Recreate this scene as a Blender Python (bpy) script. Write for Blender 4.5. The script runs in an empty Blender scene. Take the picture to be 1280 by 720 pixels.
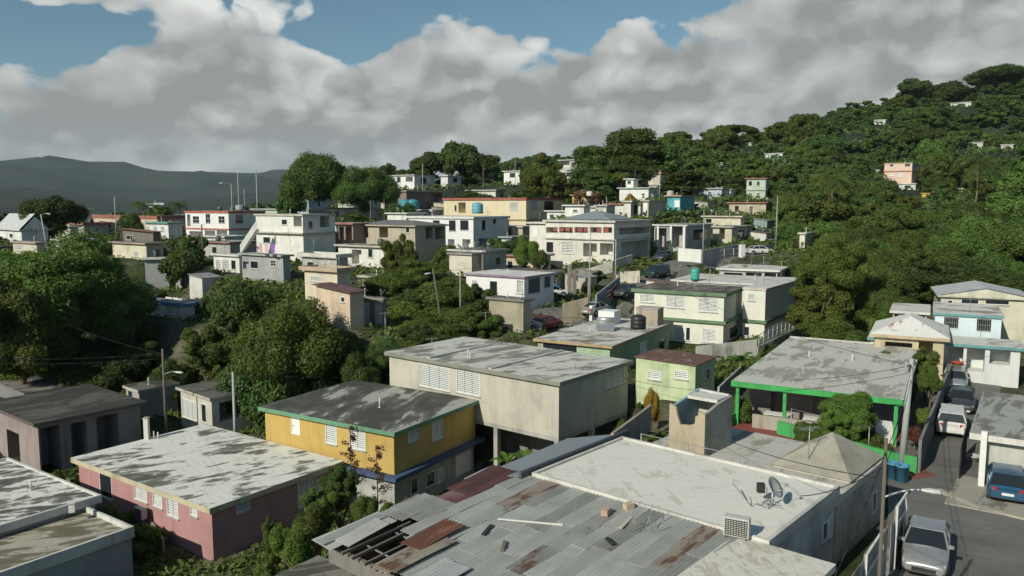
import bpy, math, random
import numpy as np
from mathutils import Vector, Matrix
R_ = math.radians
random.seed(7); rng = np.random.default_rng(7)
scene = bpy.context.scene
COL = scene.collection
# ------------------------------------------------------------------ camera
CAMZ, F = 15.0, 985.0
PITCH = math.atan(105/985)
cp, sp = math.cos(PITCH), math.sin(PITCH)
cd = bpy.data.cameras.new('camera'); cam = bpy.data.objects.new('camera', cd); COL.objects.link(cam)
cam.location = (0, 0, CAMZ); cam.rotation_euler = (math.pi/2-PITCH, 0, 0)
cd.sensor_width = 36; cd.lens = F/1280*36; cd.clip_start = 0.5; cd.clip_end = 40000
scene.camera = cam

def ray(px, py):
    a, b = (px-640)/F, (360-py)/F
    return Vector((a, cp+b*sp, -sp+b*cp))
def P(px, py, z):                       # point of the photo lying at height z
    r = ray(px, py); t = (z-CAMZ)/r.z
    return Vector((r.x*t, r.y*t, z))
def PD(px, py, d):                      # point of the photo at forward distance d
    r = ray(px, py); t = d/r.y
    return Vector((r.x*t, d, CAMZ+r.z*t))
def px_of(p):
    x, y, z = p[0], p[1], p[2]-CAMZ
    w = y*cp - z*sp; v = y*sp + z*cp
    return 640+F*x/w, 360-F*v/w

# ------------------------------------------------------------------ tagging
def tag(o, label=None, cat=None, group=None, kind=None):
    if label: o['label'] = label
    if cat: o['category'] = cat
    if group: o['group'] = group
    if kind: o['kind'] = kind
    return o
def empty(name, loc, rz=0, label=None, cat=None, group=None):
    o = bpy.data.objects.new(name, None); COL.objects.link(o)
    o.location = loc; o.rotation_euler = (0, 0, rz); o.empty_display_size = .3
    return tag(o, label, cat, group)
def link(name, me, mat=None, parent=None, loc=None):
    o = bpy.data.objects.new(name, me); COL.objects.link(o)
    if mat is not None and not me.materials: me.materials.append(mat)
    if parent: o.parent = parent
    if loc is not None: o.location = loc
    return o
def copy_tree(o, parent=None):
    c = o.copy(); COL.objects.link(c)
    if parent: c.parent = parent
    for ch in o.children: copy_tree(ch, c)
    return c

# ------------------------------------------------------------------ mesh builder
class MB:
    def __init__(s): s.v = []; s.f = []; s.m = []; s.sm = []
    def quad(s, a, b, c, d, m=0, sm=False):
        n = len(s.v); s.v += [tuple(a), tuple(b), tuple(c), tuple(d)]; s.f.append((n, n+1, n+2, n+3)); s.m.append(m); s.sm.append(sm)
    def tri(s, a, b, c, m=0):
        n = len(s.v); s.v += [tuple(a), tuple(b), tuple(c)]; s.f.append((n, n+1, n+2)); s.m.append(m); s.sm.append(False)
    def box(s, x0, y0, z0, x1, y1, z1, m=0, skip=()):
        n = len(s.v)
        s.v += [(x0,y0,z0),(x1,y0,z0),(x1,y1,z0),(x0,y1,z0),(x0,y0,z1),(x1,y0,z1),(x1,y1,z1),(x0,y1,z1)]
        for k, q in enumerate([(0,3,2,1),(4,5,6,7),(0,1,5,4),(1,2,6,5),(2,3,7,6),(3,0,4,7)]):
            if k in skip: continue
            s.f.append(tuple(n+i for i in q)); s.m.append(m); s.sm.append(False)
        return s
    def hexa(s, pts, m=0, sm=False):    # 8 points, bottom 4 ccw then top 4
        n = len(s.v); s.v += [tuple(p) for p in pts]
        for q in [(0,3,2,1),(4,5,6,7),(0,1,5,4),(1,2,6,5),(2,3,7,6),(3,0,4,7)]:
            s.f.append(tuple(n+i for i in q)); s.m.append(m); s.sm.append(sm)
        return s
    def bar(s, a, b, w, h=None, m=0):
        a, b = Vector(a), Vector(b); h = h or w; d = (b-a).normalized()
        up = Vector((0,0,1)) if abs(d.z) < .9 else Vector((1,0,0))
        x = d.cross(up).normalized()*w/2; y = x.cross(d).normalized()*h/2
        return s.hexa([a-x-y, a+x-y, b+x-y, b-x-y, a-x+y, a+x+y, b+x+y, b-x+y], m)
    def tube(s, a, b, r0, r1=None, n=8, m=0, caps=True):
        a, b = Vector(a), Vector(b); r1 = r0 if r1 is None else r1
        d = (b-a).normalized(); up = Vector((0,0,1)) if abs(d.z) < .9 else Vector((1,0,0))
        x = d.cross(up).normalized(); y = d.cross(x)
        k = len(s.v)
        for i in range(n):
            t = 2*math.pi*i/n; c = x*math.cos(t)+y*math.sin(t)
            s.v.append(tuple(a+c*r0)); s.v.append(tuple(b+c*r1))
        for i in range(n):
            j = (i+1) % n
            s.f.append((k+2*i, k+2*i+1, k+2*j+1, k+2*j)); s.m.append(m); s.sm.append(True)
        if caps:
            s.f.append(tuple(k+2*i for i in range(n))); s.m.append(m); s.sm.append(False)
            s.f.append(tuple(k+2*i+1 for i in reversed(range(n)))); s.m.append(m); s.sm.append(False)
        return s
    def path(s, pts, r, n=6, m=0, r1=None):
        for i in range(len(pts)-1):
            a = r if r1 is None else r+(r1-r)*i/(len(pts)-1); b = r if r1 is None else r+(r1-r)*(i+1)/(len(pts)-1)
            s.tube(pts[i], pts[i+1], a, b, n, m, caps=True)
        return s
    def lathe(s, prof, c=(0,0,0), n=16, m=0, sm=True):
        k = len(s.v)
        for r, z in prof:
            for i in range(n):
                t = 2*math.pi*i/n; s.v.append((c[0]+r*math.cos(t), c[1]+r*math.sin(t), c[2]+z))
        for j in range(len(prof)-1):
            for i in range(n):
                a = k+j*n+i; b = k+j*n+(i+1) % n
                s.f.append((a, b, b+n, a+n)); s.m.append(m); s.sm.append(sm)
        return s
    def build(s, name, mats, parent=None, loc=None, rz=None):
        me = bpy.data.meshes.new(name); me.from_pydata(s.v, [], s.f)
        for q in (mats if isinstance(mats, (list, tuple)) else [mats]): me.materials.append(q)
        me.polygons.foreach_set('material_index', s.m); me.polygons.foreach_set('use_smooth', s.sm)
        me.update()
        o = link(name, me, None, parent, loc)
        if rz is not None: o.rotation_euler = (0, 0, rz)
        return o

# ------------------------------------------------------------------ materials
def newmat(name):
    m = bpy.data.materials.new(name); m.use_nodes = True
    nt = m.node_tree; b = nt.nodes['Principled BSDF']
    return m, nt, b
def N(nt, t, **k):
    n = nt.nodes.new(t)
    for a, v in k.items(): setattr(n, a, v)
    return n
def mth(nt, op, a, b=None, c=None, clamp=False):
    n = N(nt, 'ShaderNodeMath', operation=op); n.use_clamp = clamp
    for i, q in enumerate((a, b, c)):
        if q is None: continue
        if isinstance(q, (int, float)): n.inputs[i].default_value = q
        else: nt.links.new(q, n.inputs[i])
    return n.outputs[0]
def ramp(nt, fac, stops):
    r = N(nt, 'ShaderNodeValToRGB'); e = r.color_ramp.elements
    while len(e) < len(stops): e.new(.5)
    for i, (p, c) in enumerate(stops):
        e[i].position = p; e[i].color = (c, c, c, 1) if isinstance(c, (int, float)) else (*c, 1)
    nt.links.new(fac, r.inputs[0]); return r.outputs[0]
def mix(nt, f, a, b, blend='MIX'):
    n = N(nt, 'ShaderNodeMix', data_type='RGBA', blend_type=blend)
    for i, q in ((0, f), (6, a), (7, b)):
        if isinstance(q, (int, float)): n.inputs[i].default_value = q
        elif isinstance(q, tuple): n.inputs[i].default_value = (*q, 1)
        else: nt.links.new(q, n.inputs[i])
    return n.outputs[2]
def coords(nt, scale=(1,1,1), rot=0.0, kind='pos'):
    if kind == 'pos': src = N(nt, 'ShaderNodeNewGeometry').outputs['Position']
    else: src = N(nt, 'ShaderNodeTexCoord').outputs['Object']
    mp = N(nt, 'ShaderNodeMapping'); mp.vector_type = 'TEXTURE' if rot else 'POINT'
    if rot:   # rotate into the houses' axes, then scale
        mp.inputs['Rotation'].default_value = (0, 0, rot)
        nt.links.new(src, mp.inputs[0])
        m2 = N(nt, 'ShaderNodeMapping'); m2.inputs['Scale'].default_value = scale
        nt.links.new(mp.outputs[0], m2.inputs[0]); return m2.outputs[0]
    mp.inputs['Scale'].default_value = scale
    nt.links.new(src, mp.inputs[0]); return mp.outputs[0]
def noise(nt, vec, scale, detail=4, rough=.55, dist=0):
    n = N(nt, 'ShaderNodeTexNoise'); n.inputs['Scale'].default_value = scale; n.inputs['Detail'].default_value = detail
    n.inputs['Roughness'].default_value = rough; n.inputs['Distortion'].default_value = dist
    nt.links.new(vec, n.inputs['Vector']); return n.outputs[0]
def bump(nt, h, b, strength=.3, dist=.02):
    n = N(nt, 'ShaderNodeBump'); n.inputs['Strength'].default_value = strength; n.inputs['Distance'].default_value = dist
    nt.links.new(h, n.inputs['Height']); nt.links.new(n.outputs[0], b.inputs['Normal'])
_mc = {}
def paint(col, dirt=.45, rough=.75, block=False):
    key = ('p', col, dirt, rough, block)
    if key in _mc: return _mc[key]
    m, nt, b = newmat('painted_concrete')
    st = noise(nt, coords(nt, (1.0, 1.0, .16)), 1.3, 6, .7, .4)     # vertical streaks
    bl = noise(nt, coords(nt, (1, 1, 1)), .45, 4, .6)
    fine = noise(nt, coords(nt), 9, 3, .6)
    s1 = ramp(nt, st, [(.48, 0), (.72, 1)]); s2 = ramp(nt, bl, [(.45, 0), (.75, 1)])
    f = mth(nt, 'MULTIPLY', mth(nt, 'ADD', mth(nt, 'MULTIPLY', s1, .75), mth(nt, 'MULTIPLY', s2, .8)), dirt*1.3, clamp=True)
    dark = tuple(c*.35+d for c, d in zip(col, (.02, .02, .015)))
    c1 = mix(nt, f, col, dark)
    c2 = mix(nt, mth(nt, 'MULTIPLY', ramp(nt, fine, [(.35, 0), (.7, 1)]), .16), c1, tuple(c*.7 for c in col))
    h = fine
    if block:
        br = N(nt, 'ShaderNodeTexBrick'); br.inputs['Scale'].default_value = 1; br.inputs['Mortar Size'].default_value = .018
        br.inputs['Brick Width'].default_value = .42; br.inputs['Row Height'].default_value = .21
        br.inputs['Color1'].default_value = (.9, .9, .9, 1); br.inputs['Color2'].default_value = (1, 1, 1, 1); br.inputs['Mortar'].default_value = (.6, .58, .55, 1)
        oc = N(nt, 'ShaderNodeTexCoord').outputs['Object']; sx = N(nt, 'ShaderNodeSeparateXYZ'); nt.links.new(oc, sx.inputs[0])
        cb = N(nt, 'ShaderNodeCombineXYZ'); nt.links.new(mth(nt, 'ADD', sx.outputs[0], sx.outputs[1]), cb.inputs[0]); nt.links.new(sx.outputs[2], cb.inputs[1])
        nt.links.new(cb.outputs[0], br.inputs[0])
        c2 = mix(nt, .2, c2, br.outputs[0], 'MULTIPLY')
    nt.links.new(c2, b.inputs['Base Color']); b.inputs['Roughness'].default_value = rough
    b.inputs['Specular IOR Level'].default_value = .25
    bump(nt, h, b, .25, .01)
    _mc[key] = m; return m
def roofmat(base=(.5,.5,.47), stain=(.09,.09,.075), amt=.5, scale=1.0, rot=55, warm=0.0):
    key = ('r', base, stain, amt, scale, rot, warm)
    if key in _mc: return _mc[key]
    m, nt, b = newmat('weathered_concrete_roof')
    v = coords(nt, (.30, 1.0, 1), R_(rot))
    v2 = coords(nt, (.16, 1.3, 1), R_(rot+90))
    n1 = noise(nt, v, .75*scale, 7, .68, .6); n2 = noise(nt, v2, 1.7*scale, 5, .7, .3); n3 = noise(nt, coords(nt), .22*scale, 4, .6)
    nf = noise(nt, coords(nt), 5, 5, .7)
    lo = .60-.2*amt
    s = mth(nt, 'ADD', mth(nt, 'MULTIPLY', n1, .62), mth(nt, 'MULTIPLY', n3, .38))
    f1 = ramp(nt, s, [(lo, 0), (lo+.025, .8), (lo+.09, 1)])
    f2 = mth(nt, 'MULTIPLY', ramp(nt, n2, [(.5, 0), (.68, 1)]), .5*amt+.15)
    c = mix(nt, mth(nt, 'MULTIPLY', ramp(nt, nf, [(.3, 0), (.75, 1)]), .35), base, tuple(x*.62 for x in base))
    c = mix(nt, f2, c, tuple(x*.5+.02 for x in base))
    c = mix(nt, mth(nt, 'MULTIPLY', f1, .93), c, stain)
    if warm: c = mix(nt, mth(nt, 'MULTIPLY', ramp(nt, n3, [(.4, 0), (.7, 1)]), warm), c, (.25, .17, .10))
    nt.links.new(c, b.inputs['Base Color']); b.inputs['Roughness'].default_value = .85; b.inputs['Specular IOR Level'].default_value = .2
    bump(nt, nf, b, .35, .015); _mc[key] = m; return m
def tin(col=(.33,.35,.35), rust=.3, pitch=.15, rot=None, rough=.6, metallic=.05, amp=.8):
    key = ('t', col, rust, pitch, rot, rough, metallic)
    if key in _mc: return _mc[key]
    m, nt, b = newmat('corrugated_sheet')
    oc = coords(nt, kind='obj')
    oi = N(nt, 'ShaderNodeObjectInfo')
    ofs = N(nt, 'ShaderNodeVectorMath', operation='ADD'); nt.links.new(oc, ofs.inputs[0])
    cb = N(nt, 'ShaderNodeCombineXYZ'); nt.links.new(mth(nt, 'MULTIPLY', oi.outputs['Random'], 90), cb.inputs[2]); nt.links.new(cb.outputs[0], ofs.inputs[1])
    mp = N(nt, 'ShaderNodeMapping'); mp.inputs['Scale'].default_value = (.35, 1.6, 1); nt.links.new(ofs.outputs[0], mp.inputs[0])
    n1 = noise(nt, mp.outputs[0], 1.3, 6, .7, .3); n2 = noise(nt, ofs.outputs[0], .9, 5, .65)
    lo = .66-.3*rust
    f = ramp(nt, mth(nt, 'ADD', mth(nt, 'MULTIPLY', n1, .6), mth(nt, 'MULTIPLY', n2, .4)), [(lo, 0), (lo+.06, 1)])
    c = mix(nt, ramp(nt, n2, [(.3, 0), (.7, 1)]), col, tuple(x*.72 for x in col))
    c = mix(nt, mth(nt, 'MULTIPLY', oi.outputs['Random'], .35), c, tuple(x*.55 for x in col))
    c = mix(nt, mth(nt, 'MULTIPLY', f, .9), c, (.13, .055, .035))
    nt.links.new(c, b.inputs['Base Color'])
    b.inputs['Metallic'].default_value = metallic; b.inputs['Roughness'].default_value = rough
    sx = N(nt, 'ShaderNodeSeparateXYZ'); nt.links.new(oc, sx.inputs[0])
    w = mth(nt, 'SINE', mth(nt, 'MULTIPLY', sx.outputs[1], 2*math.pi/pitch))
    bump(nt, w, b, amp, .012); _mc[key] = m; return m
def plain(col, rough=.6, metallic=0, spec=.4, name='painted_metal', var=.15):
    key = ('c', col, rough, metallic, spec, name)
    if key in _mc: return _mc[key]
    m, nt, b = newmat(name)
    n = noise(nt, coords(nt), 3, 4, .65)
    nt.links.new(mix(nt, mth(nt, 'MULTIPLY', ramp(nt, n, [(.35, 0), (.7, 1)]), var*2), col, tuple(x*.6 for x in col)), b.inputs['Base Color'])
    b.inputs['Roughness'].default_value = rough; b.inputs['Metallic'].default_value = metallic
    b.inputs['Specular IOR Level'].default_value = spec
    _mc[key] = m; return m
def leafmat(c1, c2, name='leaves', tr=.3, dry=None):
    m, nt, b = newmat(name)
    oi = N(nt, 'ShaderNodeObjectInfo')
    n = noise(nt, coords(nt), .55, 4, .6); n2 = noise(nt, coords(nt), 4, 2, .5)
    f = mth(nt, 'ADD', mth(nt, 'MULTIPLY', n, .8), mth(nt, 'MULTIPLY', n2, .5))
    c = mix(nt, ramp(nt, f, [(.42, 0), (.85, 1)]), c1, c2)
    hs = N(nt, 'ShaderNodeHueSaturation'); nt.links.new(c, hs.inputs['Color'])
    nt.links.new(mth(nt, 'ADD', .475, mth(nt, 'MULTIPLY', oi.outputs['Random'], .05)), hs.inputs['Hue'])
    nt.links.new(mth(nt, 'ADD', .7, mth(nt, 'MULTIPLY', oi.outputs['Random'], .65)), hs.inputs['Value'])
    nt.links.new(hs.outputs[0], b.inputs['Base Color']); b.inputs['Roughness'].default_value = .55; b.inputs['Specular IOR Level'].default_value = .25
    t = N(nt, 'ShaderNodeBsdfTranslucent'); nt.links.new(mix(nt, .6, hs.outputs[0], (.9, 1.0, .35), 'MULTIPLY'), t.inputs[0])
    ms = N(nt, 'ShaderNodeMixShader'); ms.inputs[0].default_value = tr
    out = nt.nodes['Material Output']
    nt.links.new(b.outputs[0], ms.inputs[1]); nt.links.new(t.outputs[0], ms.inputs[2]); nt.links.new(ms.outputs[0], out.inputs[0])
    return m
def glassmat():
    m, nt, b = newmat('dark_glass'); b.inputs['Base Color'].default_value = (.02, .025, .03, 1)
    b.inputs['Roughness'].default_value = .08; b.inputs['Specular IOR Level'].default_value = .6; return m
def carpaint(col, metallic=.4):
    m, nt, b = newmat('car_paint')
    n = noise(nt, coords(nt), 2, 4, .6)
    nt.links.new(mix(nt, mth(nt, 'MULTIPLY', ramp(nt, n, [(.4, 0), (.7, 1)]), .25), col, tuple(x*.6+.03 for x in col)), b.inputs['Base Color'])
    b.inputs['Metallic'].default_value = metallic; b.inputs['Roughness'].default_value = .33
    b.inputs['Coat Weight'].default_value = .5; b.inputs['Coat Roughness'].default_value = .15; return m

GLASS = glassmat()
WHITE = plain((.72,.72,.68), .55, name='white_paint'); OFFW = plain((.6,.6,.56), .6, name='off_white_paint')
LOUV = plain((.54,.56,.54), .45, .1, name='white_louver_metal'); GREYM = plain((.3,.31,.31), .5, .3, name='grey_metal')
DARK = plain((.03,.03,.03), .7, name='dark_metal'); RUBBER = plain((.02,.02,.02), .85, name='rubber')
WOODP = plain((.16,.13,.10), .9, name='weathered_wood'); CONC = paint((.40,.39,.36), .6)
GALV = plain((.42,.44,.45), .4, .6, name='galvanised_steel')
SHADEB = plain((.16,.16,.155), .8, name='grey_backing')
BARK = plain((.16,.12,.085), .95, name='bark', var=.3)

# ------------------------------------------------------------------ terrain heights
CTRL = []
def ctl(px, d, z): CTRL.append(((px-640)/F*d, d, z))
def ctlw(x, y, z): CTRL.append((x, y, z))
for px in (1000, 1060, 1120, 1200, 1280, 1400):
    for d, z in ((22,0),(30,0),(38,0),(46,0),(54,.1),(62,.2),(72,.5)): ctl(px, d, z)
for px, d, z in [(200,40,-5.3),(0,40,-5.3),(350,40,-5.3),(450,40,-5.2),(0,55,-5),(150,60,-5),(300,55,-5.3),(400,58,-5.2),(100,75,-5),(250,72,-5),(360,75,-4.8),(0,85,-4.8),(150,88,-4),
    (-200,60,-5),(-200,90,-3),(-200,150,4),(430,70,-3.5),(470,82,-1.5),(540,80,.5),(610,78,1),(610,64,-3),(560,46,-4.6),(650,50,-4.5),(660,58,-4),(720,62,-1.2),(620,38,-2.5),(500,38,-4.8),(520,28,-2),(640,25,-1),(850,28,0),(900,45,.2),
    (860,62,.2),(960,62,.3),(1040,66,.4),(1000,78,.8),(0,110,2),(100,120,4),(0,140,6.5),(100,160,8),(-200,200,6),(0,200,7),(200,200,8),(350,130,9),(380,150,11.5),(450,160,12.5),(480,130,9),
    (240,300,-2),(0,300,-4),(450,300,8),(600,300,13),(-200,400,-10),(300,500,-15),(600,500,0),(-300,800,-20),(200,800,-20),
    (560,240,20.5),(600,230,20),(680,230,20.5),(480,250,18),(760,215,19.5),(800,200,18.5),(840,190,17.5),(900,180,16),(960,170,12),(950,140,7),(1000,130,5),(1060,100,2.5),(1060,140,7),(1150,100,2.5),(1250,100,2.8),(1400,100,3),
    (1200,140,7.5),(1350,140,8),(1000,190,15),(1100,190,15),(1250,190,15.5),(1400,200,17),(900,230,23),(1000,240,25),(1100,230,22),(1250,240,26),(1400,250,30),
    (860,300,32),(920,300,36),(990,330,42),(1070,330,47),(1150,330,49),(1250,330,52),(1400,330,55),
    (860,380,36),(930,400,42),(1000,420,52),(1060,420,61),(1140,420,68),(1235,400,72),(1290,400,71),(1400,400,75),
    (860,600,20),(1000,650,35),(1140,650,45),(1300,650,50),(1500,650,50),
    (640,700,48),(675,700,54),(720,700,48),(770,700,40),(580,700,15),(500,900,-20)]: ctl(px, d, z)
MTN = [(-900,212),(-300,206),(0,203),(80,202),(130,208),(200,214),(250,209),(290,213),(330,210),(360,216),(450,222),(600,214),(700,208),(800,212),(1000,205),(1300,200),(2200,205)]
def mtn_h(az):
    px = 640+F*az
    return (255-np.interp(px, [m[0] for m in MTN], [m[1] for m in MTN]))/F
def heights(X, Y):
    c = np.array(CTRL); Yc = np.maximum(Y, 18.0)
    qx, qy = X/Yc*3.0, np.log(Yc)*2.6
    cy = np.maximum(c[:,1], 18.0); cx_, cy_ = c[:,0]/cy*3.0, np.log(cy)*2.6
    out = np.zeros(X.size); xf, yf = qx.ravel(), qy.ravel()
    for i in range(0, X.size, 20000):
        d2 = (xf[i:i+20000,None]-cx_[None])**2 + (yf[i:i+20000,None]-cy_[None])**2
        w = 1/(d2+.0012)**2.2
        out[i:i+20000] = (w*c[:,2][None]).sum(1)/w.sum(1)
    out = out.reshape(X.shape)
    far = np.clip((Y-600)/700, 0, 1); out = out*(1-far) + (-22)*far
    def ridge(dist, wid, scale, ph):
        r = np.hypot(X, Y); az = X/np.maximum(Y, 1)
        k = np.clip(1-np.abs(r-dist)/wid, 0, 1); k = k*k*(3-2*k)
        wob = 1+.10*np.sin(r*.004+az*23+ph)+.06*np.sin(az*61+r*.009+ph+2*np.sin(r*.002))+.04*np.sin(az*131-r*.006+ph*2)+.025*np.sin(az*260+r*.012)
        return k*(mtn_h(az)*scale*dist+22)*np.where(r < dist-60, wob, 1)*np.where(Y > 200, 1, 0)
    return np.maximum(out, np.maximum(-22+ridge(5200, 2600, .9, 0), -22+ridge(3000, 1500, .42, 2)*(0.8+.2*np.sin(X/np.maximum(Y,1)*17))))

# ------------------------------------------------------------------ houses
PROT = []           # what must stay visible: (x0, x1, ytop, ybase, d)
ROOFS = []
FOOT = []           # footprints, world: (cx, cy, radius)
def hole_wall(mb, o, ds, inn, S, Z0, Z1, holes):
    """one wall face with real openings; o origin, ds direction along, inn inward normal"""
    o = Vector(o); ds = Vector(ds); inn = Vector(inn); up = Vector((0,0,1))
    hs = [h for h in holes if h[3] > Z0+.02 and h[2] < Z1-.02]
    ss = sorted({0, S, *[h[0] for h in hs], *[h[1] for h in hs]}); zs = sorted({Z0, Z1, *[max(Z0, h[2]) for h in hs], *[min(Z1, h[3]) for h in hs]})
    def pt(s, z, k=0): return o+ds*s+up*z+inn*k
    flip = ds.cross(up).dot(inn) > 0
    def q(a, b, c, d): mb.quad(d, c, b, a) if flip else mb.quad(a, b, c, d)
    for i in range(len(ss)-1):
        for j in range(len(zs)-1):
            sm_, zm = (ss[i]+ss[i+1])/2, (zs[j]+zs[j+1])/2
            if any(h[0] < sm_ < h[1] and h[2] < zm < h[3] for h in hs): continue
            q(pt(ss[i], zs[j]), pt(ss[i+1], zs[j]), pt(ss[i+1], zs[j+1]), pt(ss[i], zs[j+1]))
    for s0, s1, z0, z1, k, dep in hs:
        z0, z1 = max(z0, Z0), min(z1, Z1)
        mb.quad(pt(s0,z0), pt(s1,z0), pt(s1,z0,dep), pt(s0,z0,dep)); mb.quad(pt(s0,z1), pt(s1,z1), pt(s1,z1,dep), pt(s0,z1,dep))
        mb.quad(pt(s0,z0), pt(s0,z1), pt(s0,z1,dep), pt(s0,z0,dep)); mb.quad(pt(s1,z0), pt(s1,z1), pt(s1,z1,dep), pt(s1,z0,dep))
        mb.quad(pt(s0,z0,dep), pt(s1,z0,dep), pt(s1,z1,dep), pt(s0,z1,dep))
def window_part(root, o, ds, inn, h, lod):
    s0, s1, z0, z1, kind, dep = h
    o = Vector(o); ds = Vector(ds); inn = Vector(inn); up = Vector((0,0,1)); w, hh = s1-s0, z1-z0
    def B(mb, a0, a1, b0, b1, k0, k1):
        c = [o+ds*s+inn*k+up*z for z in (b0, b1) for s, k in ((a0,k0),(a1,k0),(a1,k1),(a0,k1))]
        mb.hexa(c)
    fr = MB(); t = min(.06, w*.12)
    B(fr, s0, s0+t, z0, z1, -.025, .05); B(fr, s1-t, s1, z0, z1, -.025, .05)
    B(fr, s0+t, s1-t, z0, z0+t, -.03, .05); B(fr, s0+t, s1-t, z1-t, z1, -.025, .05)
    fm = WHITE
    if kind in 'dD':
        B(fr, s0+t, s1-t, z0+t, z1-t, .02, .045); d = fr.build('door', WHITE if kind == 'd' else DOORG, root)
        hm = MB(); B(hm, s1-t-.14, s1-t-.09, z0+hh*.45, z0+hh*.5, -.03, .02); hm.build('handle', DARK, d)
        return
    if kind == 'b':
        fr2 = MB(); n = max(2, int(w/.16))
        for i in range(1, n): B(fr2, s0+w*i/n-.012, s0+w*i/n+.012, z0, z1, -.07, -.045)
        for z in (z0+.12, (z0+z1)/2, z1-.12): B(fr2, s0, s1, z-.015, z+.015, -.07, -.045)
        wd = fr.build('window', fm, root); fr2.build('security_bars', GREYM, wd)
        pn = MB(); B(pn, s0+t, s1-t, z0+t, z1-t, .035, .045); pn.build('pane', GLASS, wd); return
    wd = fr.build('window', fm, root)
    if kind == 'l':
        sl = MB(); n = max(3, int(hh/(.15 if lod < 90 else .24))); pt = (hh-2*t)/n
        cols = 1 if w < 1.1 else 2 if w < 2.2 else 3
        for cix in range(cols):
            a0 = s0+t+(w-2*t)*cix/cols+.02; a1 = s0+t+(w-2*t)*(cix+1)/cols-.02
            for i in range(n):
                z = z0+t+pt*i
                sl.hexa([o+ds*a0+inn*.0+up*(z+.004), o+ds*a1+inn*.0+up*(z+.004), o+ds*a1+inn*.05+up*(z+pt*.55), o+ds*a0+inn*.05+up*(z+pt*.55),
                         o+ds*a0-inn*.008+up*(z+.018), o+ds*a1-inn*.008+up*(z+.018), o+ds*a1+inn*.042+up*(z+pt*.55+.02), o+ds*a0+inn*.042+up*(z+pt*.55+.02)])
        sl.build('louver_slats', LOUV, wd)
        bk = MB(); B(bk, s0+t, s1-t, z0+t, z1-t, .06, .075); bk.build('backing', SHADEB, wd)
    elif kind in 'gk':
        pn = MB(); B(pn, s0+t, s1-t, z0+t, z1-t, .03, .045); pn.build('pane', GLASS, wd)
        if kind == 'g':
            mu = MB(); B(mu, (s0+s1)/2-.02, (s0+s1)/2+.02, z0+t, z1-t, .0, .03); B(mu, s0+t, s1-t, (z0+z1)/2-.02, (z0+z1)/2+.02, .0, .028); mu.build('mullions', fm, wd)
    sill = MB(); B(sill, s0-.06, s1+.06, z0-.07, z0-.003, -.09, .0); sill.build('sill', CONC, wd)
DOORG = plain((.42,.5,.46), .6, name='pale_green_door')

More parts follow.
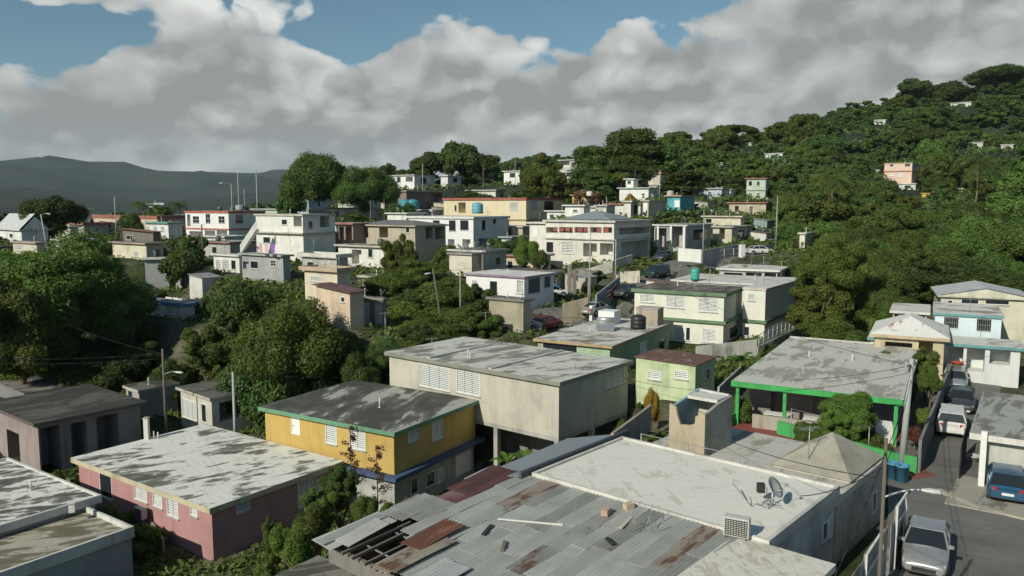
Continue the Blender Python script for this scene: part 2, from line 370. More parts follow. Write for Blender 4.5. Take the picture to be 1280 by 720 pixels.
def house(name, label, cat, N_, xL=None, xR=None, d=None, zr=None, base=None, zg=None, a=55, wall=(.6,.58,.52), dirt=.45, block=False,
          roof=None, fascia=None, oh=.45, th=.2, lip=0.0, wins=(), bands=(), segs=None, group=None, kind='flat', rise=1.0, LL=None, LR=None, Nw=None,
          prot=True, control=True, vents=1, open_left=None, sink=1.5, rmat=None, shedk=0, wmat=None):
    """flat-roofed concrete house; N_ = pixel of the near roof corner, L/R roof corners at columns xL/xR"""
    if Nw is None:
        Nw = P(N_[0], N_[1], zr) if zr is not None else PD(N_[0], N_[1], d)
    zr = Nw[2]; x0, y0 = Nw[0], Nw[1]; dd = y0
    ax = Vector((math.cos(R_(a)), math.sin(R_(a)), 0)); ay = Vector((-ax.y, ax.x, 0))
    def solve(px, dr):    # length along dr so that the corner lands in image column px
        k = (px-640)/F; zz = zr-CAMZ
        # x0 + t*dx = k*((y0+t*dy)*cp - zz*sp)
        return (k*(y0*cp-zz*sp)-x0)/(dr.x-k*dr.y*cp)
    LL = LL if LL is not None else solve(xL, ay); LR = LR if LR is not None else solve(xR, ax)
    if LL < .5 or LR < .5: print('BAD HOUSE', label, LL, LR); LL = max(LL, 2.5); LR = max(LR, 2.5)
    if LR > 25: LR = 14
    if LL > 40: LL = 20
    if zg is None:
        zg = PD(N_[0], base, y0+oh)[2]
    H = zr-zg
    root = empty(name, (x0, y0, zg), R_(a), label, cat, group)
    oh = min(oh, LL*.2, LR*.2)
    wx0, wy0, wx1, wy1 = oh, oh, LR-oh, LL-oh
    Wn = Nw+ax*oh+ay*oh
    roofz = H-th
    holes = {'L': [], 'R': []}
    npx = px_of((Wn.x, Wn.y, zr))[0]
    for w in wins:
        a0, b0, a1, b1, k = w[:5]
        f = 'L' if (a0+a1)/2 < npx else 'R'
        if len(w) > 5 and isinstance(w[5], str): f = w[5]
        nrm, dr = (ax, ay) if f == 'L' else (ay, ax)
        def onface(px, py):
            r = ray(px, py); t = (Wn-Vector((0,0,CAMZ))).dot(nrm)/r.dot(nrm); p = Vector((0,0,CAMZ))+r*t
            return (p-Wn).dot(dr), p.z-zg
        m = ((a0+a1)/2, (b0+b1)/2)
        sa, sb = onface(a0, m[1])[0], onface(a1, m[1])[0]; za, zb = onface(m[0], b1)[1], onface(m[0], b0)[1]
        s0, s1 = min(sa, sb), max(sa, sb); S = (wy1-wy0) if f == 'L' else (wx1-wx0)
        s0, s1 = max(s0, .12), min(s1, S-.12); za, zb = max(za, -1.0), min(zb, roofz-.1)
        if s1-s0 < .2 or zb-za < .2: continue
        dep = {'o': 2.2, 'O': 1.0}.get(k, .1); dep = min(dep, (wx1-wx0)*.45 if f == 'L' else (wy1-wy0)*.45)
        if any(s0 < h[1]+.05 and s1 > h[0]-.05 and za < h[3]+.05 and zb > h[2]-.05 for h in holes[f]): continue
        holes[f].append((s0, s1, za, zb, k, dep))
    gwin = []
    for z0, z1, wm, ins in (segs or [(-sink, None, None, 0)]):
        z0 = -sink if z0 is None else z0; z1 = roofz-.002 if z1 is None else z1
        mb = MB(); i = ins
        hL = [(h[0]-i, h[1]-i, *h[2:]) for h in holes['L']]; hR = [(h[0]-i, h[1]-i, *h[2:]) for h in holes['R']]
        LLn, LRn = wy1-wy0-2*i, wx1-wx0-2*i
        hole_wall(mb, (wx0+i, wy0+i, 0), (0,1,0), (1,0,0), LLn, z0, z1, hL)
        hole_wall(mb, (wx0+i, wy0+i, 0), (1,0,0), (0,1,0), LRn, z0, z1, hR)
        hole_wall(mb, (wx1-i, wy0+i, 0), (0,1,0), (-1,0,0), LLn, z0, z1, [])
        hole_wall(mb, (wx0+i, wy1-i, 0), (1,0,0), (0,-1,0), LRn, z0, z1, [])
        wo = mb.build('wall', wm or wmat or paint(wall, dirt, .75, block), root)
        for f, hh in (('L', hL), ('R', hR)):
            for h in hh:
                if h[3] > z0 and h[2] < z1 and h[4] not in 'oO':
                    o_, ds, inn = ((wx0+i, wy0+i, 0), (0,1,0), (1,0,0)) if f == 'L' else ((wx0+i, wy0+i, 0), (1,0,0), (0,1,0))
                    window_part(root, o_, ds, inn, h, dd)
    if roof and len(roof) == 3: roof = (*roof, round(random.uniform(.8, 2.0), 1), random.choice([20, 55, 90, 145]))
    rm = rmat or roofmat(*(roof or ()))
    fm = paint(fascia, .5) if fascia else paint(tuple(min(.6, c*.95) for c in wall), .7)
    if kind == 'flat':
        mb = MB(); mb.box(.03, .03, roofz, LR-.03, LL-.03, H); rf = mb.build('roof', rm, root)
        mb = MB(); t = .028; z0, z1 = roofz-.03, H+lip
        tk = .03 if lip < .05 else .15
        mb.box(0,0,z0,LR,tk-.001,z1); mb.box(0,LL-tk+.001,z0,LR,LL,z1); mb.box(0,tk,z0,tk-.001,LL-tk,z1); mb.box(LR-tk+.001,tk,z0,LR,LL-tk,z1)
        mb.build('fascia', fm, rf)
    elif kind in ('hip', 'gable'):
        mb = MB(); c = [(0,0,H),(LR,0,H),(LR,LL,H),(0,LL,H)]
        long_y = LL >= LR; ins = (min(LL, LR)/2 if kind == 'hip' else 0)
        if long_y: r0, r1 = (LR/2, ins, H+rise), (LR/2, LL-ins, H+rise)
        else: r0, r1 = (ins, LL/2, H+rise), (LR-ins, LL/2, H+rise)
        if long_y:
            mb.quad(c[1], c[2], r1, r0); mb.quad(c[3], c[0], r0, r1); mb.tri(c[2], c[3], r1)
            if kind == 'hip': mb.tri(c[0], c[1], r0)
        else: mb.quad(c[0], c[1], r1, r0); mb.quad(c[2], c[3], r0, r1); mb.tri(c[1], c[2], r1); mb.tri(c[3], c[0], r0)
        rf = mb.build('roof', rm, root)
        if kind == 'gable' and long_y:
            gm = MB(); gz = rise*(1-2*oh/LR)
            for yy in (oh, LL-oh): gm.tri((oh, .04, H), (LR-oh, .04, H), (LR/2, .04, H+gz)) if yy < LL/2 else None
            gm.build('gable_wall', paint(wall, dirt), root)
        mb = MB(); mb.box(0, 0, roofz, LR, LL, H-.003); mb.build('eave', fm, rf)
    elif kind == 'shed':     # tin sheet roof rising towards +y or +x
        mb = MB(); zz = [H, H+rise*(shedk == 1), H+rise, H+rise*(shedk == 0)]
        zz = [H, H, H+rise, H+rise] if shedk == 0 else [H, H+rise, H+rise, H]
        n = 6
        pts = [(0,0,zz[0]),(LR,0,zz[1]),(LR,LL,zz[2]),(0,LL,zz[3])]
        mb.hexa([(p[0],p[1],p[2]-.06) for p in pts]+pts); rf = mb.build('roof', rm, root)
        mb = MB(); mb.hexa([(wx0+.01,wy0+.01,roofz),(wx1-.01,wy0+.01,roofz),(wx1-.01,wy1-.01,roofz),(wx0+.01,wy1-.01,roofz)]+[(x,y,H-.07+(rise*(y/LL) if shedk == 0 else rise*(x/LR))) for x, y in ((wx0+.01,wy0+.01),(wx1-.01,wy0+.01),(wx1-.01,wy1-.01),(wx0+.01,wy1-.01))])
        mb.build('gable_wall', wmat or paint(wall, dirt, .75, block), root)
    for z, t, pr, c in bands:     # z given as pixel row at the near corner
        zb = PD(N_[0], z, y0+oh)[2]-zg if z > 20 else z
        mb = MB(); mb.box(wx0-pr, wy0-pr, zb-t, wx0-.002, wy1+pr, zb); mb.box(wx0-.001, wy0-pr, zb-t, wx1+pr, wy0-.002, zb)
        mb.build('ledge', paint(c, .4), root)
    if kind == 'flat':
        for i in range(vents):
            vx, vy = random.uniform(.25, .8)*LR, random.uniform(.3, .9)*LL
            mb = MB(); mb.tube((vx, vy, H-.02), (vx, vy, H+random.uniform(.4, .9)), .05, .05, 8); mb.tube((vx, vy, H+.0), (vx, vy, H+.06), .11, .09, 8); mb.build('vent_pipe', OFFW, root)
    cx, cy = Nw[:2] + 0*Nw[:2] if False else (x0+ax.x*LR/2+ay.x*LL/2, y0+ax.y*LR/2+ay.y*LL/2)
    FOOT.append((x0, y0, ax, ay, LR, LL))
    if kind == 'flat' and 75 < dd < 190: ROOFS.append((Nw, ax, ay, LR, LL))
    if control:
        for u in (0, .5, 1):
            for v in (0, .5, 1):
                q = Nw+ax*LR*u+ay*LL*v
                if v < 1 or u < 1 or True: CTRL.append((q.x, q.y, zg-.05))
    if prot:
        e = [px_of(Nw+ax*LR), px_of(Nw+ay*LL)]
        PROT.append((min(e[0][0], e[1][0], N_[0] if N_ else 1e9), max(e[0][0], e[1][0]), min(px_of(Nw)[1], e[0][1]), px_of((x0, y0, zg))[1], dd))
    root['hdim'] = 0; del root['hdim']
    return dict(root=root, LL=LL, LR=LR, H=H, zg=zg, ax=ax, ay=ay, Nw=Nw, roofz=roofz, W=(wx0,wy0,wx1,wy1))
def w2l(h, p):      # world -> house local
    q = Vector(p)-Vector((h['Nw'].x, h['Nw'].y, h['zg'])); return Vector((q.dot(h['ax']), q.dot(h['ay']), q.z))
def l2w(h, x, y, z): return Vector((h['Nw'].x, h['Nw'].y, h['zg']))+h['ax']*x+h['ay']*y+Vector((0,0,z))
# =================================================================== HOUSES
CRM=(.62,.60,.52); WH=(.68,.68,.64); GRY=(.33,.33,.31)
R_WHT=((.60,.60,.55),(.10,.10,.08),.45); R_MOT=((.55,.55,.50),(.085,.085,.07),.6); R_DRK=((.22,.215,.19),(.06,.06,.05),.55); R_CLN=((.60,.60,.55),(.3,.3,.26),.35)
R_GRY=((.46,.46,.42),(.09,.09,.075),.6)
MIDH = 'small concrete houses crowding the village slope'
# ---- foreground
pink = house('pink_house','single storey pink house with mildew streaked white roof and cream fascia','house',(262,636),88,430,zr=-2.0,zg=-5.3,a=55,wall=(.42,.235,.235),
    roof=((.70,.70,.64),(.06,.065,.048),.44,1.5,35),fascia=(.52,.47,.33),oh=.35,th=.3,vents=0,dirt=.35,
    wins=[(168,604,184,626,'l'),(191,612,203,634,'l'),(209,619,223,646,'l'),(238,629,247,645,'l'),(295,624,312,640,'l'),(372,598,396,632,'l'),(397,596,412,624,'l'),(125,590,140,622,'k')])
yel = house('yellow_house','two storey mustard yellow house with green edged dark stained roof','house',(493,541),322,602,zr=.5,zg=-5.3,a=59,wall=(.50,.35,.11),
    roof=((.38,.38,.35),(.05,.05,.042),.75,.7,80),fascia=(.14,.30,.18),oh=.35,th=.25,vents=1,dirt=.3,
    segs=[(2.85,None,None,0),(-1.5,2.85,paint((.42,.42,.40),.6),.1)],
    wins=[(364,518,375,543,'d'),(407,530,421,555,'l'),(437,532,457,562,'l'),(510,535,524,552,'l'),(540,523,553,550,'l'),(515,597,524,618,'k'),(571,566,590,592,'d'),(534,590,545,608,'k'),(548,585,557,603,'l')],
    bands=[(2.84,.25,.55,(.06,.10,.19))])
grey = house('grey_block_house','large unpainted grey concrete block house raised on columns with white shutters','house',(700,478),480,792,zr=3.0,zg=-1.0,a=51,wall=(.50,.475,.40),
    roof=((.56,.56,.51),(.17,.17,.145),.5,1.2,35),fascia=(.25,.25,.21),oh=.3,th=.25,vents=2,dirt=.38,block=True,sink=0.0,control=False,
    segs=[(0,None,None,0)],
    wins=[(524,457,562,486,'l'),(571,463,600,493,'l'),(757,458,780,483,'l')])
h=grey
W=h['W']; mb=MB()
for i,(x,y) in enumerate([(W[0]+.2,W[1]+.2),(W[2]-.2,W[1]+.2),(W[0]+.2,6.0),(W[0]+.2,11.0),(W[0]+.2,W[3]-.3),(W[2]-.2,6),(W[2]/2,W[1]+.2)]):
    c=MB(); c.box(x-.18,y-.18,-4.6,x+.18,y+.18,-.302); c.build('column',CONC,h['root'])
c=MB(); c.box(W[0]+.003,W[1]+.003,-.3,W[2]-.003,W[3]-.003,-.004); c.build('floor_slab',CONC,h['root'])
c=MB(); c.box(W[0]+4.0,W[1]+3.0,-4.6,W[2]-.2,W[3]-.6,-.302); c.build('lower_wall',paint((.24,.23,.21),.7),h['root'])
for cx,cy in ((.5,3),(.5,8),(.5,14),(.5,.8),(.95,.5),(.1,1),): q=l2w(h,cx*h['LR'],min(cy,h['LL']),0); ctlw(q.x,q.y,-4.7)
c=MB(); c.box(.3,h['LL']*.36,h['H'],h['LR']*.97,h['LL']*.36+.35,h['H']+.10); c.box(.3,h['LL']*.72,h['H'],h['LR']*.8,h['LL']*.72+.3,h['H']+.12); c.build('roof_curb',paint((.5,.5,.46),.5),h['root'])
gre = house('lime_house','low pale green house with tan edged roof cluttered by tanks','house',(765,433),666,842,zr=2.5,zg=-.4,wall=(.34,.46,.30),roof=((.58,.57,.52),(.16,.15,.12),.4),fascia=(.45,.33,.17),oh=.35,
    wins=[(678,428,722,440,'k'),(800,427,809,441,'l'),(823,424,831,441,'k')],a=60)
rus = house('pale_green_cottage','little pale green cottage with rusty red tin roof','house',(871,457),792,897,d=57,zg=.3,wall=(.50,.58,.36),kind='shed',rise=.12,oh=.15,th=.12,dirt=.6,rmat=tin((.36,.27,.22),.85,.2),
    wins=[(810,463,826,475,'l'),(843,463,860,474,'l'),(882,460,888,474,'k')])
fh = house('cream_two_storey_house','two storey cream house with dark green roof edge and middle band','house',(908,367),789,932,d=82,zg=.2,a=60,wall=(.66,.66,.56),roof=((.20,.185,.165),(.07,.06,.05),.6),fascia=(.14,.22,.13),oh=.3,th=.35,dirt=.2,
    wins=[(800,367,818,378,'l'),(833,369,856,385,'l'),(873,372,897,390,'l'),(843,409,855,426,'l'),(857,409,863,426,'k'),(878,411,894,428,'l'),(912,407,923,422,'k')],bands=[(402,.3,.3,(.14,.22,.13))])
fw = house('cream_house_wing','square cream wing beside the green banded house','house',(958,361),928,1006,d=85,zg=.3,a=55,wall=(.66,.66,.58),roof=R_CLN,fascia=(.55,.5,.44),oh=.1,th=.2,dirt=.2,wins=[(935,367,944,376,'l'),(930,408,937,420,'k')],bands=[(401,.3,.25,(.14,.22,.13))],vents=0)
wr = house('long_white_roofed_house','long low house with broad clean white roof behind the cream house','house',(990,357),838,1010,d=93,base=385,a=60,wall=(.6,.58,.52),roof=R_CLN,fascia=(.6,.59,.55),oh=.2,wins=[],vents=1)
cp1 = house('white_carport_house','dark open fronted house under a flat white roof slab','house',(975,338),895,988,d=104,base=352,a=62,wall=(.4,.4,.37),roof=R_CLN,fascia=(.6,.6,.56),oh=.4,wins=[(905,341,928,350,'o'),(932,341,952,350,'o'),(955,341,970,350,'o')],vents=0)
# green porch house
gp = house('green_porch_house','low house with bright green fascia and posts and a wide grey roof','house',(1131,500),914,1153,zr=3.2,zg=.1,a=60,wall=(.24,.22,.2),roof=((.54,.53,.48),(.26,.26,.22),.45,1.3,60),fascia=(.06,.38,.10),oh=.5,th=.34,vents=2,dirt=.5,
    segs=[(-1.5,None,None,0)],wins=[])
h=gp
for c in list(h['root'].children):
    if c.name.startswith('wall'): bpy.data.objects.remove(c)
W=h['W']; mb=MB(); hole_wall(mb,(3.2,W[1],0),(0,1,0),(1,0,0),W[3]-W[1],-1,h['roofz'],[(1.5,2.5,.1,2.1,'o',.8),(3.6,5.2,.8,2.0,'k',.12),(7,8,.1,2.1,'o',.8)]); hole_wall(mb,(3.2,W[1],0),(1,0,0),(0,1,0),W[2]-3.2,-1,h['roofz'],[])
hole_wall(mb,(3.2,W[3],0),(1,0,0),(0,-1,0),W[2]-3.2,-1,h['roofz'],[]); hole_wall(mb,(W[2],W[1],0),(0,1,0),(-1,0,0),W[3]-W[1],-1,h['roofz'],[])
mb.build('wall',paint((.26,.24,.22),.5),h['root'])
GREENP=paint((.06,.36,.10),.5)
for y in (.35,h['LL']*.36,h['LL']*.66,h['LL']-.5):
    c=MB(); c.box(.2,y,-.5,.42,y+.22,h['roofz']-.003); c.build('porch_post',GREENP,h['root'])
c=MB(); c.box(-3.2,h['LL']*.55,.0,3.19,h['LL']-.3,.10); c.box(.1,.3,.0,3.19,h['LL']*.55-.002,.06); c.build('porch_floor',paint((.24,.07,.06),.3),h['root'])
c=MB(); c.box(.0,h['LL']*.5,.10,.2,h['LL']*.86,1.0); c.build('porch_parapet',paint((.36,.33,.27),.6),h['root'])
c=MB(); c.box(-.1,0,h['H'],h['LR']*.97,.14,h['H']+.08); c.box(h['LR']*.97,h['LL']*.28,h['H'],h['LR']*.97+.1,h['LL'],h['H']+.1); c.build('roof_curb',paint((.5,.5,.47),.4),h['root'])
# right edge
rh = house('carport_house','grey stained flat roofed house with white post at the right edge','house',None,zg=0.0,a=-34,LL=11.5,LR=10,Nw=P(1212,541,2.8),wall=(.46,.46,.42),roof=((.36,.37,.34),(.14,.14,.12),.5,.9,57),fascia=(.62,.60,.56),oh=.5,th=.3,vents=2,wins=[],dirt=.4)
c=MB(); c.box(.55,-.32,-.3,.83,-.05,rh['roofz']+.55); c.build('porch_post',WHITE,rh['root'])
wb = house('white_teal_house','two storey white house trimmed in teal with barred windows','house',(1256,396),1166,1300,d=67,zg=.5,a=62,wall=(.56,.66,.69),roof=((.60,.60,.57),(.22,.18,.14),.4),fascia=(.13,.32,.32),oh=.2,th=.16,LR=9,
    wins=[(1179,393,1199,411,'b'),(1220,397,1240,415,'b'),(1262,392,1285,415,'o'),(1170,401,1173,405,'v'),(1184,433,1203,458,'o'),(1208,432,1229,461,'o'),(1236,437,1262,458,'o')],dirt=.2)
wbl = house('teal_edged_porch','white porch slab with teal edge before the two storey house','porch',(1281,436),1180,1330,d=62,zg=.3,a=62,wall=(.6,.62,.6),roof=R_CLN,fascia=(.13,.32,.32),oh=.25,th=.2,LR=4.5,LL=11.5,wins=[(1184,434,1204,462,'o'),(1208,434,1231,464,'o'),(1237,438,1263,456,'o')],vents=0,dirt=.2)
gb = house('gabled_attic_house','cream upper storey with pale grey gable roof rising behind the teal house','house',None,zg=1.5,a=-24,LR=8.4,LL=9,wall=(.58,.56,.45),kind='gable',rise=.85,rmat=tin((.55,.57,.57),.05,.3),oh=.35,th=.15,wins=[(1184,375,1191,380,'k'),(1201,374,1224,380,'k'),(1231,374,1262,381,'k')],Nw=PD(1172,369,78))
hw = house('white_hip_roof_house','low cream house with white hip roof and rusty blotches','house',(1188,424),1087,1215,zr=4.3,zg=.6,a=62,wall=(.52,.45,.30),kind='hip',rise=1.3,rmat=roofmat((.66,.66,.62),(.3,.16,.1),.25),oh=.4,th=.25,LR=8,fascia=(.48,.38,.26),
    wins=[(1106,428,1140,445,'o'),(1148,427,1166,448,'o')])
uh = house('white_upper_porch_house','white sloped carport roof over dark openings beside the teal house','house',(1163,391),1112,1200,d=74,zg=.8,a=62,wall=(.55,.5,.4),roof=R_CLN,fascia=(.62,.62,.58),oh=.3,LR=7,wins=[(1115,393,1123,402,'o'),(1127,393,1160,402,'o')],vents=0)
# ---- K: centre bottom white roof
kn=Vector((8.6,25.3,3.7))
kh = house('white_roof_house','low house with broad bright white roof at the bottom centre','house',(975,695),None,None,a=49,Nw=kn,LL=10.3,LR=6.9,zg=0,wall=(.52,.52,.49),roof=((.70,.69,.62),(.50,.49,.42),.25,3.1,100),fascia=(.58,.57,.52),oh=.15,th=.25,lip=.10,vents=0,dirt=.6,
    wins=[(1028,652,1035,676,'k'),(1036,640,1050,668,'l'),(990,700,1010,740,'l')])
for q_ in [1]:
    m_=MB(); m_.box(-4.2,-2.2,kh['roofz'],-.02,1.2,kh['H']-.02); m_.build('roof_extension',roofmat((.64,.62,.55),(.42,.40,.32),.35,3.1,100),kh['root'])
    m_=MB(); m_.box(-4.0,-2.0,-1.5,-.04,1.0,kh['roofz']-.003); m_.build('extension_wall',paint((.52,.52,.49),.6),kh['root'])
k2n=l2w(kh,kh['LR']+.03,0,0); k2n.z=3.0
k2 = house('grey_slab_house','lower flat roofed house joined behind the white roof','house',(1075,600),None,None,a=49,Nw=k2n+kh['ay']*.3,LL=9.7,LR=7.4,zg=0,wall=(.40,.38,.34),roof=((.50,.49,.44),(.24,.23,.19),.5,1.1,49),fascia=(.5,.48,.42),oh=.1,th=.25,vents=1,dirt=.7,block=True,
    wins=[(1090,615,1096,640,'k')])
# tan pyramid canopy roof on the slab house
b0=w2l(k2,P(1062,606,3.1)); cx0,cy0=.35,.35
c=MB(); cx0,cy0=2.7,.12; S_=4.65; SY=3.6; z0=k2['H']+.10; ap=(cx0+S_*.60,cy0+SY*.5,z0+1.25)
q=[(cx0,cy0,z0),(cx0+S_,cy0,z0),(cx0+S_,cy0+SY,z0),(cx0,cy0+SY,z0)]
for i in range(4): c.tri(q[i],q[(i+1)%4],ap)
c.quad(q[3],q[2],q[1],q[0]); tanr=c.build('pyramid_roof',paint((.37,.35,.285),.5),k2['root'])
c=MB(); c.box(cx0+.1,cy0+.1,k2['H'],cx0+S_-.1,cy0+SY-.1,z0-.003); c.build('room_wall',paint((.55,.52,.44),.3),k2['root'])
# stair tower
tp=P(905,569,3.0); tl=w2l(k2,tp)
tow=empty('stair_tower',(0,0,0),R_(49),'square rough block stair tower with broken top on the grey slab roof','stair tower')
T0=w2l(k2,P(880,573,3.0)); tb=l2w(k2,T0.x,T0.y,k2['H']); tow.location=tb
th_=2.5; tw=1.9; td=2.9
def wallprof(mb,prof,axis,off,thk):   # extrude a height profile (s,h) along axis
    for (s0,h0),(s1,h1) in zip(prof[:-1],prof[1:]):
        if axis=='y': mb.hexa([(off,s0,0),(off+thk,s0,0),(off+thk,s1,0),(off,s1,0),(off,s0,h0),(off+thk,s0,h0),(off+thk,s1,h1),(off,s1,h1)])
        else: mb.hexa([(s0,off,0),(s1,off,0),(s1,off+thk,0),(s0,off+thk,0),(s0,off,h0),(s1,off,h1),(s1,off+thk,h1),(s0,off+thk,h0)])
mb=MB(); wallprof(mb,[(0,2.15),(.35,2.2),(.36,2.0),(.5,1.95),(.52,1.6),(.8,1.45),(1.3,1.4),(1.45,1.8),(1.55,2.2),(tw,2.35)],'y',0,.15); mb.build('broken_front_wall',paint((.42,.36,.26),.6,.8,True),tow)
mb=MB(); wallprof(mb,[(.151,2.1),(1.3,2.35),(td,2.5)],'x',0,.15); mb.build('side_wall',paint((.33,.32,.29),.7,.8,True),tow)
mb=MB(); wallprof(mb,[(.151,2.2),(td,2.6)],'x',tw-.15,.15); mb.build('side_wall',paint((.25,.36,.42),.4),tow)
mb=MB(); wallprof(mb,[(.151,2.55),(tw-.151,2.6)],'y',td-.15,.15); mb.build('back_wall',paint((.55,.55,.5),.4),tow)
mb=MB(); mb.box(td*.52,.151,2.35,td+.1,tw-.151,2.5); mb.build('roof',roofmat(*R_CLN),tow)
# small ruined wall left of tower
# ---- bottom-left roofs
n1=P(127,621,-2.0)
ax55=Vector((math.cos(R_(55)),math.sin(R_(55)),0)); ay55=Vector((-ax55.y,ax55.x,0))
bl = house('mottled_roof_house','low grey house with black and white mottled roof at the left edge','house',None,Nw=n1-ax55*9,LL=12,LR=9,a=55,zg=-5.3,wall=(.38,.38,.36),roof=((.70,.70,.64),(.05,.05,.038),.62,1.9,25),fascia=(.6,.6,.56),oh=.25,th=.3,lip=.12,vents=1,prot=False,dirt=.6)
n2=P(168,664,-2.6)
b2 = house('parapet_roof_house','grey walled house with white parapet and brown stained roof in the bottom left corner','house',None,Nw=n2-ax55*9,LL=5.4,LR=9,a=55,zg=-5.3,wall=(.36,.38,.39),roof=((.40,.38,.31),(.12,.105,.07),.6,1.4,25),fascia=(.62,.62,.58),oh=.12,th=.3,lip=.28,vents=0,prot=False,dirt=.4)
# ---- left middle
dk = house('dark_pillared_house','dark roofed open house with a row of mauve pillars','house',(42,530),0,172,zr=-.5,zg=-4.3,LL=10,LR=8.2,a=52,wall=(.33,.27,.26),roof=((.115,.11,.095),(.045,.045,.038),.75,1.1,52),fascia=(.14,.13,.12),oh=.4,th=.22,vents=0,
    wins=[(47,533,78,640,'o'),(91,527,111,630,'o'),(123,518,150,625,'o'),(10,540,25,590,'o','L')],dirt=.5)
sph = house('cream_side_house','little cream house with dark grey roof and open porch left of centre','house',(262,498),219,345,zr=-.5,zg=-3.9,a=48,wall=(.55,.53,.45),roof=((.15,.145,.13),(.05,.05,.045),.65),fascia=(.42,.4,.33),oh=.3,
    wins=[(228,500,247,524,'l'),(274,501,300,525,'o'),(308,498,332,520,'o'),(252,505,258,528,'k')])
sq = house('mossy_annex_house','small grey annex with moss edged roof behind the street lamp','house',(172,488),153,225,d=68,base=525,a=50,wall=(.36,.35,.31),roof=((.15,.145,.12),(.05,.05,.04),.7),fascia=(.45,.43,.37),oh=.2,wins=[(160,488,166,498,'k')])
ov = house('old_grey_roof_house','low house with dull brown roof half hidden behind the dense round tree','house',(30,492),0,70,d=72,LL=10,LR=6,base=512,a=50,wall=(.22,.22,.21),roof=R_DRK,fascia=(.2,.2,.2),wins=[],prot=False)
# ---- middle distance, left
H6 = house('red_trimmed_white_house','two storey white house with thin red roof edge and lower arcade','house',(285,264),230,332,d=150,base=300,wall=(.72,.72,.69),roof=R_GRY,fascia=(.42,.13,.10),oh=.15,th=.35,dirt=.12,
    wins=[(234,268,238,283,'o'),(241,270,249,279,'g'),(257,267,263,279,'g'),(273,270,281,279,'g'),(256,288,269,298,'o'),(271,288,284,298,'o'),(237,289,252,298,'o'),(294,268,304,279,'k')],bands=[(286,.25,.15,(.42,.16,.13))])
H10 = house('white_stair_house','two storey white house with outside stair and cream roof edge','house',(378,268),317,421,d=110,base=326,wall=(.68,.68,.64),roof=R_GRY,fascia=(.5,.47,.38),oh=.2,th=.2,dirt=.3,
    wins=[(367,271,377,283,'o'),(352,274,359,281,'k'),(329,296,338,304,'k'),(346,296,351,308,'d'),(363,296,368,308,'d'),(385,276,391,286,'k'),(400,270,412,284,'o')],bands=[(291,.2,.5,(.42,.40,.35))])
house('grey_laundry_house','grey house with laundry hung across its upper terrace','house',(353,319),297,368,d=96,base=354,wall=(.34,.35,.35),roof=R_GRY,fascia=(.38,.38,.37),wins=[(303,327,311,336,'o'),(313,326,323,336,'k'),(338,325,345,333,'g')],group=MIDH)
house('low_white_house','low white house with three pale louvers below the brown bank','house',(298,319),262,312,d=110,base=341,wall=(.68,.68,.64),roof=R_CLN,fascia=(.6,.6,.57),wins=[(270,325,276,337,'l'),(278,325,286,337,'l'),(289,325,295,337,'k')],group=MIDH)
H14=house('cream_terrace_house','cream house with broad roof terrace above the rusty shed','house',(421,338),373,446,d=82,base=378,wall=(.60,.53,.42),roof=R_WHT,fascia=(.46,.36,.26),lip=.2,wins=[(388,345,404,352,'l')],group=MIDH,vents=0)
house('peach_shed','tall peach shed with brown sheet roof and tiny dark window','shed',(437,366),389,461,d=72,base=412,wall=(.60,.48,.36),kind='shed',rise=.5,oh=.35,rmat=tin((.2,.12,.1),.6,.2),wins=[(426,371,431,378,'k')])
H15=house('ruined_door_hut','roofless block hut with two pale green doors','hut',(479,373),447,486,d=76,base=409,wall=(.2,.19,.17),roof=R_DRK,fascia=(.24,.24,.2),wins=[(449,378,462,409,'D'),(469,379,478,409,'D')])
H11=house('unfinished_tan_house','unfinished tan block house with glassless openings and grey tin roof','house',(519,282),441,562,d=118,base=331,wall=(.44,.40,.31),kind='hip',rise=.7,rmat=tin((.2,.2,.19),.3,.3),dirt=.3,block=True,
    wins=[(445,284,460,297,'o'),(474,284,485,297,'o'),(507,283,512,291,'k'),(532,284,541,298,'o'),(544,284,555,299,'o')])
house('red_beam_porch','dark open porch with rusty red beam left of the unfinished block','porch',(441,279),418,470,d=122,base=312,wall=(.30,.24,.2),roof=R_GRY,fascia=(.36,.14,.1),LR=4,wins=[(421,283,430,304,'o'),(432,283,440,304,'o')],prot=False,vents=0)
house('white_porch_house','small white house with open porch and grille below the tan block house','house',(483,308),417,506,d=104,base=335,wall=(.68,.67,.62),roof=R_GRY,fascia=(.5,.42,.36),wins=[(431,312,437,330,'d'),(440,312,452,330,'o'),(460,311,466,322,'k'),(420,314,424,328,'k')],group=MIDH)
H16=house('bright_white_two_storey_house','two storey white house with thick white roof edge and dark ground floor openings','house',(592,271),508,638,d=140,base=313,wall=(.70,.71,.70),roof=R_CLN,fascia=(.66,.66,.63),th=.35,oh=.3,dirt=.12,
    wins=[(561,275,570,289,'k'),(575,275,586,288,'k'),(560,299,568,309,'o'),(578,299,588,310,'o'),(541,275,550,288,'k'),(602,275,607,288,'k'),(616,273,620,280,'k'),(598,298,612,309,'o'),(615,298,622,310,'k')])
H17=house('long_cream_house','long cream house with brick red roof edge and arched doorway','house',(658,247),553,706,d=165,base=284,wall=(.66,.58,.40),roof=((.3,.12,.09),(.15,.07,.05),.5),fascia=(.33,.12,.09),oh=.2,th=.5,dirt=.15,
    wins=[(573,253,582,266,'o'),(568,256,571,264,'k'),(590,254,596,263,'k'),(637,252,648,263,'l'),(663,251,672,262,'l'),(680,251,692,265,'k')],bands=[(274,.3,.2,(.36,.30,.16))])
house('hilltop_white_house','long white house near the skyline right of the twin round trees','house',(518,218),484,546,d=212,base=236,wall=(.72,.73,.72),roof=R_GRY,fascia=(.5,.48,.46),wins=[(496,221,501,228,'k'),(507,221,516,227,'o'),(525,222,533,230,'k')])
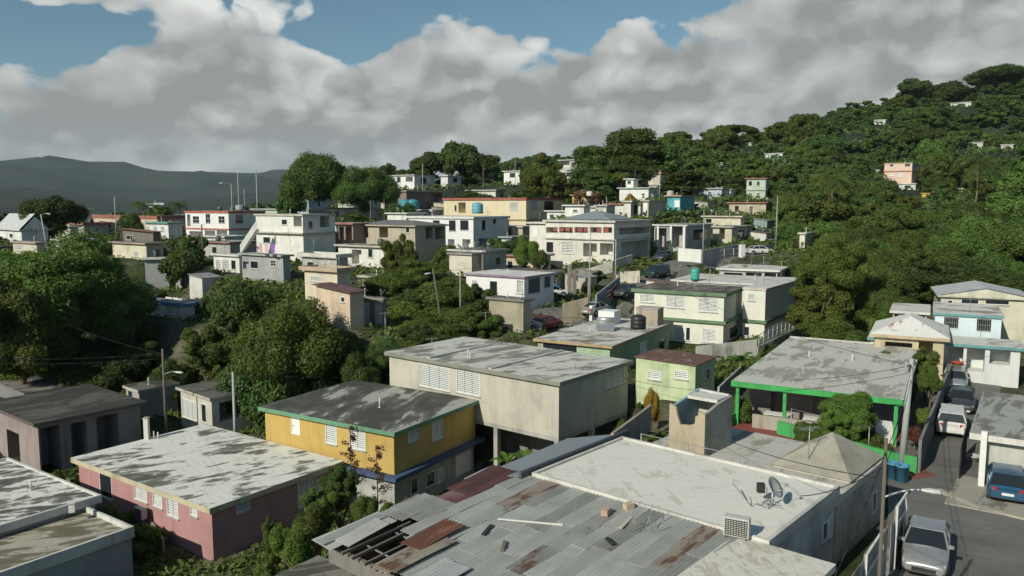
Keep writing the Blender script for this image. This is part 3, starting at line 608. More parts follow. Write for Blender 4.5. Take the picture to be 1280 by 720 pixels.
house('brown_block_house','shaded brown block house with long cream canopy','house',(508,238),494,557,d=186,base=262,wall=(.23,.19,.16),roof=R_GRY,fascia=(.5,.46,.36),wins=[(540,242,552,254,'o')],group=MIDH)
house('pale_hilltop_cottage','pale cottage with one small dark window near the skyline','house',(560,219),548,579,d=214,base=233,wall=(.6,.62,.62),roof=R_GRY,wins=[(566,222,572,228,'k')],group=MIDH)
house('white_garage_house','plain white garage left of the bright white two storey house','garage',(508,266),480,534,d=150,base=281,wall=(.70,.70,.66),roof=R_CLN,fascia=(.62,.62,.58),wins=[],group=MIDH)
house('cream_shed','tiny cream shed with dark slab roof among the vines','shed',(590,317),558,607,d=100,base=345,wall=(.58,.56,.46),roof=R_DRK,fascia=(.3,.27,.24),wins=[],oh=.25)
H21=house('purple_trimmed_house','white house with purple roof edge and grille porch','house',(656,346),579,696,d=87,base=388,wall=(.72,.71,.70),roof=((.66,.65,.62),(.3,.28,.28),.25),fascia=(.30,.22,.32),oh=.25,th=.18,dirt=.12,
    wins=[(646,350,655,367,'l'),(590,350,597,359,'l'),(612,351,622,366,'k'),(660,347,675,367,'b'),(680,345,688,360,'b')])
house('olive_shed','olive walled shed with flat dark slab beside the red car','shed',(655,375),607,668,d=76,base=415,wall=(.36,.33,.25),roof=R_DRK,fascia=(.22,.21,.18),wins=[],oh=.25)
house('white_ridge_house','small white house with one square window on the ridge','house',(650,213),627,656,d=216,base=231,wall=(.74,.74,.70),roof=R_GRY,wins=[(637,216,644,222,'k')])
house('terraced_ridge_house','white ridge house with open rooftop terrace right of the leafy ridge tree','house',(726,214),700,737,d=206,base=233,wall=(.72,.72,.66),roof=R_CLN,fascia=(.6,.6,.55),wins=[(708,216,715,221,'k')])
house('ridge_terrace_room','open fronted terrace room topping the ridge house','room',(722,199),697,731,d=222,base=214,wall=(.55,.56,.52),roof=R_GRY,fascia=(.5,.52,.5),wins=[(700,202,712,209,'o'),(714,203,720,209,'o')])
H24=house('white_box_house','plain white box house with teal roof edge below the flat crowned trees','house',(812,234),771,827,d=172,base=249,wall=(.70,.71,.68),roof=R_CLN,fascia=(.4,.5,.48),wins=[(817,238,821,243,'k')],vents=0)
house('rooftop_room','small white room built on the plain white box house','room',(793,223),779,801,d=176,base=235,wall=(.70,.70,.66),roof=R_CLN,wins=[(784,226,789,230,'k')],control=False,vents=0,sink=0)
for i,(n,l,r,d,b,w_,lab,ws) in enumerate([((731,256),702,742,140,274,(.72,.72,.68),'white cottage with a single grey louver behind the grey hip roof',[(716,262,722,265,'k')]),
    ((759,256),741,773,142,276,(.70,.70,.66),'white cottage with wide blank front, second behind the grey hip roof',[(743,260,756,270,'l')]),
    ((790,251),776,802,140,277,(.62,.61,.55),'cream cottage with narrow side yard beside the tan cottage',[(792,256,797,268,'k')]),
    ((812,250),800,835,138,271,(.46,.43,.35),'tan cottage with blank shaded side next to the turquoise house',[(802,253,809,266,'d')])]):
    house('hill_cottage',lab,'house',n,l,r,d=d,base=b,wall=w_,roof=R_GRY,wins=ws,group='cottages in a row behind the grey hip roof',vents=1)
house('turquoise_house','turquoise house under a long dusty pink roof','house',(852,244),830,872,d=152,base=264,wall=(.10,.38,.42),roof=((.45,.28,.22),(.2,.12,.1),.4),fascia=(.45,.27,.22),wins=[(843,250,850,259,'d')])
H27=house('big_white_house','big two storey white house with a long band of reddish shutters','house',(769,276),678,817,d=113,base=329,wall=(.64,.62,.56),roof=R_WHT,fascia=(.52,.50,.46),oh=.35,th=.25,dirt=.35,
    wins=[(681,284,697,291,'o'),(699,284,716,291,'o'),(718,284,735,291,'o'),(737,284,752,291,'o'),(754,284,765,291,'o'),(682,302,692,316,'k'),(702,302,717,317,'l'),(729,304,746,321,'o'),(750,304,766,319,'o'),(774,284,812,292,'o'),(776,301,812,325,'o')],bands=[(299,.18,.3,(.5,.48,.43))],vents=0)
# red brown shutters inside the band, hip roof on top
h=H27; W=h['W']
mb=MB(); LLm=h['LL']; e=[(2.2,LLm*.16),(h['LR']*.8,LLm*.16),(h['LR']*.8,LLm*.86),(2.2,LLm*.86)]
z0=h['H']+.12
mb.box(2.4,LLm*.18,h['H'],h['LR']*.78,LLm*.84,z0-.003); mb.build('attic_wall',paint((.4,.4,.38),.4),h['root'])
mb=MB(); mx=(2.2+h['LR']*.8)/2; hs=(h['LR']*.8-2.2)/2
r0,r1=(mx,LLm*.16+hs,z0+1.25),(mx,LLm*.86-hs,z0+1.25); c=[(x,y,z0) for x,y in e]
mb.quad(c[1],c[2],r1,r0); mb.quad(c[3],c[0],r0,r1); mb.tri(c[0],c[1],r0); mb.tri(c[2],c[3],r1); mb.quad(c[3],c[2],c[1],c[0]); mb.build('hip_roof',tin((.26,.30,.31),.05,.4),h['root'])
z=PD(769,291,113.3)[2]-h['zg']; z1=PD(769,284.5,113.3)[2]-h['zg']
for i in range(9):
    if i in (2,): continue
    y=W[1]+1+(W[3]-W[1]-2)*i/9; mb=MB(); mb.box(W[0]+.18,y,z+.05,W[0]+.24,y+(W[3]-W[1]-2)/9*.8,z1); mb.build('shutter',paint((.28,.10,.07),.4),h['root'])
house('white_annex_house','plain white annex on the left of the big shuttered house','annex',(690,278),657,705,d=122,base=318,wall=(.66,.65,.58),roof=R_CLN,wins=[(664,282,672,296,'d')],vents=0)
H28=house('white_column_house','grey house fronted by tall white porch columns','house',(859,281),815,892,d=126,base=318,wall=(.40,.40,.39),roof=R_GRY,fascia=(.60,.60,.57),oh=.3,wins=[(819,285,833,309,'o'),(839,284,853,309,'o'),(866,286,884,300,'k')],vents=0)
for px in (817,838,857): 
    q=w2l(H28,PD(px,282,126)); 
for t in (.02,.45,.88):
    c=MB(); y=.25+t*(H28['LL']-.8); c.box(.05,y,-1.2,.33,y+.32,H28['roofz']-.004); c.build('column',WHITE,H28['root'])
house('cream_flat_house','flat roofed cream house right of the white column house','house',(917,283),887,944,d=136,base=306,wall=(.56,.53,.42),roof=R_GRY,fascia=(.45,.42,.34),wins=[(899,286,906,299,'o'),(922,287,931,299,'k')])
house('cream_back_house','cream block standing just behind the flat roofed cream house','house',(928,270),876,934,d=144,base=284,wall=(.60,.56,.44),roof=R_GRY,wins=[(882,273,890,279,'k')],group=MIDH)
house('cream_roadside_house','narrow cream house half hidden by the big tree at the top street','house',(1008,291),997,1020,d=122,base=312,wall=(.62,.60,.48),roof=R_GRY,wins=[],LR=5)
house('white_parapet_house','grey walled house with white roof parapet below the white stair house','house',(420,321),371,441,d=100,base=342,wall=(.42,.42,.39),roof=R_WHT,fascia=(.62,.61,.55),lip=.3,wins=[(384,327,392,334,'k'),(402,328,412,335,'l')],group=MIDH)
house('ochre_post_house','ochre house with dark openings under a thin flat roof behind the white cottages','house',(752,243),712,768,d=180,base=253,wall=(.55,.38,.13),roof=R_DRK,fascia=(.4,.33,.18),wins=[(718,245,726,251,'o'),(733,245,741,251,'o')],group=MIDH)
house('blue_grey_cottage','blue grey cottage right of the bright white two storey house','house',(640,296),622,662,d=132,base=314,wall=(.36,.42,.45),roof=R_GRY,wins=[(627,300,632,311,'d')],group=MIDH)
house('stained_white_house','stained white house with grille window between the peach shed and the vines','house',(474,346),446,492,d=90,base=366,wall=(.60,.60,.55),roof=R_GRY,fascia=(.5,.48,.42),wins=[(452,350,462,358,'b')],group=MIDH)
house('grey_step_house','grey stepped house just left of the red beam porch','house',(412,290),396,424,d=124,base=312,wall=(.38,.37,.35),roof=R_GRY,wins=[(400,294,406,301,'k')],group=MIDH,LR=5)
house('brick_toned_house','low brick toned house at the left skyline beside the red trimmed white house','house',(222,282),196,232,d=158,base=298,wall=(.36,.24,.18),roof=R_DRK,wins=[(204,286,210,292,'k')],group=MIDH,LR=5)
house('white_flat_house','white flat house at the far left above the low cream strip','house',(86,283),58,102,d=150,base=300,wall=(.64,.64,.6),roof=R_WHT,wins=[(66,287,73,293,'k')],group=MIDH)
# left side
house('white_gable_house','white gabled house at the left edge of the village','house',(24,287),-40,34,d=132,base=304,wall=(.70,.71,.69),kind='gable',rise=2.6,rmat=tin((.55,.56,.56),.05,.3),wins=[(12,292,16,297,'k')],a=50,LL=12,LR=5)
house('low_cream_house','low cream strip of a house behind the dense tree crown','house',(44,303),12,58,d=112,base=318,wall=(.55,.52,.42),roof=R_GRY,fascia=(.4,.3,.25),wins=[(22,306,28,313,'l')],group=MIDH)
house('long_red_roof_house','long pinkish house under a dull red roof edge','house',(196,270),97,233,d=168,base=288,wall=(.58,.46,.38),roof=((.32,.15,.11),(.18,.10,.08),.5),fascia=(.33,.14,.10),th=.6,oh=.2,wins=[(108,277,116,284,'k'),(132,277,139,285,'k'),(170,276,176,284,'k'),(205,274,214,283,'k')])
house('turquoise_trimmed_house','white house with turquoise roof edge and two pale windows','house',(209,278),178,232,d=146,base=298,wall=(.70,.71,.68),roof=R_GRY,fascia=(.15,.38,.32),wins=[(182,283,187,289,'l'),(192,283,197,289,'l'),(201,283,206,289,'l')])
house('rusty_strip_house','dark low house with rusty orange sheet roof','house',(190,290),148,206,d=130,base=304,wall=(.18,.16,.14),kind='shed',rise=.4,rmat=tin((.32,.16,.1),.6,.2),wins=[(158,294,166,300,'k')])
house('cream_block_house','cream block with dark doorway standing above the bare grey wall','house',(181,304),135,209,d=120,base=324,wall=(.62,.58,.45),roof=R_DRK,fascia=(.42,.3,.24),wins=[(195,312,201,321,'o'),(168,314,173,321,'l')])
house('bare_grey_wall_house','blank grey box with white roof lip above the blue edged house','house',(176,323),165,214,d=113,base=362,wall=(.36,.37,.37),roof=R_CLN,fascia=(.62,.62,.6),wins=[],a=20,vents=0,dirt=.2)
house('blue_edged_house','white house with bright blue roof edge and pale shutters','house',(227,380),163,246,d=92,base=399,wall=(.64,.65,.60),roof=R_GRY,fascia=(.06,.24,.42),oh=.2,th=.35,wins=[(192,381,202,391,'l'),(206,383,216,393,'l')])
# hillside
HG='pale houses scattered among the hillside trees'
house('pink_hill_house','two storey pink house half way up the wooded hill','house',(1141,203),1105,1152,d=230,base=223,wall=(.64,.48,.39),roof=R_GRY,fascia=(.5,.33,.26),oh=.15,dirt=.15,wins=[(1131,204,1138,208,'k'),(1142,204,1147,208,'k'),(1112,204,1117,208,'k'),(1122,215,1129,221,'l'),(1111,216,1117,220,'l')],bands=[(213,.3,.2,(.45,.2,.15))])
for n,l,r,d,b,w_,lab in [((1146,229),1122,1155,222,237,(.6,.62,.62),'white shed with sheet roof just below the pink hill house'),((1163,241),1151,1170,206,254,(.62,.42,.1),'tiny orange fronted house below the pink hill house'),
    ((979,191),955,986,260,199,(.62,.68,.68),'white roofed cabin on the lower left shoulder of the hill'),((941,178),924,947,300,184,(.62,.6,.56),'small white house under the umbrella shaped skyline tree'),
    ((1108,149),1092,1114,330,155,(.7,.7,.66),'tilted white house glimpsed below the skyline of the hill'),((1215,127),1187,1224,360,135,(.6,.6,.58),'white house near the hill summit at the right'),
    ((1230,177),1202,1235,290,186,(.55,.54,.48),'cream house high on the upper right slope'),((1268,180),1250,1276,280,190,(.56,.54,.48),'block of bare concrete at the right edge of the hill'),
    ((1070,164),1054,1076,315,169,(.68,.68,.66),'white roof peeking out in the middle of the slope'),
    ((1100,212),1094,1108,245,218,(.6,.58,.5),'grey shed in the trees left of the pink hill house'),((904,203),893,913,255,209,(.62,.63,.6),'pale roof edge showing beside the lower hill houses'),((1205,235),1196,1212,215,240,(.5,.5,.48),'low grey roof right of the pink hill house')]:
    house('hillside_house',lab,'house',n,l,r,d=d,base=b,wall=w_,roof=R_CLN,wins=[(l+(n[0]-l)*.35,n[1]+2.5,l+(n[0]-l)*.7,b-1.5,'k')] if n[0]-l>12 else [],group=HG,vents=0,oh=.3)
TREEH=[]
def ovl(r,q):
    w_=min(r[1],q[1])-max(r[0],q[0]); h_=min(r[3],q[3])-max(r[2],q[2])
    return 0 if w_<=0 or h_<=0 else w_*h_/max(1,(q[1]-q[0])*(q[3]-q[2]))
def guess(x,y):   # height from the control points near by
    best=sorted(CTRL,key=lambda c:(c[0]-x)**2+(c[1]-y)**2)[:6]; ws=[1/((c[0]-x)**2+(c[1]-y)**2+4) for c in best]; return sum(w*c[2] for w,c in zip(ws,best))/sum(ws)
NAMED=[(o.location.x,o.location.y,o.name.split('.')[0].replace('_',' ')) for o in COL.objects if o.get('category') in ('house','porch','garage')]
rf_=random.Random(21); nfill=0; used=set()
COLS=[('white',(.68,.68,.64)),('cream',(.60,.56,.45)),('grey',(.40,.40,.38)),('pale peach',(.58,.46,.36)),('pale blue',(.42,.50,.54)),('off white',(.60,.60,.55)),('tan',(.46,.41,.31)),('pale green',(.46,.54,.44))]
for t_ in range(9000):
    if nfill>=34: break
    px=rf_.uniform(60,700) if rf_.random()<.8 else rf_.uniform(700,960); d=rf_.uniform(98,196) if px>330 else rf_.uniform(118,190)
    x=(px-640)/F*d; y=d
    if px>700 and d<128: continue
    LLf,LRf=rf_.uniform(5,9.5),rf_.uniform(4.5,7); a=55+rf_.uniform(-6,8); ax=Vector((math.cos(R_(a)),math.sin(R_(a)),0)); ay=Vector((-ax.y,ax.x,0))
    bad=False
    for x0,y0,bx,by,LR0,LL0 in FOOT:
        for u_ in (0,.5,1):
            for v_ in (0,.5,1):
                p_=Vector((x,y,0))+ax*LRf*u_+ay*LLf*v_; uu=(p_.x-x0)*bx.x+(p_.y-y0)*bx.y; vv_=(p_.x-x0)*by.x+(p_.y-y0)*by.y
                if -1<uu<LR0+1 and -1<vv_<LL0+1: bad=True
        if bad: break
    if bad: continue
    if any((x+2-q_[0])**2+(y+3-q_[1])**2<64 for q_ in ((0.5,80),(9,89),(17,100),(25,114),(31,121),(39,127),(50,132),(21,120),(20,132))): continue
    zg_=guess(x,y); H=rf_.choice([2.9,3.0,3.2,5.7]) if d>110 else 3.0; Nw=Vector((x,y,zg_+H))
    cs=[px_of(Nw),px_of(Nw+ax*LRf),px_of(Nw+ay*LLf)]; r=(min(c[0] for c in cs),max(c[0] for c in cs),min(c[1] for c in cs),px_of((x,y,zg_))[1])
    if any((q[4]>y and ovl(r,q)>.16) or (q[4]<=y and ovl(q,r)>.75) for q in PROT): continue
    nm=sorted(NAMED,key=lambda q:(q[0]-x)**2+(q[1]-y)**2)[0]; cn,cv=rf_.choice(COLS)
    side='left of' if x<nm[0]-3 else 'right of' if x>nm[0]+3 else 'in front of' if y<nm[1] else 'behind'
    lab=('two storey ' if H>5 else 'small ')+cn+' flat roofed house '+side+' the '+nm[2]
    if lab in used: continue
    used.add(lab); ws=[]
    for f_ in (.25,.6):
        e=cs[2][0]+(cs[0][0]-cs[2][0])*f_; yy=(cs[0][1]+cs[2][1])/2
        for st_ in ([0,1] if H>5 else [0]): s_=F/y; ws.append((e-.4*s_,yy+(.8+2.8*st_)*s_,e+.4*s_,yy+(1.9+2.8*st_)*s_,rf_.choice('lkgo')))
    e=(cs[0][0]+cs[1][0])/2; ws.append((e-.3*F/y,cs[0][1]+.8*F/y,e+.3*F/y,cs[0][1]+1.9*F/y,'k'))
    house('village_house',lab,'house',cs[0],Nw=Nw,LL=LLf,LR=LRf,a=a,zg=zg_,wall=cv,roof=rf_.choice([R_GRY,R_WHT,R_DRK,R_CLN]),fascia=rf_.choice([None,(.5,.5,.47),(.35,.16,.12),(.6,.59,.54)]),wins=ws,bands=[(2.9,.2,.25,(.45,.44,.4))] if H>5 else (),lip=rf_.choice([0,0,.25]),group='filler' and 'flat roofed houses between the larger ones',vents=rf_.choice([0,1,2]))
    nfill+=1
print('fill houses',nfill)
# protect extra things from random trees
for q in [(655,700,398,418,85),(720,770,365,392,88),(800,845,322,348,104),(925,985,312,330,128),(860,985,300,352,112),(720,850,340,400,92),(815,930,295,340,110),(640,740,330,420,90)]: PROT.append(q)
# fillers hidden among the trees of the village (dark slabs), rusty car port roofs
# =================================================================== GROUND
def strip_mesh(pts, w, hfun, off, seg=1.0, curve=None):
    out = []
    return out
# controls for the two streets
for px,py,z in [(1190,540,0),(1160,600,0),(1230,660,0),(1270,700,0),(1150,720,0),(1200,500,0),(1225,470,.2)]:
    q=P(px,py,z); ctlw(q.x,q.y,z)
UPR=[(0.5,80,.9),(3.8,86,1.6),(9.2,89,2.9),(13.5,94.5,4.0),(17.5,100,5.0),(21,106,5.8),(25,114,6.6),(31,121,6.9),(39,127,6.8),(50,132,6.8)]
for x,y,z in UPR: ctlw(x,y,z); ctlw(x+2,y-1,z)
def axis(segs):
    out=[segs[0][0]]
    for a,b,st in segs:
        n=max(1,int(round((b-a)/st))); out+= [a+(b-a)*(i+1)/n for i in range(n)]
    return np.array(out)
xs=axis([(-12000,-6000,600),(-6000,-1500,160),(-1500,-400,40),(-400,-100,8),(-100,-60,2.5),(-60,60,1.1),(60,130,3),(130,420,9),(420,1500,45),(1500,6000,200),(6000,12000,700)])
ys=axis([(-400,-20,20),(-20,15,3),(15,140,1.1),(140,240,2.2),(240,480,6),(480,1000,16),(1000,2200,60),(2200,5600,85),(5600,9000,400),(9000,20000,1500)])
GX,GY=np.meshgrid(xs,ys); GZ=heights(GX,GY)
def hz(x,y):
    i=min(max(np.searchsorted(xs,x)-1,0),len(xs)-2); j=min(max(np.searchsorted(ys,y)-1,0),len(ys)-2)
    u=(x-xs[i])/(xs[i+1]-xs[i]); v=(y-ys[j])/(ys[j+1]-ys[j])
    # quads are split along the i,j -> i+1,j+1 diagonal
    a,b,c,d=GZ[j,i],GZ[j,i+1],GZ[j+1,i+1],GZ[j+1,i]
    return float(a+(b-a)*u+(c-b)*v if u>=v else a+(c-d)*u+(d-a)*v)
nx,ny=len(xs),len(ys)
verts=np.stack([GX.ravel(),GY.ravel(),GZ.ravel()],1)
jj,ii=np.meshgrid(np.arange(ny-1),np.arange(nx-1),indexing='ij'); k=(jj*nx+ii).ravel()
tris=np.concatenate([np.stack([k,k+1,k+nx+1],1),np.stack([k,k+nx+1,k+nx],1)])
def np_mesh(name,v,faces,smooth=True):
    me=bpy.data.meshes.new(name); n=len(v); m=len(faces); w=faces.shape[1]
    me.vertices.add(n); me.vertices.foreach_set('co',v.astype(np.float32).ravel())
    me.loops.add(m*w); me.loops.foreach_set('vertex_index',faces.astype(np.int32).ravel())
    me.polygons.add(m); me.polygons.foreach_set('loop_start',np.arange(0,m*w,w,dtype=np.int32))
    try: me.polygons.foreach_set('loop_total',np.full(m,w,dtype=np.int32))
    except Exception: pass
    me.polygons.foreach_set('use_smooth',np.full(m,smooth)); me.update(calc_edges=True); return me
# ground material: dirt and weeds near, dark forest green on hills and mountains
m,nt,b=newmat('ground_soil')
v=coords(nt); n1=noise(nt,v,.12,6,.65); n2=noise(nt,v,.9,5,.7); n3=noise(nt,v,.0035,7,.75)
soil=mix(nt,ramp(nt,n2,[(.3,0),(.7,1)]),(.07,.065,.045),(.15,.14,.105))
green=mix(nt,ramp(nt,n2,[(.35,0),(.65,1)]),(.025,.035,.014),(.055,.065,.024))
near=mix(nt,ramp(nt,n1,[(.40,0),(.56,1)]),soil,green)
geo=N(nt,'ShaderNodeNewGeometry'); sx=N(nt,'ShaderNodeSeparateXYZ'); nt.links.new(geo.outputs['Position'],sx.inputs[0])
farm=N(nt,'ShaderNodeMapRange'); nt.links.new(sx.outputs[1],farm.inputs[0]); farm.inputs[1].default_value=100; farm.inputs[2].default_value=220
forest=mix(nt,ramp(nt,n3,[(.3,0),(.7,1)]),(.012,.022,.018),(.040,.055,.036))
nt.links.new(mix(nt,farm.outputs[0],near,forest),b.inputs['Base Color']); b.inputs['Roughness'].default_value=.95; b.inputs['Specular IOR Level'].default_value=.1
bump(nt,n2,b,.6,.15)
g=link('ground',np_mesh('ground',verts,tris),m); tag(g,kind='structure')

def asphalt(col=(.105,.105,.095)):
    m,nt,b=newmat('worn_asphalt'); v=coords(nt); n1=noise(nt,v,.35,5,.65); n2=noise(nt,v,14,3,.7); n3=noise(nt,coords(nt,(1,.25,1),R_(58)),1.2,5,.7)
    c=mix(nt,ramp(nt,n1,[(.35,0),(.7,1)]),col,tuple(x*1.55 for x in col)); c=mix(nt,mth(nt,'MULTIPLY',ramp(nt,n3,[(.52,0),(.6,1)]),.45),c,tuple(x*.55 for x in col))
    c=mix(nt,mth(nt,'MULTIPLY',n2,.35),c,(.16,.155,.14)); nt.links.new(c,b.inputs['Base Color']); b.inputs['Roughness'].default_value=.9; bump(nt,n2,b,.5,.01); return m
ASPH=asphalt(); SLAB=roofmat((.33,.32,.28),(.14,.13,.11),.4)
def ribbon(name,pts,w,off,mat,kind='structure',wfun=None,thick=0,step=.8):
    """a strip following the ground along a polyline"""
    P2=[Vector((p[0],p[1],0)) for p in pts]; out=[]
    for a,b_ in zip(P2[:-1],P2[1:]):
        n=max(1,int((b_-a).length/step))
        out+=[a.lerp(b_,i/n) for i in range(n)]
    out.append(P2[-1]); mb=MB(); nw=max(2,int(w/1.0)); rows=[]
    for i,p in enumerate(out):
        a=out[max(i-2,0)]; b_=out[min(i+2,len(out)-1)]; d=(b_-a).normalized(); nrm=Vector((-d.y,d.x,0)); ww=w if wfun is None else wfun(i/(len(out)-1))
        row=[]
        for j in range(nw+1):
            q=p+nrm*ww*(j/nw-.5); row.append((q.x,q.y,hz(q.x,q.y)+off))
        rows.append(row)
    for r0,r1 in zip(rows[:-1],rows[1:]):
        for j in range(nw): mb.quad(r0[j+1],r0[j],r1[j],r1[j+1])
    if thick:
        for r0,r1 in zip(rows[:-1],rows[1:]):
            for j in (0,nw):
                a,b_=r0[j],r1[j]; mb.quad((a[0],a[1],a[2]-thick),(b_[0],b_[1],b_[2]-thick),b_,a)
    return tag(mb.build(name,mat),kind=kind)
def xyP(px,py,z=0): q=P(px,py,z); return (q.x,q.y)
ribbon('road',[(9,14),(13.2,22),xyP(1190,660),xyP(1177,590),xyP(1195,500),xyP(1216,458)],5.4,.05,ASPH)
ribbon('road',[xyP(1175,660),xyP(1240,672),(31,27),(60,22)],9,.046,ASPH)
ribbon('road',UPR,6.4,.06,ASPH)
ribbon('road',[(25,114),(21.5,120),(20,127),(20,140)],4.5,.055,ASPH)
# concrete driveway of the carport house with kerb lip
ribbon('pavement',[xyP(1190,612),xyP(1275,628),(40,35.5)],5.2,.12,SLAB,thick=.14)
ribbon('kerb',[xyP(1172,614),xyP(1215,634),xyP(1280,650),(40,31)],.35,.15,paint((.42,.38,.30),.5),thick=.18)
ribbon('pavement',[xyP(1120,592),xyP(1150,588)],2.2,.14,paint((.24,.09,.07),.5),thick=.16)
ribbon('pavement',[(16.2,33),(12.4,26.5),(9,20)],.9,.13,SLAB,thick=.15)
ribbon('path',[xyP(560,602,-4.8),xyP(640,585,-4.8),xyP(700,580,-4.6)],6,.05,roofmat((.26,.22,.16),(.10,.09,.06),.5))
ribbon('path',[PD(655,412,80)[:2],PD(690,395,84)[:2],PD(720,378,88)[:2]],2.6,.07,SLAB)
# =================================================================== VEGETATION
LEAF_A=leafmat((.047,.082,.016),(.145,.205,.042),'broad_leaves'); LEAF_D=leafmat((.038,.068,.017),(.102,.150,.034),'dark_leaves')
LEAF_Y=leafmat((.060,.10,.018),(.16,.21,.040),'yellow_green_leaves'); LEAF_O=leafmat((.25,.12,.02),(.32,.22,.03),'croton_leaves'); LEAF_R=leafmat((.12,.045,.03),(.16,.09,.05),'dry_red_leaves',.2)
LEAF_B=leafmat((.055,.11,.02),(.11,.18,.03),'banana_leaves',.35); LEAF_P=leafmat((.05,.075,.018),(.12,.14,.03),'palm_leaves',.3)
def leaf_cloud(r,cent,rad,flat,n,ls,squash=1.0,normal_out=.9):
    """leaf quads spread over clumps; returns verts, quads"""
    K=len(cent); k=r.integers(0,K,n*2); 
    w=rad**2; k=r.choice(K,n*2,p=w/w.sum())
    dr=r.normal(size=(n*2,3)); dr/=np.linalg.norm(dr,axis=1)[:,None]
    rr=r.uniform(.66,1.0,n*2)+.28*r.random(n*2)**3
    p=cent[k]+dr*(rad[k]*rr)[:,None]*np.stack([np.ones(n*2),np.ones(n*2),flat[k]],1)
    keep=np.ones(n*2,bool)
    for c,R,f in zip(cent,rad,flat):
        q=(p-c)/np.array([R,R,R*f]); keep&=(np.einsum('ij,ij->i',q,q)>.52)
    p=p[keep][:n]; dr=dr[keep][:n]; n=len(p)
    nm=dr*normal_out+r.normal(size=(n,3))*.55+np.array([0,0,.25]); nm/=np.linalg.norm(nm,axis=1)[:,None]
    t=np.cross(nm,r.normal(size=(n,3))); t/=np.linalg.norm(t,axis=1)[:,None]; bt=np.cross(nm,t)
    s=ls*r.uniform(.55,1.35,n)[:,None]
    A_=np.array([1,1,.5]); v=np.stack([p-t*s*A_,p-(bt*s*.55-nm*s*.12)*A_,p+t*s*A_,p+(bt*s*.55+nm*s*.12)*A_],1).reshape(-1,3)
    f=np.arange(n*4).reshape(-1,4)
    return v,f
def ball(c,R,f,nu=8,nv=5):
    vs=[];fs=[]
    for j in range(nv+1):
        ph=math.pi*j/nv
        for i in range(nu):
            th=2*math.pi*i/nu; vs.append((c[0]+R*math.sin(ph)*math.cos(th),c[1]+R*math.sin(ph)*math.sin(th),c[2]+R*f*math.cos(ph)))
    for j in range(nv):
        for i in range(nu): fs.append((j*nu+i,j*nu+(i+1)%nu,(j+1)*nu+(i+1)%nu,(j+1)*nu+i))
    return np.array(vs),np.array(fs)
def crown_data(seed,K=26,n=6000,ls=.06,style='round',core=True):
    r=np.random.default_rng(seed); cent=[];rad=[];fl=[]
    for i in range(K):
        if style=='round':
            d=r.normal(size=3); d/=np.linalg.norm(d); d[2]=abs(d[2])*.95-.25 if r.random()<.8 else d[2]
            q=r.uniform(.42,.78); c=np.array([d[0]*q,d[1]*q,.5+d[2]*q*.5]); R=r.uniform(.2,.36); f=r.uniform(.42,.55)
        elif style=='loose':
            d=r.normal(size=3); d/=np.linalg.norm(d); q=r.uniform(.3,.9); c=np.array([d[0]*q,d[1]*q,.5+d[2]*q*.48]); R=r.uniform(.13,.3); f=r.uniform(.35,.5)
        elif style=='layer':
            z=r.choice([.25,.45,.65,.85])+r.uniform(-.06,.06); a=r.uniform(0,6.28); q=r.uniform(.15,.8)*(1.15-z*.55); c=np.array([math.cos(a)*q,math.sin(a)*q,z]); R=r.uniform(.2,.36); f=r.uniform(.30,.44)
        elif style=='flat':
            a=r.uniform(0,6.28); q=math.sqrt(r.random())*.78; c=np.array([math.cos(a)*q,math.sin(a)*q,.62+.22*(1-q)+r.uniform(-.08,.08)]); R=r.uniform(.2,.32); f=r.uniform(.3,.45)
        elif style=='bush':
            a=r.uniform(0,6.28); q=math.sqrt(r.random())*.7; c=np.array([math.cos(a)*q,math.sin(a)*q,r.uniform(.15,.72)*(1.1-.5*q)]); R=r.uniform(.24,.4); f=r.uniform(.4,.6)
        cent.append(c);rad.append(R);fl.append(f)
    cent=np.array(cent);rad=np.array(rad);fl=np.array(fl)
    v,f=leaf_cloud(r,cent,rad,fl,n,ls)
    if core:
        V=[v];Fs=[f];o=len(v)
        for c,R,fz in zip(cent,rad,fl):
            bv,bf=ball(c,R*.66,fz); bv=bv+r.normal(size=bv.shape)*.02; V.append(bv);Fs.append(bf+o);o+=len(bv)
        v=np.concatenate(V);f=np.concatenate(Fs)
    return v,f,cent
CROWN={}
def crown(style,lod,mat,var):
    key=(style,lod,mat.name,var)
    if key not in CROWN:
        K,n,ls={'X':(95,95000,.0175),'x':(70,55000,.024),'h':(44,21000,.038),'m':(28,7500,.062),'l':(16,2200,.11),'s':(10,700,.18)}[lod]
        if style=='layer': K=int(K*1.4)
        if lod=='h' and style=='bush': K=26
        v,f,_=crown_data(hash_(style,lod,var),K,n,ls,style)
        me=np_mesh('crown',v,f,False); me.materials.append(mat); CROWN[key]=me
    return CROWN[key]
def hash_(*a): return sum((i+3)*sum(map(ord,str(x)))*131 for i,x in enumerate(a))%99991
TRK={}
def trunk_mesh(var,tall):
    key=(var,tall)
    if key not in TRK:
        r=random.Random(var*7+1); mb=MB()
        lean=Vector((r.uniform(-.12,.12),r.uniform(-.12,.12),0)); fork=Vector((lean.x*.5,lean.y*.5,.42 if tall else .25))
        mb.path([Vector((0,0,-.08)),Vector((lean.x*.2,lean.y*.2,fork.z*.5)),fork],.075,8,r1=.055)
        for i in range(7):
            a=i*2*math.pi/7+r.uniform(-.4,.4); q=r.uniform(.35,.68); e=Vector((math.cos(a)*q,math.sin(a)*q,r.uniform(.6,.92))); mid=fork.lerp(e,.5)+Vector((0,0,-.05+r.uniform(0,.08)))
            mb.path([fork,mid,e],.04,6,r1=.012)
            e2=mid+Vector((r.uniform(-.25,.25),r.uniform(-.25,.25),.25)); mb.path([mid,e2],.02,5,r1=.008)
        o=mb.build('trunk',BARK); TRK[key]=o.data; bpy.data.objects.remove(o)
    return TRK[key]
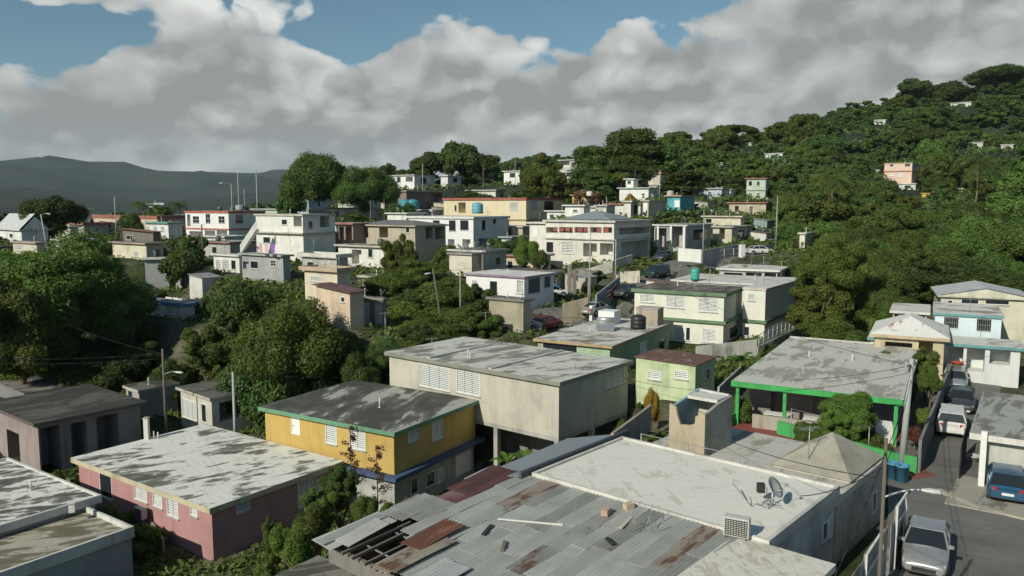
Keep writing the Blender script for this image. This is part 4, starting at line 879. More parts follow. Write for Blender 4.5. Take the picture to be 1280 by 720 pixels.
def tree_at(x,y,z,R,H,style,lod,mat,name='tree',label=None,group=None,hb=.22,var=None,rz=None,cat='tree'):
    var=random.randrange(3) if var is None else var
    rt=empty(name,(x,y,z),random.uniform(0,6.28) if rz is None else rz,label,cat,group)
    c=link('crown',crown(style,lod,mat,var),None,rt,(0,0,H*hb)); c.scale=(R,R,H*(1-hb))
    if hb>.02:
        t=link('trunk',trunk_mesh(var,hb>.15),None,rt); t.scale=(R,R,H*.9)
    return rt
def T(px,yt,d,hw,style,lod,mat,label,name='tree',group=None,hb=.22,zb=None,var=None,asp=None,cat='tree'):
    q=PD(px,yt,d); z=hz(q.x,q.y)-.15 if zb is None else zb
    R=hw*d/F; H=q.z-z
    if H<R*.6: z=q.z-R*.9; H=R*.9
    if H>2.8*R and hb<.3: hb=1-2.2*R/H
    return tree_at(q.x,q.y,z,R,H,style,lod,mat,name,label,group,hb,var,None,cat)
# --- named trees
T(68,290,84,114,'loose','X',LEAF_A,'huge broad tree filling the left edge of the picture','broad_tree',hb=.12,var=1)
T(15,330,76,75,'loose','x',LEAF_A,'lower broad tree cut by the left edge under the huge tree','broad_tree',hb=.1)
T(150,345,88,44,'loose','h',LEAF_A,'loose branchy tree on the right flank of the huge left tree','broad_tree',hb=.15)
T(366,366,68,74,'round','x',LEAF_A,'large round leafy tree standing behind the yellow house','round_tree',hb=.06,var=0)
T(292,337,77,48,'round','h',LEAF_D,'dark round tree behind the round leafy tree','round_tree',hb=.1)
T(262,402,78,34,'loose','h',LEAF_A,'dark tree in shade between the blue edged house and the round trees','round_tree',hb=.05)
T(325,412,66,50,'bush','h',LEAF_D,'low dark foliage at the left foot of the round leafy tree','shrub',hb=0)
T(232,287,118,26,'loose','m',LEAF_D,'slim dark tree between the turquoise trimmed and red trimmed white houses','slim_tree',hb=.1)
T(228,305,106,30,'round','m',LEAF_D,'dark bushy tree beside the bare grey wall','slim_tree',hb=.05)
T(62,237,140,38,'round','h',LEAF_D,'dense dark round tree rising over the left rooftops','round_tree',hb=.1)
T(118,315,98,40,'loose','h',LEAF_D,'sparse dark treetop in front of the long pinkish house','broad_tree',hb=.1)
T(398,180,165,48,'round','x',LEAF_D,'left of the twin dense round mango trees','mango_tree',hb=0,var=2)
T(456,202,160,42,'round','x',LEAF_D,'right of the twin dense round mango trees','mango_tree',hb=0,var=0)
T(362,230,175,22,'round','m',LEAF_D,'smaller tree tucked at the left foot of the twin mango trees','tree',hb=.1)
T(430,262,158,48,'bush','m',LEAF_D,'dark undergrowth below the twin mango trees','shrub',hb=0)
T(500,250,158,22,'round','m',LEAF_D,'dark tree at the right foot of the twin mango trees','tree',hb=.05)
for i,(px,yt,hw,st,lab) in enumerate([(485,200,20,'loose','first skyline tree right of the twin mango trees'),(508,206,18,'loose','small skyline tree over the hilltop white house'),(537,188,26,'round','rounded skyline tree left of the tallest ridge tree'),
    (575,171,30,'round','tallest domed tree of the ridge clump'),(604,186,24,'round','domed tree at the right of the ridge clump'),(620,205,14,'round','small tree at the right end of the ridge clump')]):
    T(px,yt,232,hw,st,'m',LEAF_D,lab,'ridge_tree',hb=.12,var=i%3)
T(600,225,190,46,'bush','h',LEAF_D,'wide feathery low tree above the long cream house','spreading_tree',hb=0)
T(676,190,192,32,'loose','h',LEAF_Y,'tall light green leafy tree on the ridge behind the long cream house','leafy_tree',hb=.15)
T(700,215,188,22,'loose','m',LEAF_A,'lighter small tree before the terraced ridge house','leafy_tree',hb=.15)
T(652,235,190,30,'bush','m',LEAF_D,'dark bushes left of the light green ridge tree','shrub',hb=0)
T(735,232,176,20,'loose','m',LEAF_R,'bare brownish tree by the white box house','dry_tree',hb=.1)
for i,(px,yt,hw,d,lab) in enumerate([(742,182,36,200,'layered tree at the left end of the tall skyline clump'),(790,163,46,204,'tallest layered tree in the skyline clump over the white box house'),(775,205,38,188,'lower layered tree right behind the white box house'),(832,182,34,205,'layered tree right of the tallest one in the clump'),(748,215,24,180,'narrow tree left of the white box house'),(850,215,36,190,'spreading tree above the turquoise house')]):
    T(px,yt,d,hw,'layer','h' if i<3 else 'm',LEAF_D,lab,'layered_tree',hb=.12,var=i%3)
for i,(px,yt,hw,lab) in enumerate([(847,162,18,'flat topped little skyline tree left of the umbrella tree'),(892,162,17,'second flat topped skyline tree'),(922,154,24,'umbrella shaped tree on the skyline')]):
    T(px,yt,300,hw,'flat','m',LEAF_D,lab,'umbrella_tree',hb=.1)
T(1245,78,398,36,'round','h',LEAF_D,'big domed tree crowning the hill summit','summit_tree',hb=.05)
T(1140,97,405,22,'round','m',LEAF_D,'domed skyline tree left of the summit','summit_tree',hb=.05)
T(1190,97,402,24,'round','m',LEAF_D,'dense skyline tree just left of the summit dome','summit_tree',hb=.05)
# centre vines
T(497,290,96,26,'loose','h',LEAF_Y,'slender light green tree rising before the unfinished tan block house','leafy_tree',hb=.1)
T(470,350,90,28,'bush','h',LEAF_A,'leafy mound left of the branching bank tree','vine_mound',hb=0)
T(570,345,90,32,'loose','h',LEAF_Y,'pale leafy crown at the top of the overgrown bank','vine_mound',hb=0)
T(515,398,78,32,'bush','h',LEAF_Y,'light green mound low on the overgrown bank','vine_mound',hb=0)
T(605,388,77,30,'loose','h',LEAF_A,'loose shrub at the right end of the overgrown bank','vine_mound',hb=0)
T(458,388,84,20,'bush','m',LEAF_A,'mound between the peach shed and the ruined hut','vine_mound',hb=0)
T(570,395,77,34,'bush','h',LEAF_A,'broad mound under the thin straight pole','vine_mound',hb=0)
T(480,415,69,32,'bush','h',LEAF_D,'dark scrub under the ruined hut','shrub',hb=0)
T(452,428,66,30,'bush','h',LEAF_D,'dark scrub right of the round leafy tree','shrub',hb=0)
T(430,405,70,26,'bush','h',LEAF_A,'scrub at the foot of the peach shed','shrub',hb=0)
T(520,408,74,40,'bush','h',LEAF_A,'scrub on the slope behind the grey block house','shrub',hb=0)
T(345,356,88,32,'bush','h',LEAF_A,'bush crown in front of the grey laundry house','shrub',hb=0)
T(172,425,82,38,'loose','h',LEAF_D,'dark tree in the hollow right of the huge tree','broad_tree',hb=.05)
T(130,430,78,50,'bush','h',LEAF_D,'dark undergrowth below the huge left tree','shrub',hb=0)
T(60,440,80,60,'bush','h',LEAF_A,'leafy undergrowth at the foot of the huge left tree','shrub',hb=0)
T(210,440,74,32,'bush','h',LEAF_D,'dark undergrowth behind the annex','shrub',hb=0)
T(410,455,66,40,'bush','h',LEAF_D,'dark undergrowth behind the yellow house','shrub',hb=0)
T(525,322,92,34,'loose','h',LEAF_A,'branching tree in the middle of the overgrown bank','leafy_tree',hb=.1)
T(490,332,90,34,'bush','h',LEAF_A,'leafy shrub on the left shoulder of the overgrown bank','shrub',hb=0)
T(548,345,86,52,'bush','h',LEAF_A,'mound of vines at the heart of the overgrown bank','vine_mound',hb=0)
T(505,368,82,38,'bush','h',LEAF_Y,'bright vine mound beside the ruined hut doors','vine_mound',hb=0)
T(585,372,78,44,'bush','h',LEAF_A,'dark green vine mound behind the grey block house roof','vine_mound',hb=0)
T(540,392,76,50,'bush','h',LEAF_A,'low vine mound along the foot of the overgrown bank','vine_mound',hb=0)
T(605,348,84,26,'loose','m',LEAF_D,'shrub hugging the wall of the purple trimmed house','shrub',hb=.0)
T(656,287,108,20,'bush','h',LEAF_Y,'vines climbing the left wall of the big shuttered house','vine_mound',hb=0)
T(676,308,104,12,'bush','m',LEAF_A,'small creeper clump left of the white louvered wall','vine_mound',hb=0)
T(630,290,122,20,'loose','m',LEAF_D,'dark tree beside the bright white two storey house','tree',hb=.1)
T(560,303,112,20,'bush','m',LEAF_A,'scrub under the bright white two storey house','shrub',hb=0)
T(788,240,165,10,'bush','m',LEAF_O,'orange leaved bush before the white box house','croton_bush',hb=0)
T(775,213,180,14,'flat','m',LEAF_A,'little flat crowned tree on top of the bank','umbrella_tree',hb=.2)
# right large trees
T(1040,288,84,46,'loose','x',LEAF_Y,'tall bright leafy tree right of the cream two storey house','leafy_tree',hb=.05)
T(1022,342,80,38,'loose','h',LEAF_Y,'branching leafy tree by the fence of the cream house','leafy_tree',hb=.05)
T(1075,305,92,50,'round','x',LEAF_A,'broad tree behind the tall bright leafy tree','broad_tree',hb=.05)
T(1100,350,84,42,'bush','x',LEAF_A,'rounded bushy tree behind the white hip roof house','bushy_tree',hb=0)
T(1052,385,76,40,'bush','h',LEAF_A,'dense bush behind the green porch house roof','shrub',hb=0)
T(1150,320,98,48,'loose','h',LEAF_D,'spreading dark tree left of the gabled attic house','layered_tree',hb=.05)
T(1215,322,102,55,'round','h',LEAF_D,'broad dark tree directly behind the gabled attic house','layered_tree',hb=.05)
T(1270,335,98,42,'round','h',LEAF_D,'dark tree right of the gabled attic house','tree',hb=.05)
T(1110,430,62,32,'bush','h',LEAF_A,'bushes crowding the front of the white hip roof house','shrub',hb=0,zb=.1)
T(1160,432,58,20,'loose','h',LEAF_A,'slender shrub right of the utility pole by the hip roof house','shrub',hb=0,zb=.1)
T(1165,455,54,17,'bush','h',LEAF_Y,'yellow green shrub beside the long grey alley wall','shrub',hb=0,zb=0)
T(1158,505,49,13,'bush','m',LEAF_Y,'small bright shrub beside the alley wall','shrub',hb=0,zb=0)
T(1145,530,46.5,11,'bush','m',LEAF_R,'reddish shrub at the green porch corner','shrub',hb=0,zb=0)
T(1065,486,47,44,'loose','x',LEAF_Y,'garden tree before the green porch','garden_tree',hb=.15,zb=0)
T(1022,516,47.5,32,'bush','h',LEAF_A,'leafy garden shrub left of the porch tree','shrub',hb=0,zb=0)
T(1088,530,46,32,'bush','h',LEAF_A,'dark garden shrub behind the green boundary wall','shrub',hb=0,zb=0)
T(1050,528,46.5,22,'bush','m',LEAF_A,'garden shrub in the middle of the green wall','shrub',hb=0,zb=0)
T(925,490,53,20,'bush','m',LEAF_A,'weedy shrub left of the green porch','shrub',hb=0,zb=.1)
T(900,500,52,22,'bush','m',LEAF_A,'low weeds below the pale green cottage corner','shrub',hb=0,zb=.1)
T(1262,372,84,26,'loose','h',LEAF_D,'tree peeping over the right side of the gabled attic house','tree',hb=.05)
T(1282,392,76,22,'bush','h',LEAF_A,'bush at the right edge behind the teal house','shrub',hb=0)
T(1045,510,45.5,22,'loose','h',LEAF_Y,'light green shrub in front of the garden tree','shrub',hb=0,zb=0)
T(1008,530,46.5,18,'bush','h',LEAF_Y,'light green bush near the middle porch post','shrub',hb=0,zb=0)
T(312,352,85,30,'bush','h',LEAF_A,'leafy bush below the grey laundry house','shrub',hb=0)
T(270,362,92,20,'loose','m',LEAF_A,'little tree right of the white terrace wall','shrub',hb=0)
T(372,392,80,22,'bush','h',LEAF_D,'dark bush behind the top of the round leafy tree','shrub',hb=0)
T(350,335,100,14,'bush','m',LEAF_D,'dark clump under the grey laundry house corner','shrub',hb=0)
for i_,(px_,yt_,d_,hw_,lb_) in enumerate([(1325,360,84,44,'first roadside tree just outside the right edge, behind the teal house'),(1400,370,78,50,'second roadside tree beyond the right edge of the picture'),(1330,420,66,26,'low tree beside the teal house, beyond the right edge'),(1440,400,64,48,'broad tree past the carport house, beyond the right edge')]):
    T(px_,yt_,d_,hw_,'round','h',LEAF_A,lb_,'tree',hb=.05)
# foreground shrubs
T(398,606,40.5,30,'loose','h',LEAF_A,'leafy shrub between the pink house and the yellow house','shrub',hb=0)
T(422,580,42,26,'loose','h',LEAF_D,'dark shrub under the reddish sapling','shrub',hb=0)
T(458,612,40,20,'bush','h',LEAF_Y,'grassy clump at the corner of the yellow house','shrub',hb=0)
T(483,624,40,13,'bush','m',LEAF_A,'small plant against the yellow house corner','shrub',hb=0)
T(508,620,39.5,15,'bush','m',LEAF_A,'leafy clump right of the yellow house corner','shrub',hb=0)
T(362,640,37,30,'bush','h',LEAF_Y,'yellow green shrub at the broken tin roof','shrub',hb=0)
T(384,622,38,28,'bush','h',LEAF_A,'shrub spilling over the tin roof edge','shrub',hb=0)
T(340,641,38,18,'loose','h',LEAF_Y,'young bright green tree in front of the pink house','young_tree',hb=.35,zb=-5.2)
T(330,700,33,16,'bush','m',LEAF_Y,'weeds at the bottom edge left of the slab roof','shrub',hb=0)
T(655,418,78,14,'bush','m',LEAF_D,'shrub beside the olive shed','shrub',hb=0)
T(805,500,52,10,'loose','m',LEAF_D,'shrub at the foot of the pale green cottage','shrub',hb=0)
T(780,520,50,16,'bush','m',LEAF_D,'dark plants beside the grey block house','shrub',hb=0)
T(240,480,70,14,'bush','m',LEAF_A,'mossy shrub behind the little cream house','shrub',hb=0)
T(215,478,71,11,'bush','m',LEAF_A,'moss and weeds over the annex roof line','shrub',hb=0)
T(225,535,60,16,'bush','m',LEAF_A,'weeds before the little cream house','shrub',hb=0)
T(455,395,80,16,'bush','m',LEAF_A,'grassy clump below the ruined hut','shrub',hb=0)
T(930,330,110,14,'bush','m',LEAF_Y,'grassy verge under the parked white sedan','shrub',hb=0)
T(985,322,112,22,'bush','m',LEAF_A,'hedge at the end of the upper lane','shrub',hb=0)
# orange croton on a stem, palms, bananas
cr=T(817,475,50.5,11,'bush','h',LEAF_O,'round orange and yellow croton on a short stem','croton_bush',hb=.42,zb=-1.4,cat='shrub')
def sapling(px,yt,d,zb,label):
    q=PD(px,yt,d); H=q.z-zb; rt=empty('sapling',(q.x,q.y,zb),0,label,'sapling'); mb=MB(); r=random.Random(4); lf=MB()
    mb.path([(0,0,0),(.05,0,H*.5),(-.02,.03,H)],.05,6,r1=.015)
    for i in range(26):
        z=H*(.3+.68*i/26); a=r.uniform(0,6.28); L=r.uniform(.4,1.1)*(1.15-z/H*.7); e=Vector((math.cos(a)*L,math.sin(a)*L,z+L*.5)); s=Vector((0,0,z)); mb.path([s,s.lerp(e,.5)+Vector((0,0,.05)),e],.014,4,r1=.006)
        for j in range(34):
            c=s.lerp(e,r.uniform(.35,1.05))+Vector((r.uniform(-.13,.13),r.uniform(-.13,.13),r.uniform(-.14,.1))); u=Vector((r.uniform(-1,1),r.uniform(-1,1),r.uniform(-1,.3))).normalized()*r.uniform(.07,.14); w=u.cross(Vector((r.uniform(-1,1),r.uniform(-1,1),1))).normalized()*.035
            lf.quad(c-u,c-w,c+u,c+w)
    mb.build('trunk',BARK,rt); lf.build('leaves',LEAF_R,rt)
sapling(437,530,43,-5.2,'tall bare sapling with dry reddish leaves before the yellow house')
sapling(470,556,43.5,-5.2,'shorter reddish sapling against the yellow wall')
def palm_mesh(r,nf=18,L=1.0):
    mb=MB()
    for i in range(nf):
        a=i*2.399; el=r.uniform(-.25,1.0); d=Vector((math.cos(a),math.sin(a),0)); pts=[]
        for k in range(9):
            t=k/8; pts.append(d*(L*t*math.cos(el*.6))+Vector((0,0,L*(math.sin(el)*t*.9-.85*t*t))))
        side=Vector((-d.y,d.x,0))
        for k in range(8):
            p0,p1=pts[k],pts[k+1]; mb.bar(p0,p1,.012*L,.012*L)
            for j in range(3):
                p=p0.lerp(p1,j/3); w=L*.26*math.sin(min(1,(k+j/3+.8)/8.5)*math.pi)**.6
                for sg in (1,-1):
                    tip=p+side*sg*w*.85+(p1-p0).normalized()*w*.45-Vector((0,0,w*.45)); q=(p1-p0).normalized()*.011*L
                    mb.quad(p-q,p+q,tip+q*.3,tip-q*.3)
    return mb
def palm(px,yc,d,L,label,trunkh=None,group=None):
    q=PD(px,yc,d); z=hz(q.x,q.y) if trunkh is None else q.z-trunkh; H=q.z-z; rt=empty('palm_tree',(q.x,q.y,z),0,label,'palm',group)
    tb=MB(); tb.path([(0,0,-.3),(L*.06,0,H*.4),(L*.03,L*.02,H*.8),(0,0,H)],.2,8,r1=.13); tb.build('trunk',BARK,rt)
    c=palm_mesh(random.Random(int(px)),15,L).build('crown',LEAF_P,rt,(0,0,H))
palm(1040,222,150,5.2,'coconut palm standing out of the woods left of the pink hill house'); palm(1222,202,165,5.5,'tall coconut palm on the right slope'); palm(1232,268,128,4.6,'pale fronded palm low on the right slope')
palm(1128,372,86,3.2,'small palm behind the white hip roof house')
palm(178,256,175,4.0,'dark palm on the left skyline behind the long pinkish house'); palm(222,254,178,3.4,'yellowish palm on the left skyline'); 
T(200,250,176,26,'bush','m',LEAF_A,'round bush between the two left skyline palms','shrub',hb=0)
T(165,262,172,18,'bush','m',LEAF_D,'dark bush at the left skyline','shrub',hb=0)
def banana(px,yt,d,zb,L,label,n=9,seed=1):
    q=PD(px,yt,d); H=q.z-zb; rt=empty('banana_plant',(q.x,q.y,zb),0,label,'plant'); r=random.Random(seed); st=MB(); st.path([(0,0,-.1),(.03,0,H*.55)],.11,8,r1=.07); st.build('stem',plain((.12,.15,.05),.7,name='stem'),rt)
    lf=MB()
    for i in range(n):
        a=i*2.4+r.uniform(-.2,.2); el=r.uniform(.35,1.35); d_=Vector((math.cos(a),math.sin(a),0)); s=Vector((-d_.y,d_.x,0)); pts=[]; LL_=L*r.uniform(.8,1.1)
        for k in range(8):
            t=k/7; pts.append(Vector((0,0,H*.5))+d_*LL_*t*math.cos(el*.8)+Vector((0,0,LL_*(math.sin(el)*t-.55*t*t))))
        for k in range(7):
            w0=LL_*.17*math.sin(math.pi*min(1,(k+.3)/7.2))**.7; w1=LL_*.17*math.sin(math.pi*min(1,(k+1.3)/7.2))**.7
            if k<1: w0=.03
            dz=Vector((0,0,.35))
            for sg in (1,-1): lf.quad(pts[k],pts[k]+(s*sg+dz)*w0*.9,pts[k+1]+(s*sg+dz)*w1*.9,pts[k+1])
    lf.build('leaves',LEAF_B,rt)
for i,a in enumerate([(655,538,51,-4.6,1.9,'first banana plant under the grey block house'),(682,543,50,-4.6,1.7,'banana plant at the right end under the grey block house'),(634,546,52.5,-4.6,1.5,'small banana plant in the shade of the block house columns'),(800,505,48.5,-1.8,1.9,'banana plant left of the orange croton'),(822,508,47.5,-1.8,1.7,'banana plant below the orange croton'),(790,528,46.5,-2,1.5,'small banana plant beside the grey block house wall'),
    (926,432,66,.2,1.9,'banana plant by the spotted white fence'),(710,328,100,4.8,1.6,'banana plant under the ruined gateway'),(772,328,104,5.2,1.5,'banana plant by the pickup'),(696,333,98,4.6,1.3,'small banana plant left of the ruined gateway')]): banana(*a,seed=i)
# --- random hillside wood
def infoot(x,y,m=1.0):
    for x0,y0,ax,ay,LR,LL in FOOT:
        u=(x-x0)*ax.x+(y-y0)*ax.y; v=(x-x0)*ay.x+(y-y0)*ay.y
        if -m<u<LR+m and -m<v<LL+m: return True
    return False
def blocks(x,y,z,R,top):
    px,py=px_of((x,y,top)); hw=R*F/y; pb=px_of((x,y,z))[1]
    for a,b_,yt,yb,d in PROT:
        if y<d+1 and px+hw*.8>a and px-hw*.9<b_ and py<yb+1 and pb>yt: return True
    return False
cand=[]; rr=random.Random(11)
dm_x=[700,830,880,940,985,1000,1020,1060,1160,1290,1500]; dm_y=[240,215,190,165,150,125,104,104,108,108,108]
tries=0; grid={}
while tries<60000:
    tries+=1
    px=rr.uniform(760,1330); u=rr.random(); d=100*(445/100)**(u**.8)
    if d<np.interp(px,dm_x,dm_y): continue
    x=(px-640)/F*d; R=(2.5+3.6*rr.random()**1.5)*(1 if d<260 else 1.15)
    if infoot(x,d,R*.7): continue
    z=hz(x,d); H=R*rr.uniform(1.3,2.0)*(1 if d<300 else .72)
    ci,cj=int(x//8),int(d//8); ok=True
    for a in (-1,0,1):
        for b_ in (-1,0,1):
            for (x2,d2,R2) in grid.get((ci+a,cj+b_),()):
                if (x-x2)**2+(d-d2)**2<((R+R2)*.52)**2: ok=False; break
            if not ok: break
        if not ok: break
    if not ok or blocks(x,d,z,R,z+H): continue
    grid.setdefault((ci,cj),[]).append((x,d,R)); cand.append((x,d,z,R,H))
cand.sort(key=lambda c:-c[3]/c[1])
HT=cand[:262]; REST=cand[262:]
print('hill trees',len(cand))
KINDS_T=[('round',LEAF_D,'broad_tree','dark round crowned tree in the hillside wood','dark round trees of the hillside wood'),('layer',LEAF_D,'layered_tree','dark layered tree in the hillside wood','layered trees of the hillside wood'),('loose',LEAF_A,'leafy_tree','mid green loose tree in the hillside wood','loose leafy trees of the hillside wood'),('round',LEAF_A,'broad_tree','mid green round crowned tree in the hillside wood','mid green round trees of the hillside wood'),('loose',LEAF_Y,'leafy_tree','light yellowish green tree in the hillside wood','light green trees of the hillside wood')]
for x,y,z,R,H in HT:
    k=rr.choices(range(5),[4,.5,5,4.5,2.4])[0]; st,mt,nm,lb,gp_=KINDS_T[k]
    tree_at(x,y,z-.3,R,H,st,'h' if y<125 else 'm',mt,nm,lb,gp_,.06,rr.randrange(3))
def merged(name,items,mat,seed,lod='s'):
    V=[];Fc=[];o=0; protos=[crown_data(seed+i,12,{'s':950,'l':1000}[lod],.12,st)[:2] for i,st in enumerate(['round','loose','loose','round'])]
    for x,y,z,R,H in items:
        v,f=protos[rr.randrange(4)]; a=rr.uniform(0,6.28); c,s=math.cos(a),math.sin(a)
        q=np.stack([(v[:,0]*c-v[:,1]*s)*R+x,(v[:,0]*s+v[:,1]*c)*R+y,v[:,2]*H*1.02+z-.4],1); V.append(q);Fc.append(f+o);o+=len(v)
    me=np_mesh(name,np.concatenate(V),np.concatenate(Fc),False); me.materials.append(mat); return link(name,me)
tag(merged('distant_wood',REST,LEAF_D,500),'far dark green wood covering the upper hillside','woodland',kind='stuff')
# far wooded ridge between the village trees and behind the left skyline
fr=[]
for i in range(520):
    px=rr.uniform(560,790); d=rr.uniform(600,760); x=(px-640)/F*d; z=hz(x,d); fr.append((x,d,z,rr.uniform(6,10),rr.uniform(8,12)))
for i in range(160):
    px=rr.uniform(-40,860); d=rr.uniform(240,330); x=(px-640)/F*d; z=hz(x,d); H=rr.uniform(3,6); fr.append((x,d,z,rr.uniform(3,5),H))
tag(merged('far_ridge_wood',fr,LEAF_D,900),'strip of far trees behind the village roofs','woodland',kind='stuff')
# shrubs in the gaps of the village
n=0; tries=0
def nearroad(x,y):
    for a,b_ in zip(UPR[:-1],UPR[1:]):
        A=Vector(a[:2]);B_=Vector(b_[:2]);p=Vector((x,y)); t=max(0,min(1,(p-A).dot(B_-A)/(B_-A).length_squared))
        if (p-A.lerp(B_,t)).length<4.2: return True
    return False
while n<270 and tries<60000:
    tries+=1
    px=rr.uniform(-40,1010); d=40*(215/40)**rr.random(); x=(px-640)/F*d; R=rr.uniform(.7,2.2)*(1+.5*(d>120)); H=R*rr.uniform(.9,1.6)
    if infoot(x,d,R*.75) or nearroad(x,d): continue
    if px>560 and d<70: continue
    z=hz(x,d)
    if blocks(x,d,z,R,z+H): continue
    n+=1; mt=rr.choice([LEAF_A,LEAF_D,LEAF_A,LEAF_Y,LEAF_D])
    tree_at(x,d,z-.15,R,H,'bush','l' if d>90 else 'm',mt,'shrub','self sown shrub filling a gap between the village houses','shrubs in the gaps between houses',0,rr.randrange(3),cat='shrub')

print('shrubs',n)
# weeds and ground cover
rg_=np.random.default_rng(3); M=120000
pxs=rg_.uniform(-60,1040,M); ds=34*(230/34)**rg_.random(M); xs_=(pxs-640)/F*ds
FT=np.array([(f[0],f[1],f[2].x,f[2].y,f[3].x,f[3].y,f[4],f[5]) for f in FOOT]); keep=np.ones(M,bool)
for f in FT:
    u_=(xs_-f[0])*f[2]+(ds-f[1])*f[3]; v_=(xs_-f[0])*f[4]+(ds-f[1])*f[5]; keep&=~((u_>-.1)&(u_<f[6]+.1)&(v_>-.1)&(v_<f[7]+.1))
for a,b_ in zip(UPR[:-1],UPR[1:]):
    A=np.array(a[:2]);D=np.array(b_[:2])-A; t=np.clip(((xs_-A[0])*D[0]+(ds-A[1])*D[1])/(D@D),0,1); keep&=np.hypot(xs_-A[0]-t*D[0],ds-A[1]-t*D[1])>3.0
keep&=~((xs_>6)&(ds<62)&(xs_<60))
keep&=~((xs_>-9)&(xs_<6)&(ds<44)&(ds>34)&(rg_.random(M)<.8))
nz=np.sin(xs_*.35+np.sin(ds*.21)*2)+np.sin(ds*.31+xs_*.13+1.3)+rg_.normal(size=M)*.5; keep&=nz>-.9
xs_,ds=xs_[keep],ds[keep]; n_=len(xs_); zz=np.array([hz(a,b_) for a,b_ in zip(xs_,ds)])
sz=(.08+.0020*ds)*rg_.uniform(.5,1.6,n_); hgt=rg_.random(n_)**2*(.25+.003*ds)
nm=rg_.normal(size=(n_,3))*.7+np.array([-.2,-.3,.9]); nm/=np.linalg.norm(nm,axis=1)[:,None]; tt=np.cross(nm,rg_.normal(size=(n_,3))); tt/=np.linalg.norm(tt,axis=1)[:,None]; bt=np.cross(nm,tt)
c_=np.stack([xs_,ds,zz+.04+hgt],1); s_=sz[:,None]
vv=np.stack([c_-tt*s_,c_-bt*s_*.5,c_+tt*s_,c_+bt*s_*.5],1).reshape(-1,3)
me=np_mesh('weeds',vv,np.arange(len(vv)).reshape(-1,4),False); me.materials.append(LEAF_A); tag(link('weeds',me),'weeds and low ground cover between the houses','weeds',kind='stuff')
M=30000; pxs=rg_.uniform(760,1340,M); ds=120*(430/120)**rg_.random(M); xs_=(pxs-640)/F*ds; keep=np.ones(M,bool)
for f in FT:
    u_=(xs_-f[0])*f[2]+(ds-f[1])*f[3]; v_=(xs_-f[0])*f[4]+(ds-f[1])*f[5]; keep&=~((u_>-.3)&(u_<f[6]+.3)&(v_>-.3)&(v_<f[7]+.3))
for a,b_ in zip(UPR[:-1],UPR[1:]):
    A=np.array(a[:2]);D=np.array(b_[:2])-A; t=np.clip(((xs_-A[0])*D[0]+(ds-A[1])*D[1])/(D@D),0,1); keep&=np.hypot(xs_-A[0]-t*D[0],ds-A[1]-t*D[1])>5.5
xs_,ds=xs_[keep],ds[keep]; n_=len(xs_); zz=np.array([hz(a,b_) for a,b_ in zip(xs_,ds)])
sz=(.1+.0025*ds)*rg_.uniform(.5,1.6,n_); hgt=rg_.random(n_)**2*1.3
nm=rg_.normal(size=(n_,3))*.7+np.array([-.2,-.4,.8]); nm/=np.linalg.norm(nm,axis=1)[:,None]; tt=np.cross(nm,rg_.normal(size=(n_,3))); tt/=np.linalg.norm(tt,axis=1)[:,None]; bt=np.cross(nm,tt)
c_=np.stack([xs_,ds,zz+.05+hgt],1); s_=sz[:,None]; vv=np.stack([c_-tt*s_,c_-bt*s_*.5,c_+tt*s_,c_+bt*s_*.5],1).reshape(-1,3)
me=np_mesh('undergrowth',vv,np.arange(len(vv)).reshape(-1,4),False); me.materials.append(LEAF_D); tag(link('undergrowth',me),'tangled undergrowth on the hillside','undergrowth',kind='stuff')
# little sheds wedged between the houses
sh_n=0; tries=0; places=[]
while sh_n<26 and tries<6000:
    tries+=1
    px=rr.uniform(60,960); d=rr.uniform(95,200); x=(px-640)/F*d
    if infoot(x,d,2.5) or nearroad(x,d): continue
    z=hz(x,d); L1,L2=rr.uniform(2.4,5),rr.uniform(2.2,3.6); H=rr.uniform(2.1,2.7)
    if blocks(x,d,z,max(L1,L2)*.7,z+H): continue
    sh_n+=1
    house('lean_shed','small makeshift shed wedged between the village houses','shed',None,Nw=Vector((x,d,z+H)),LL=L1,LR=L2,a=55+rr.uniform(-8,8),zg=z,wall=rr.choice([(.5,.47,.4),(.3,.28,.25),(.6,.59,.55),(.42,.35,.28),(.25,.33,.33)]),kind='shed',rise=.35,oh=.15,th=.1,rmat=tin(rr.choice([(.3,.31,.31),(.22,.14,.11),(.38,.38,.36)]),rr.choice([.1,.4,.6]),.2),group='little sheds between the houses',control=False,vents=0,prot=False)
HAZE=5e-5; EXPO=0.08
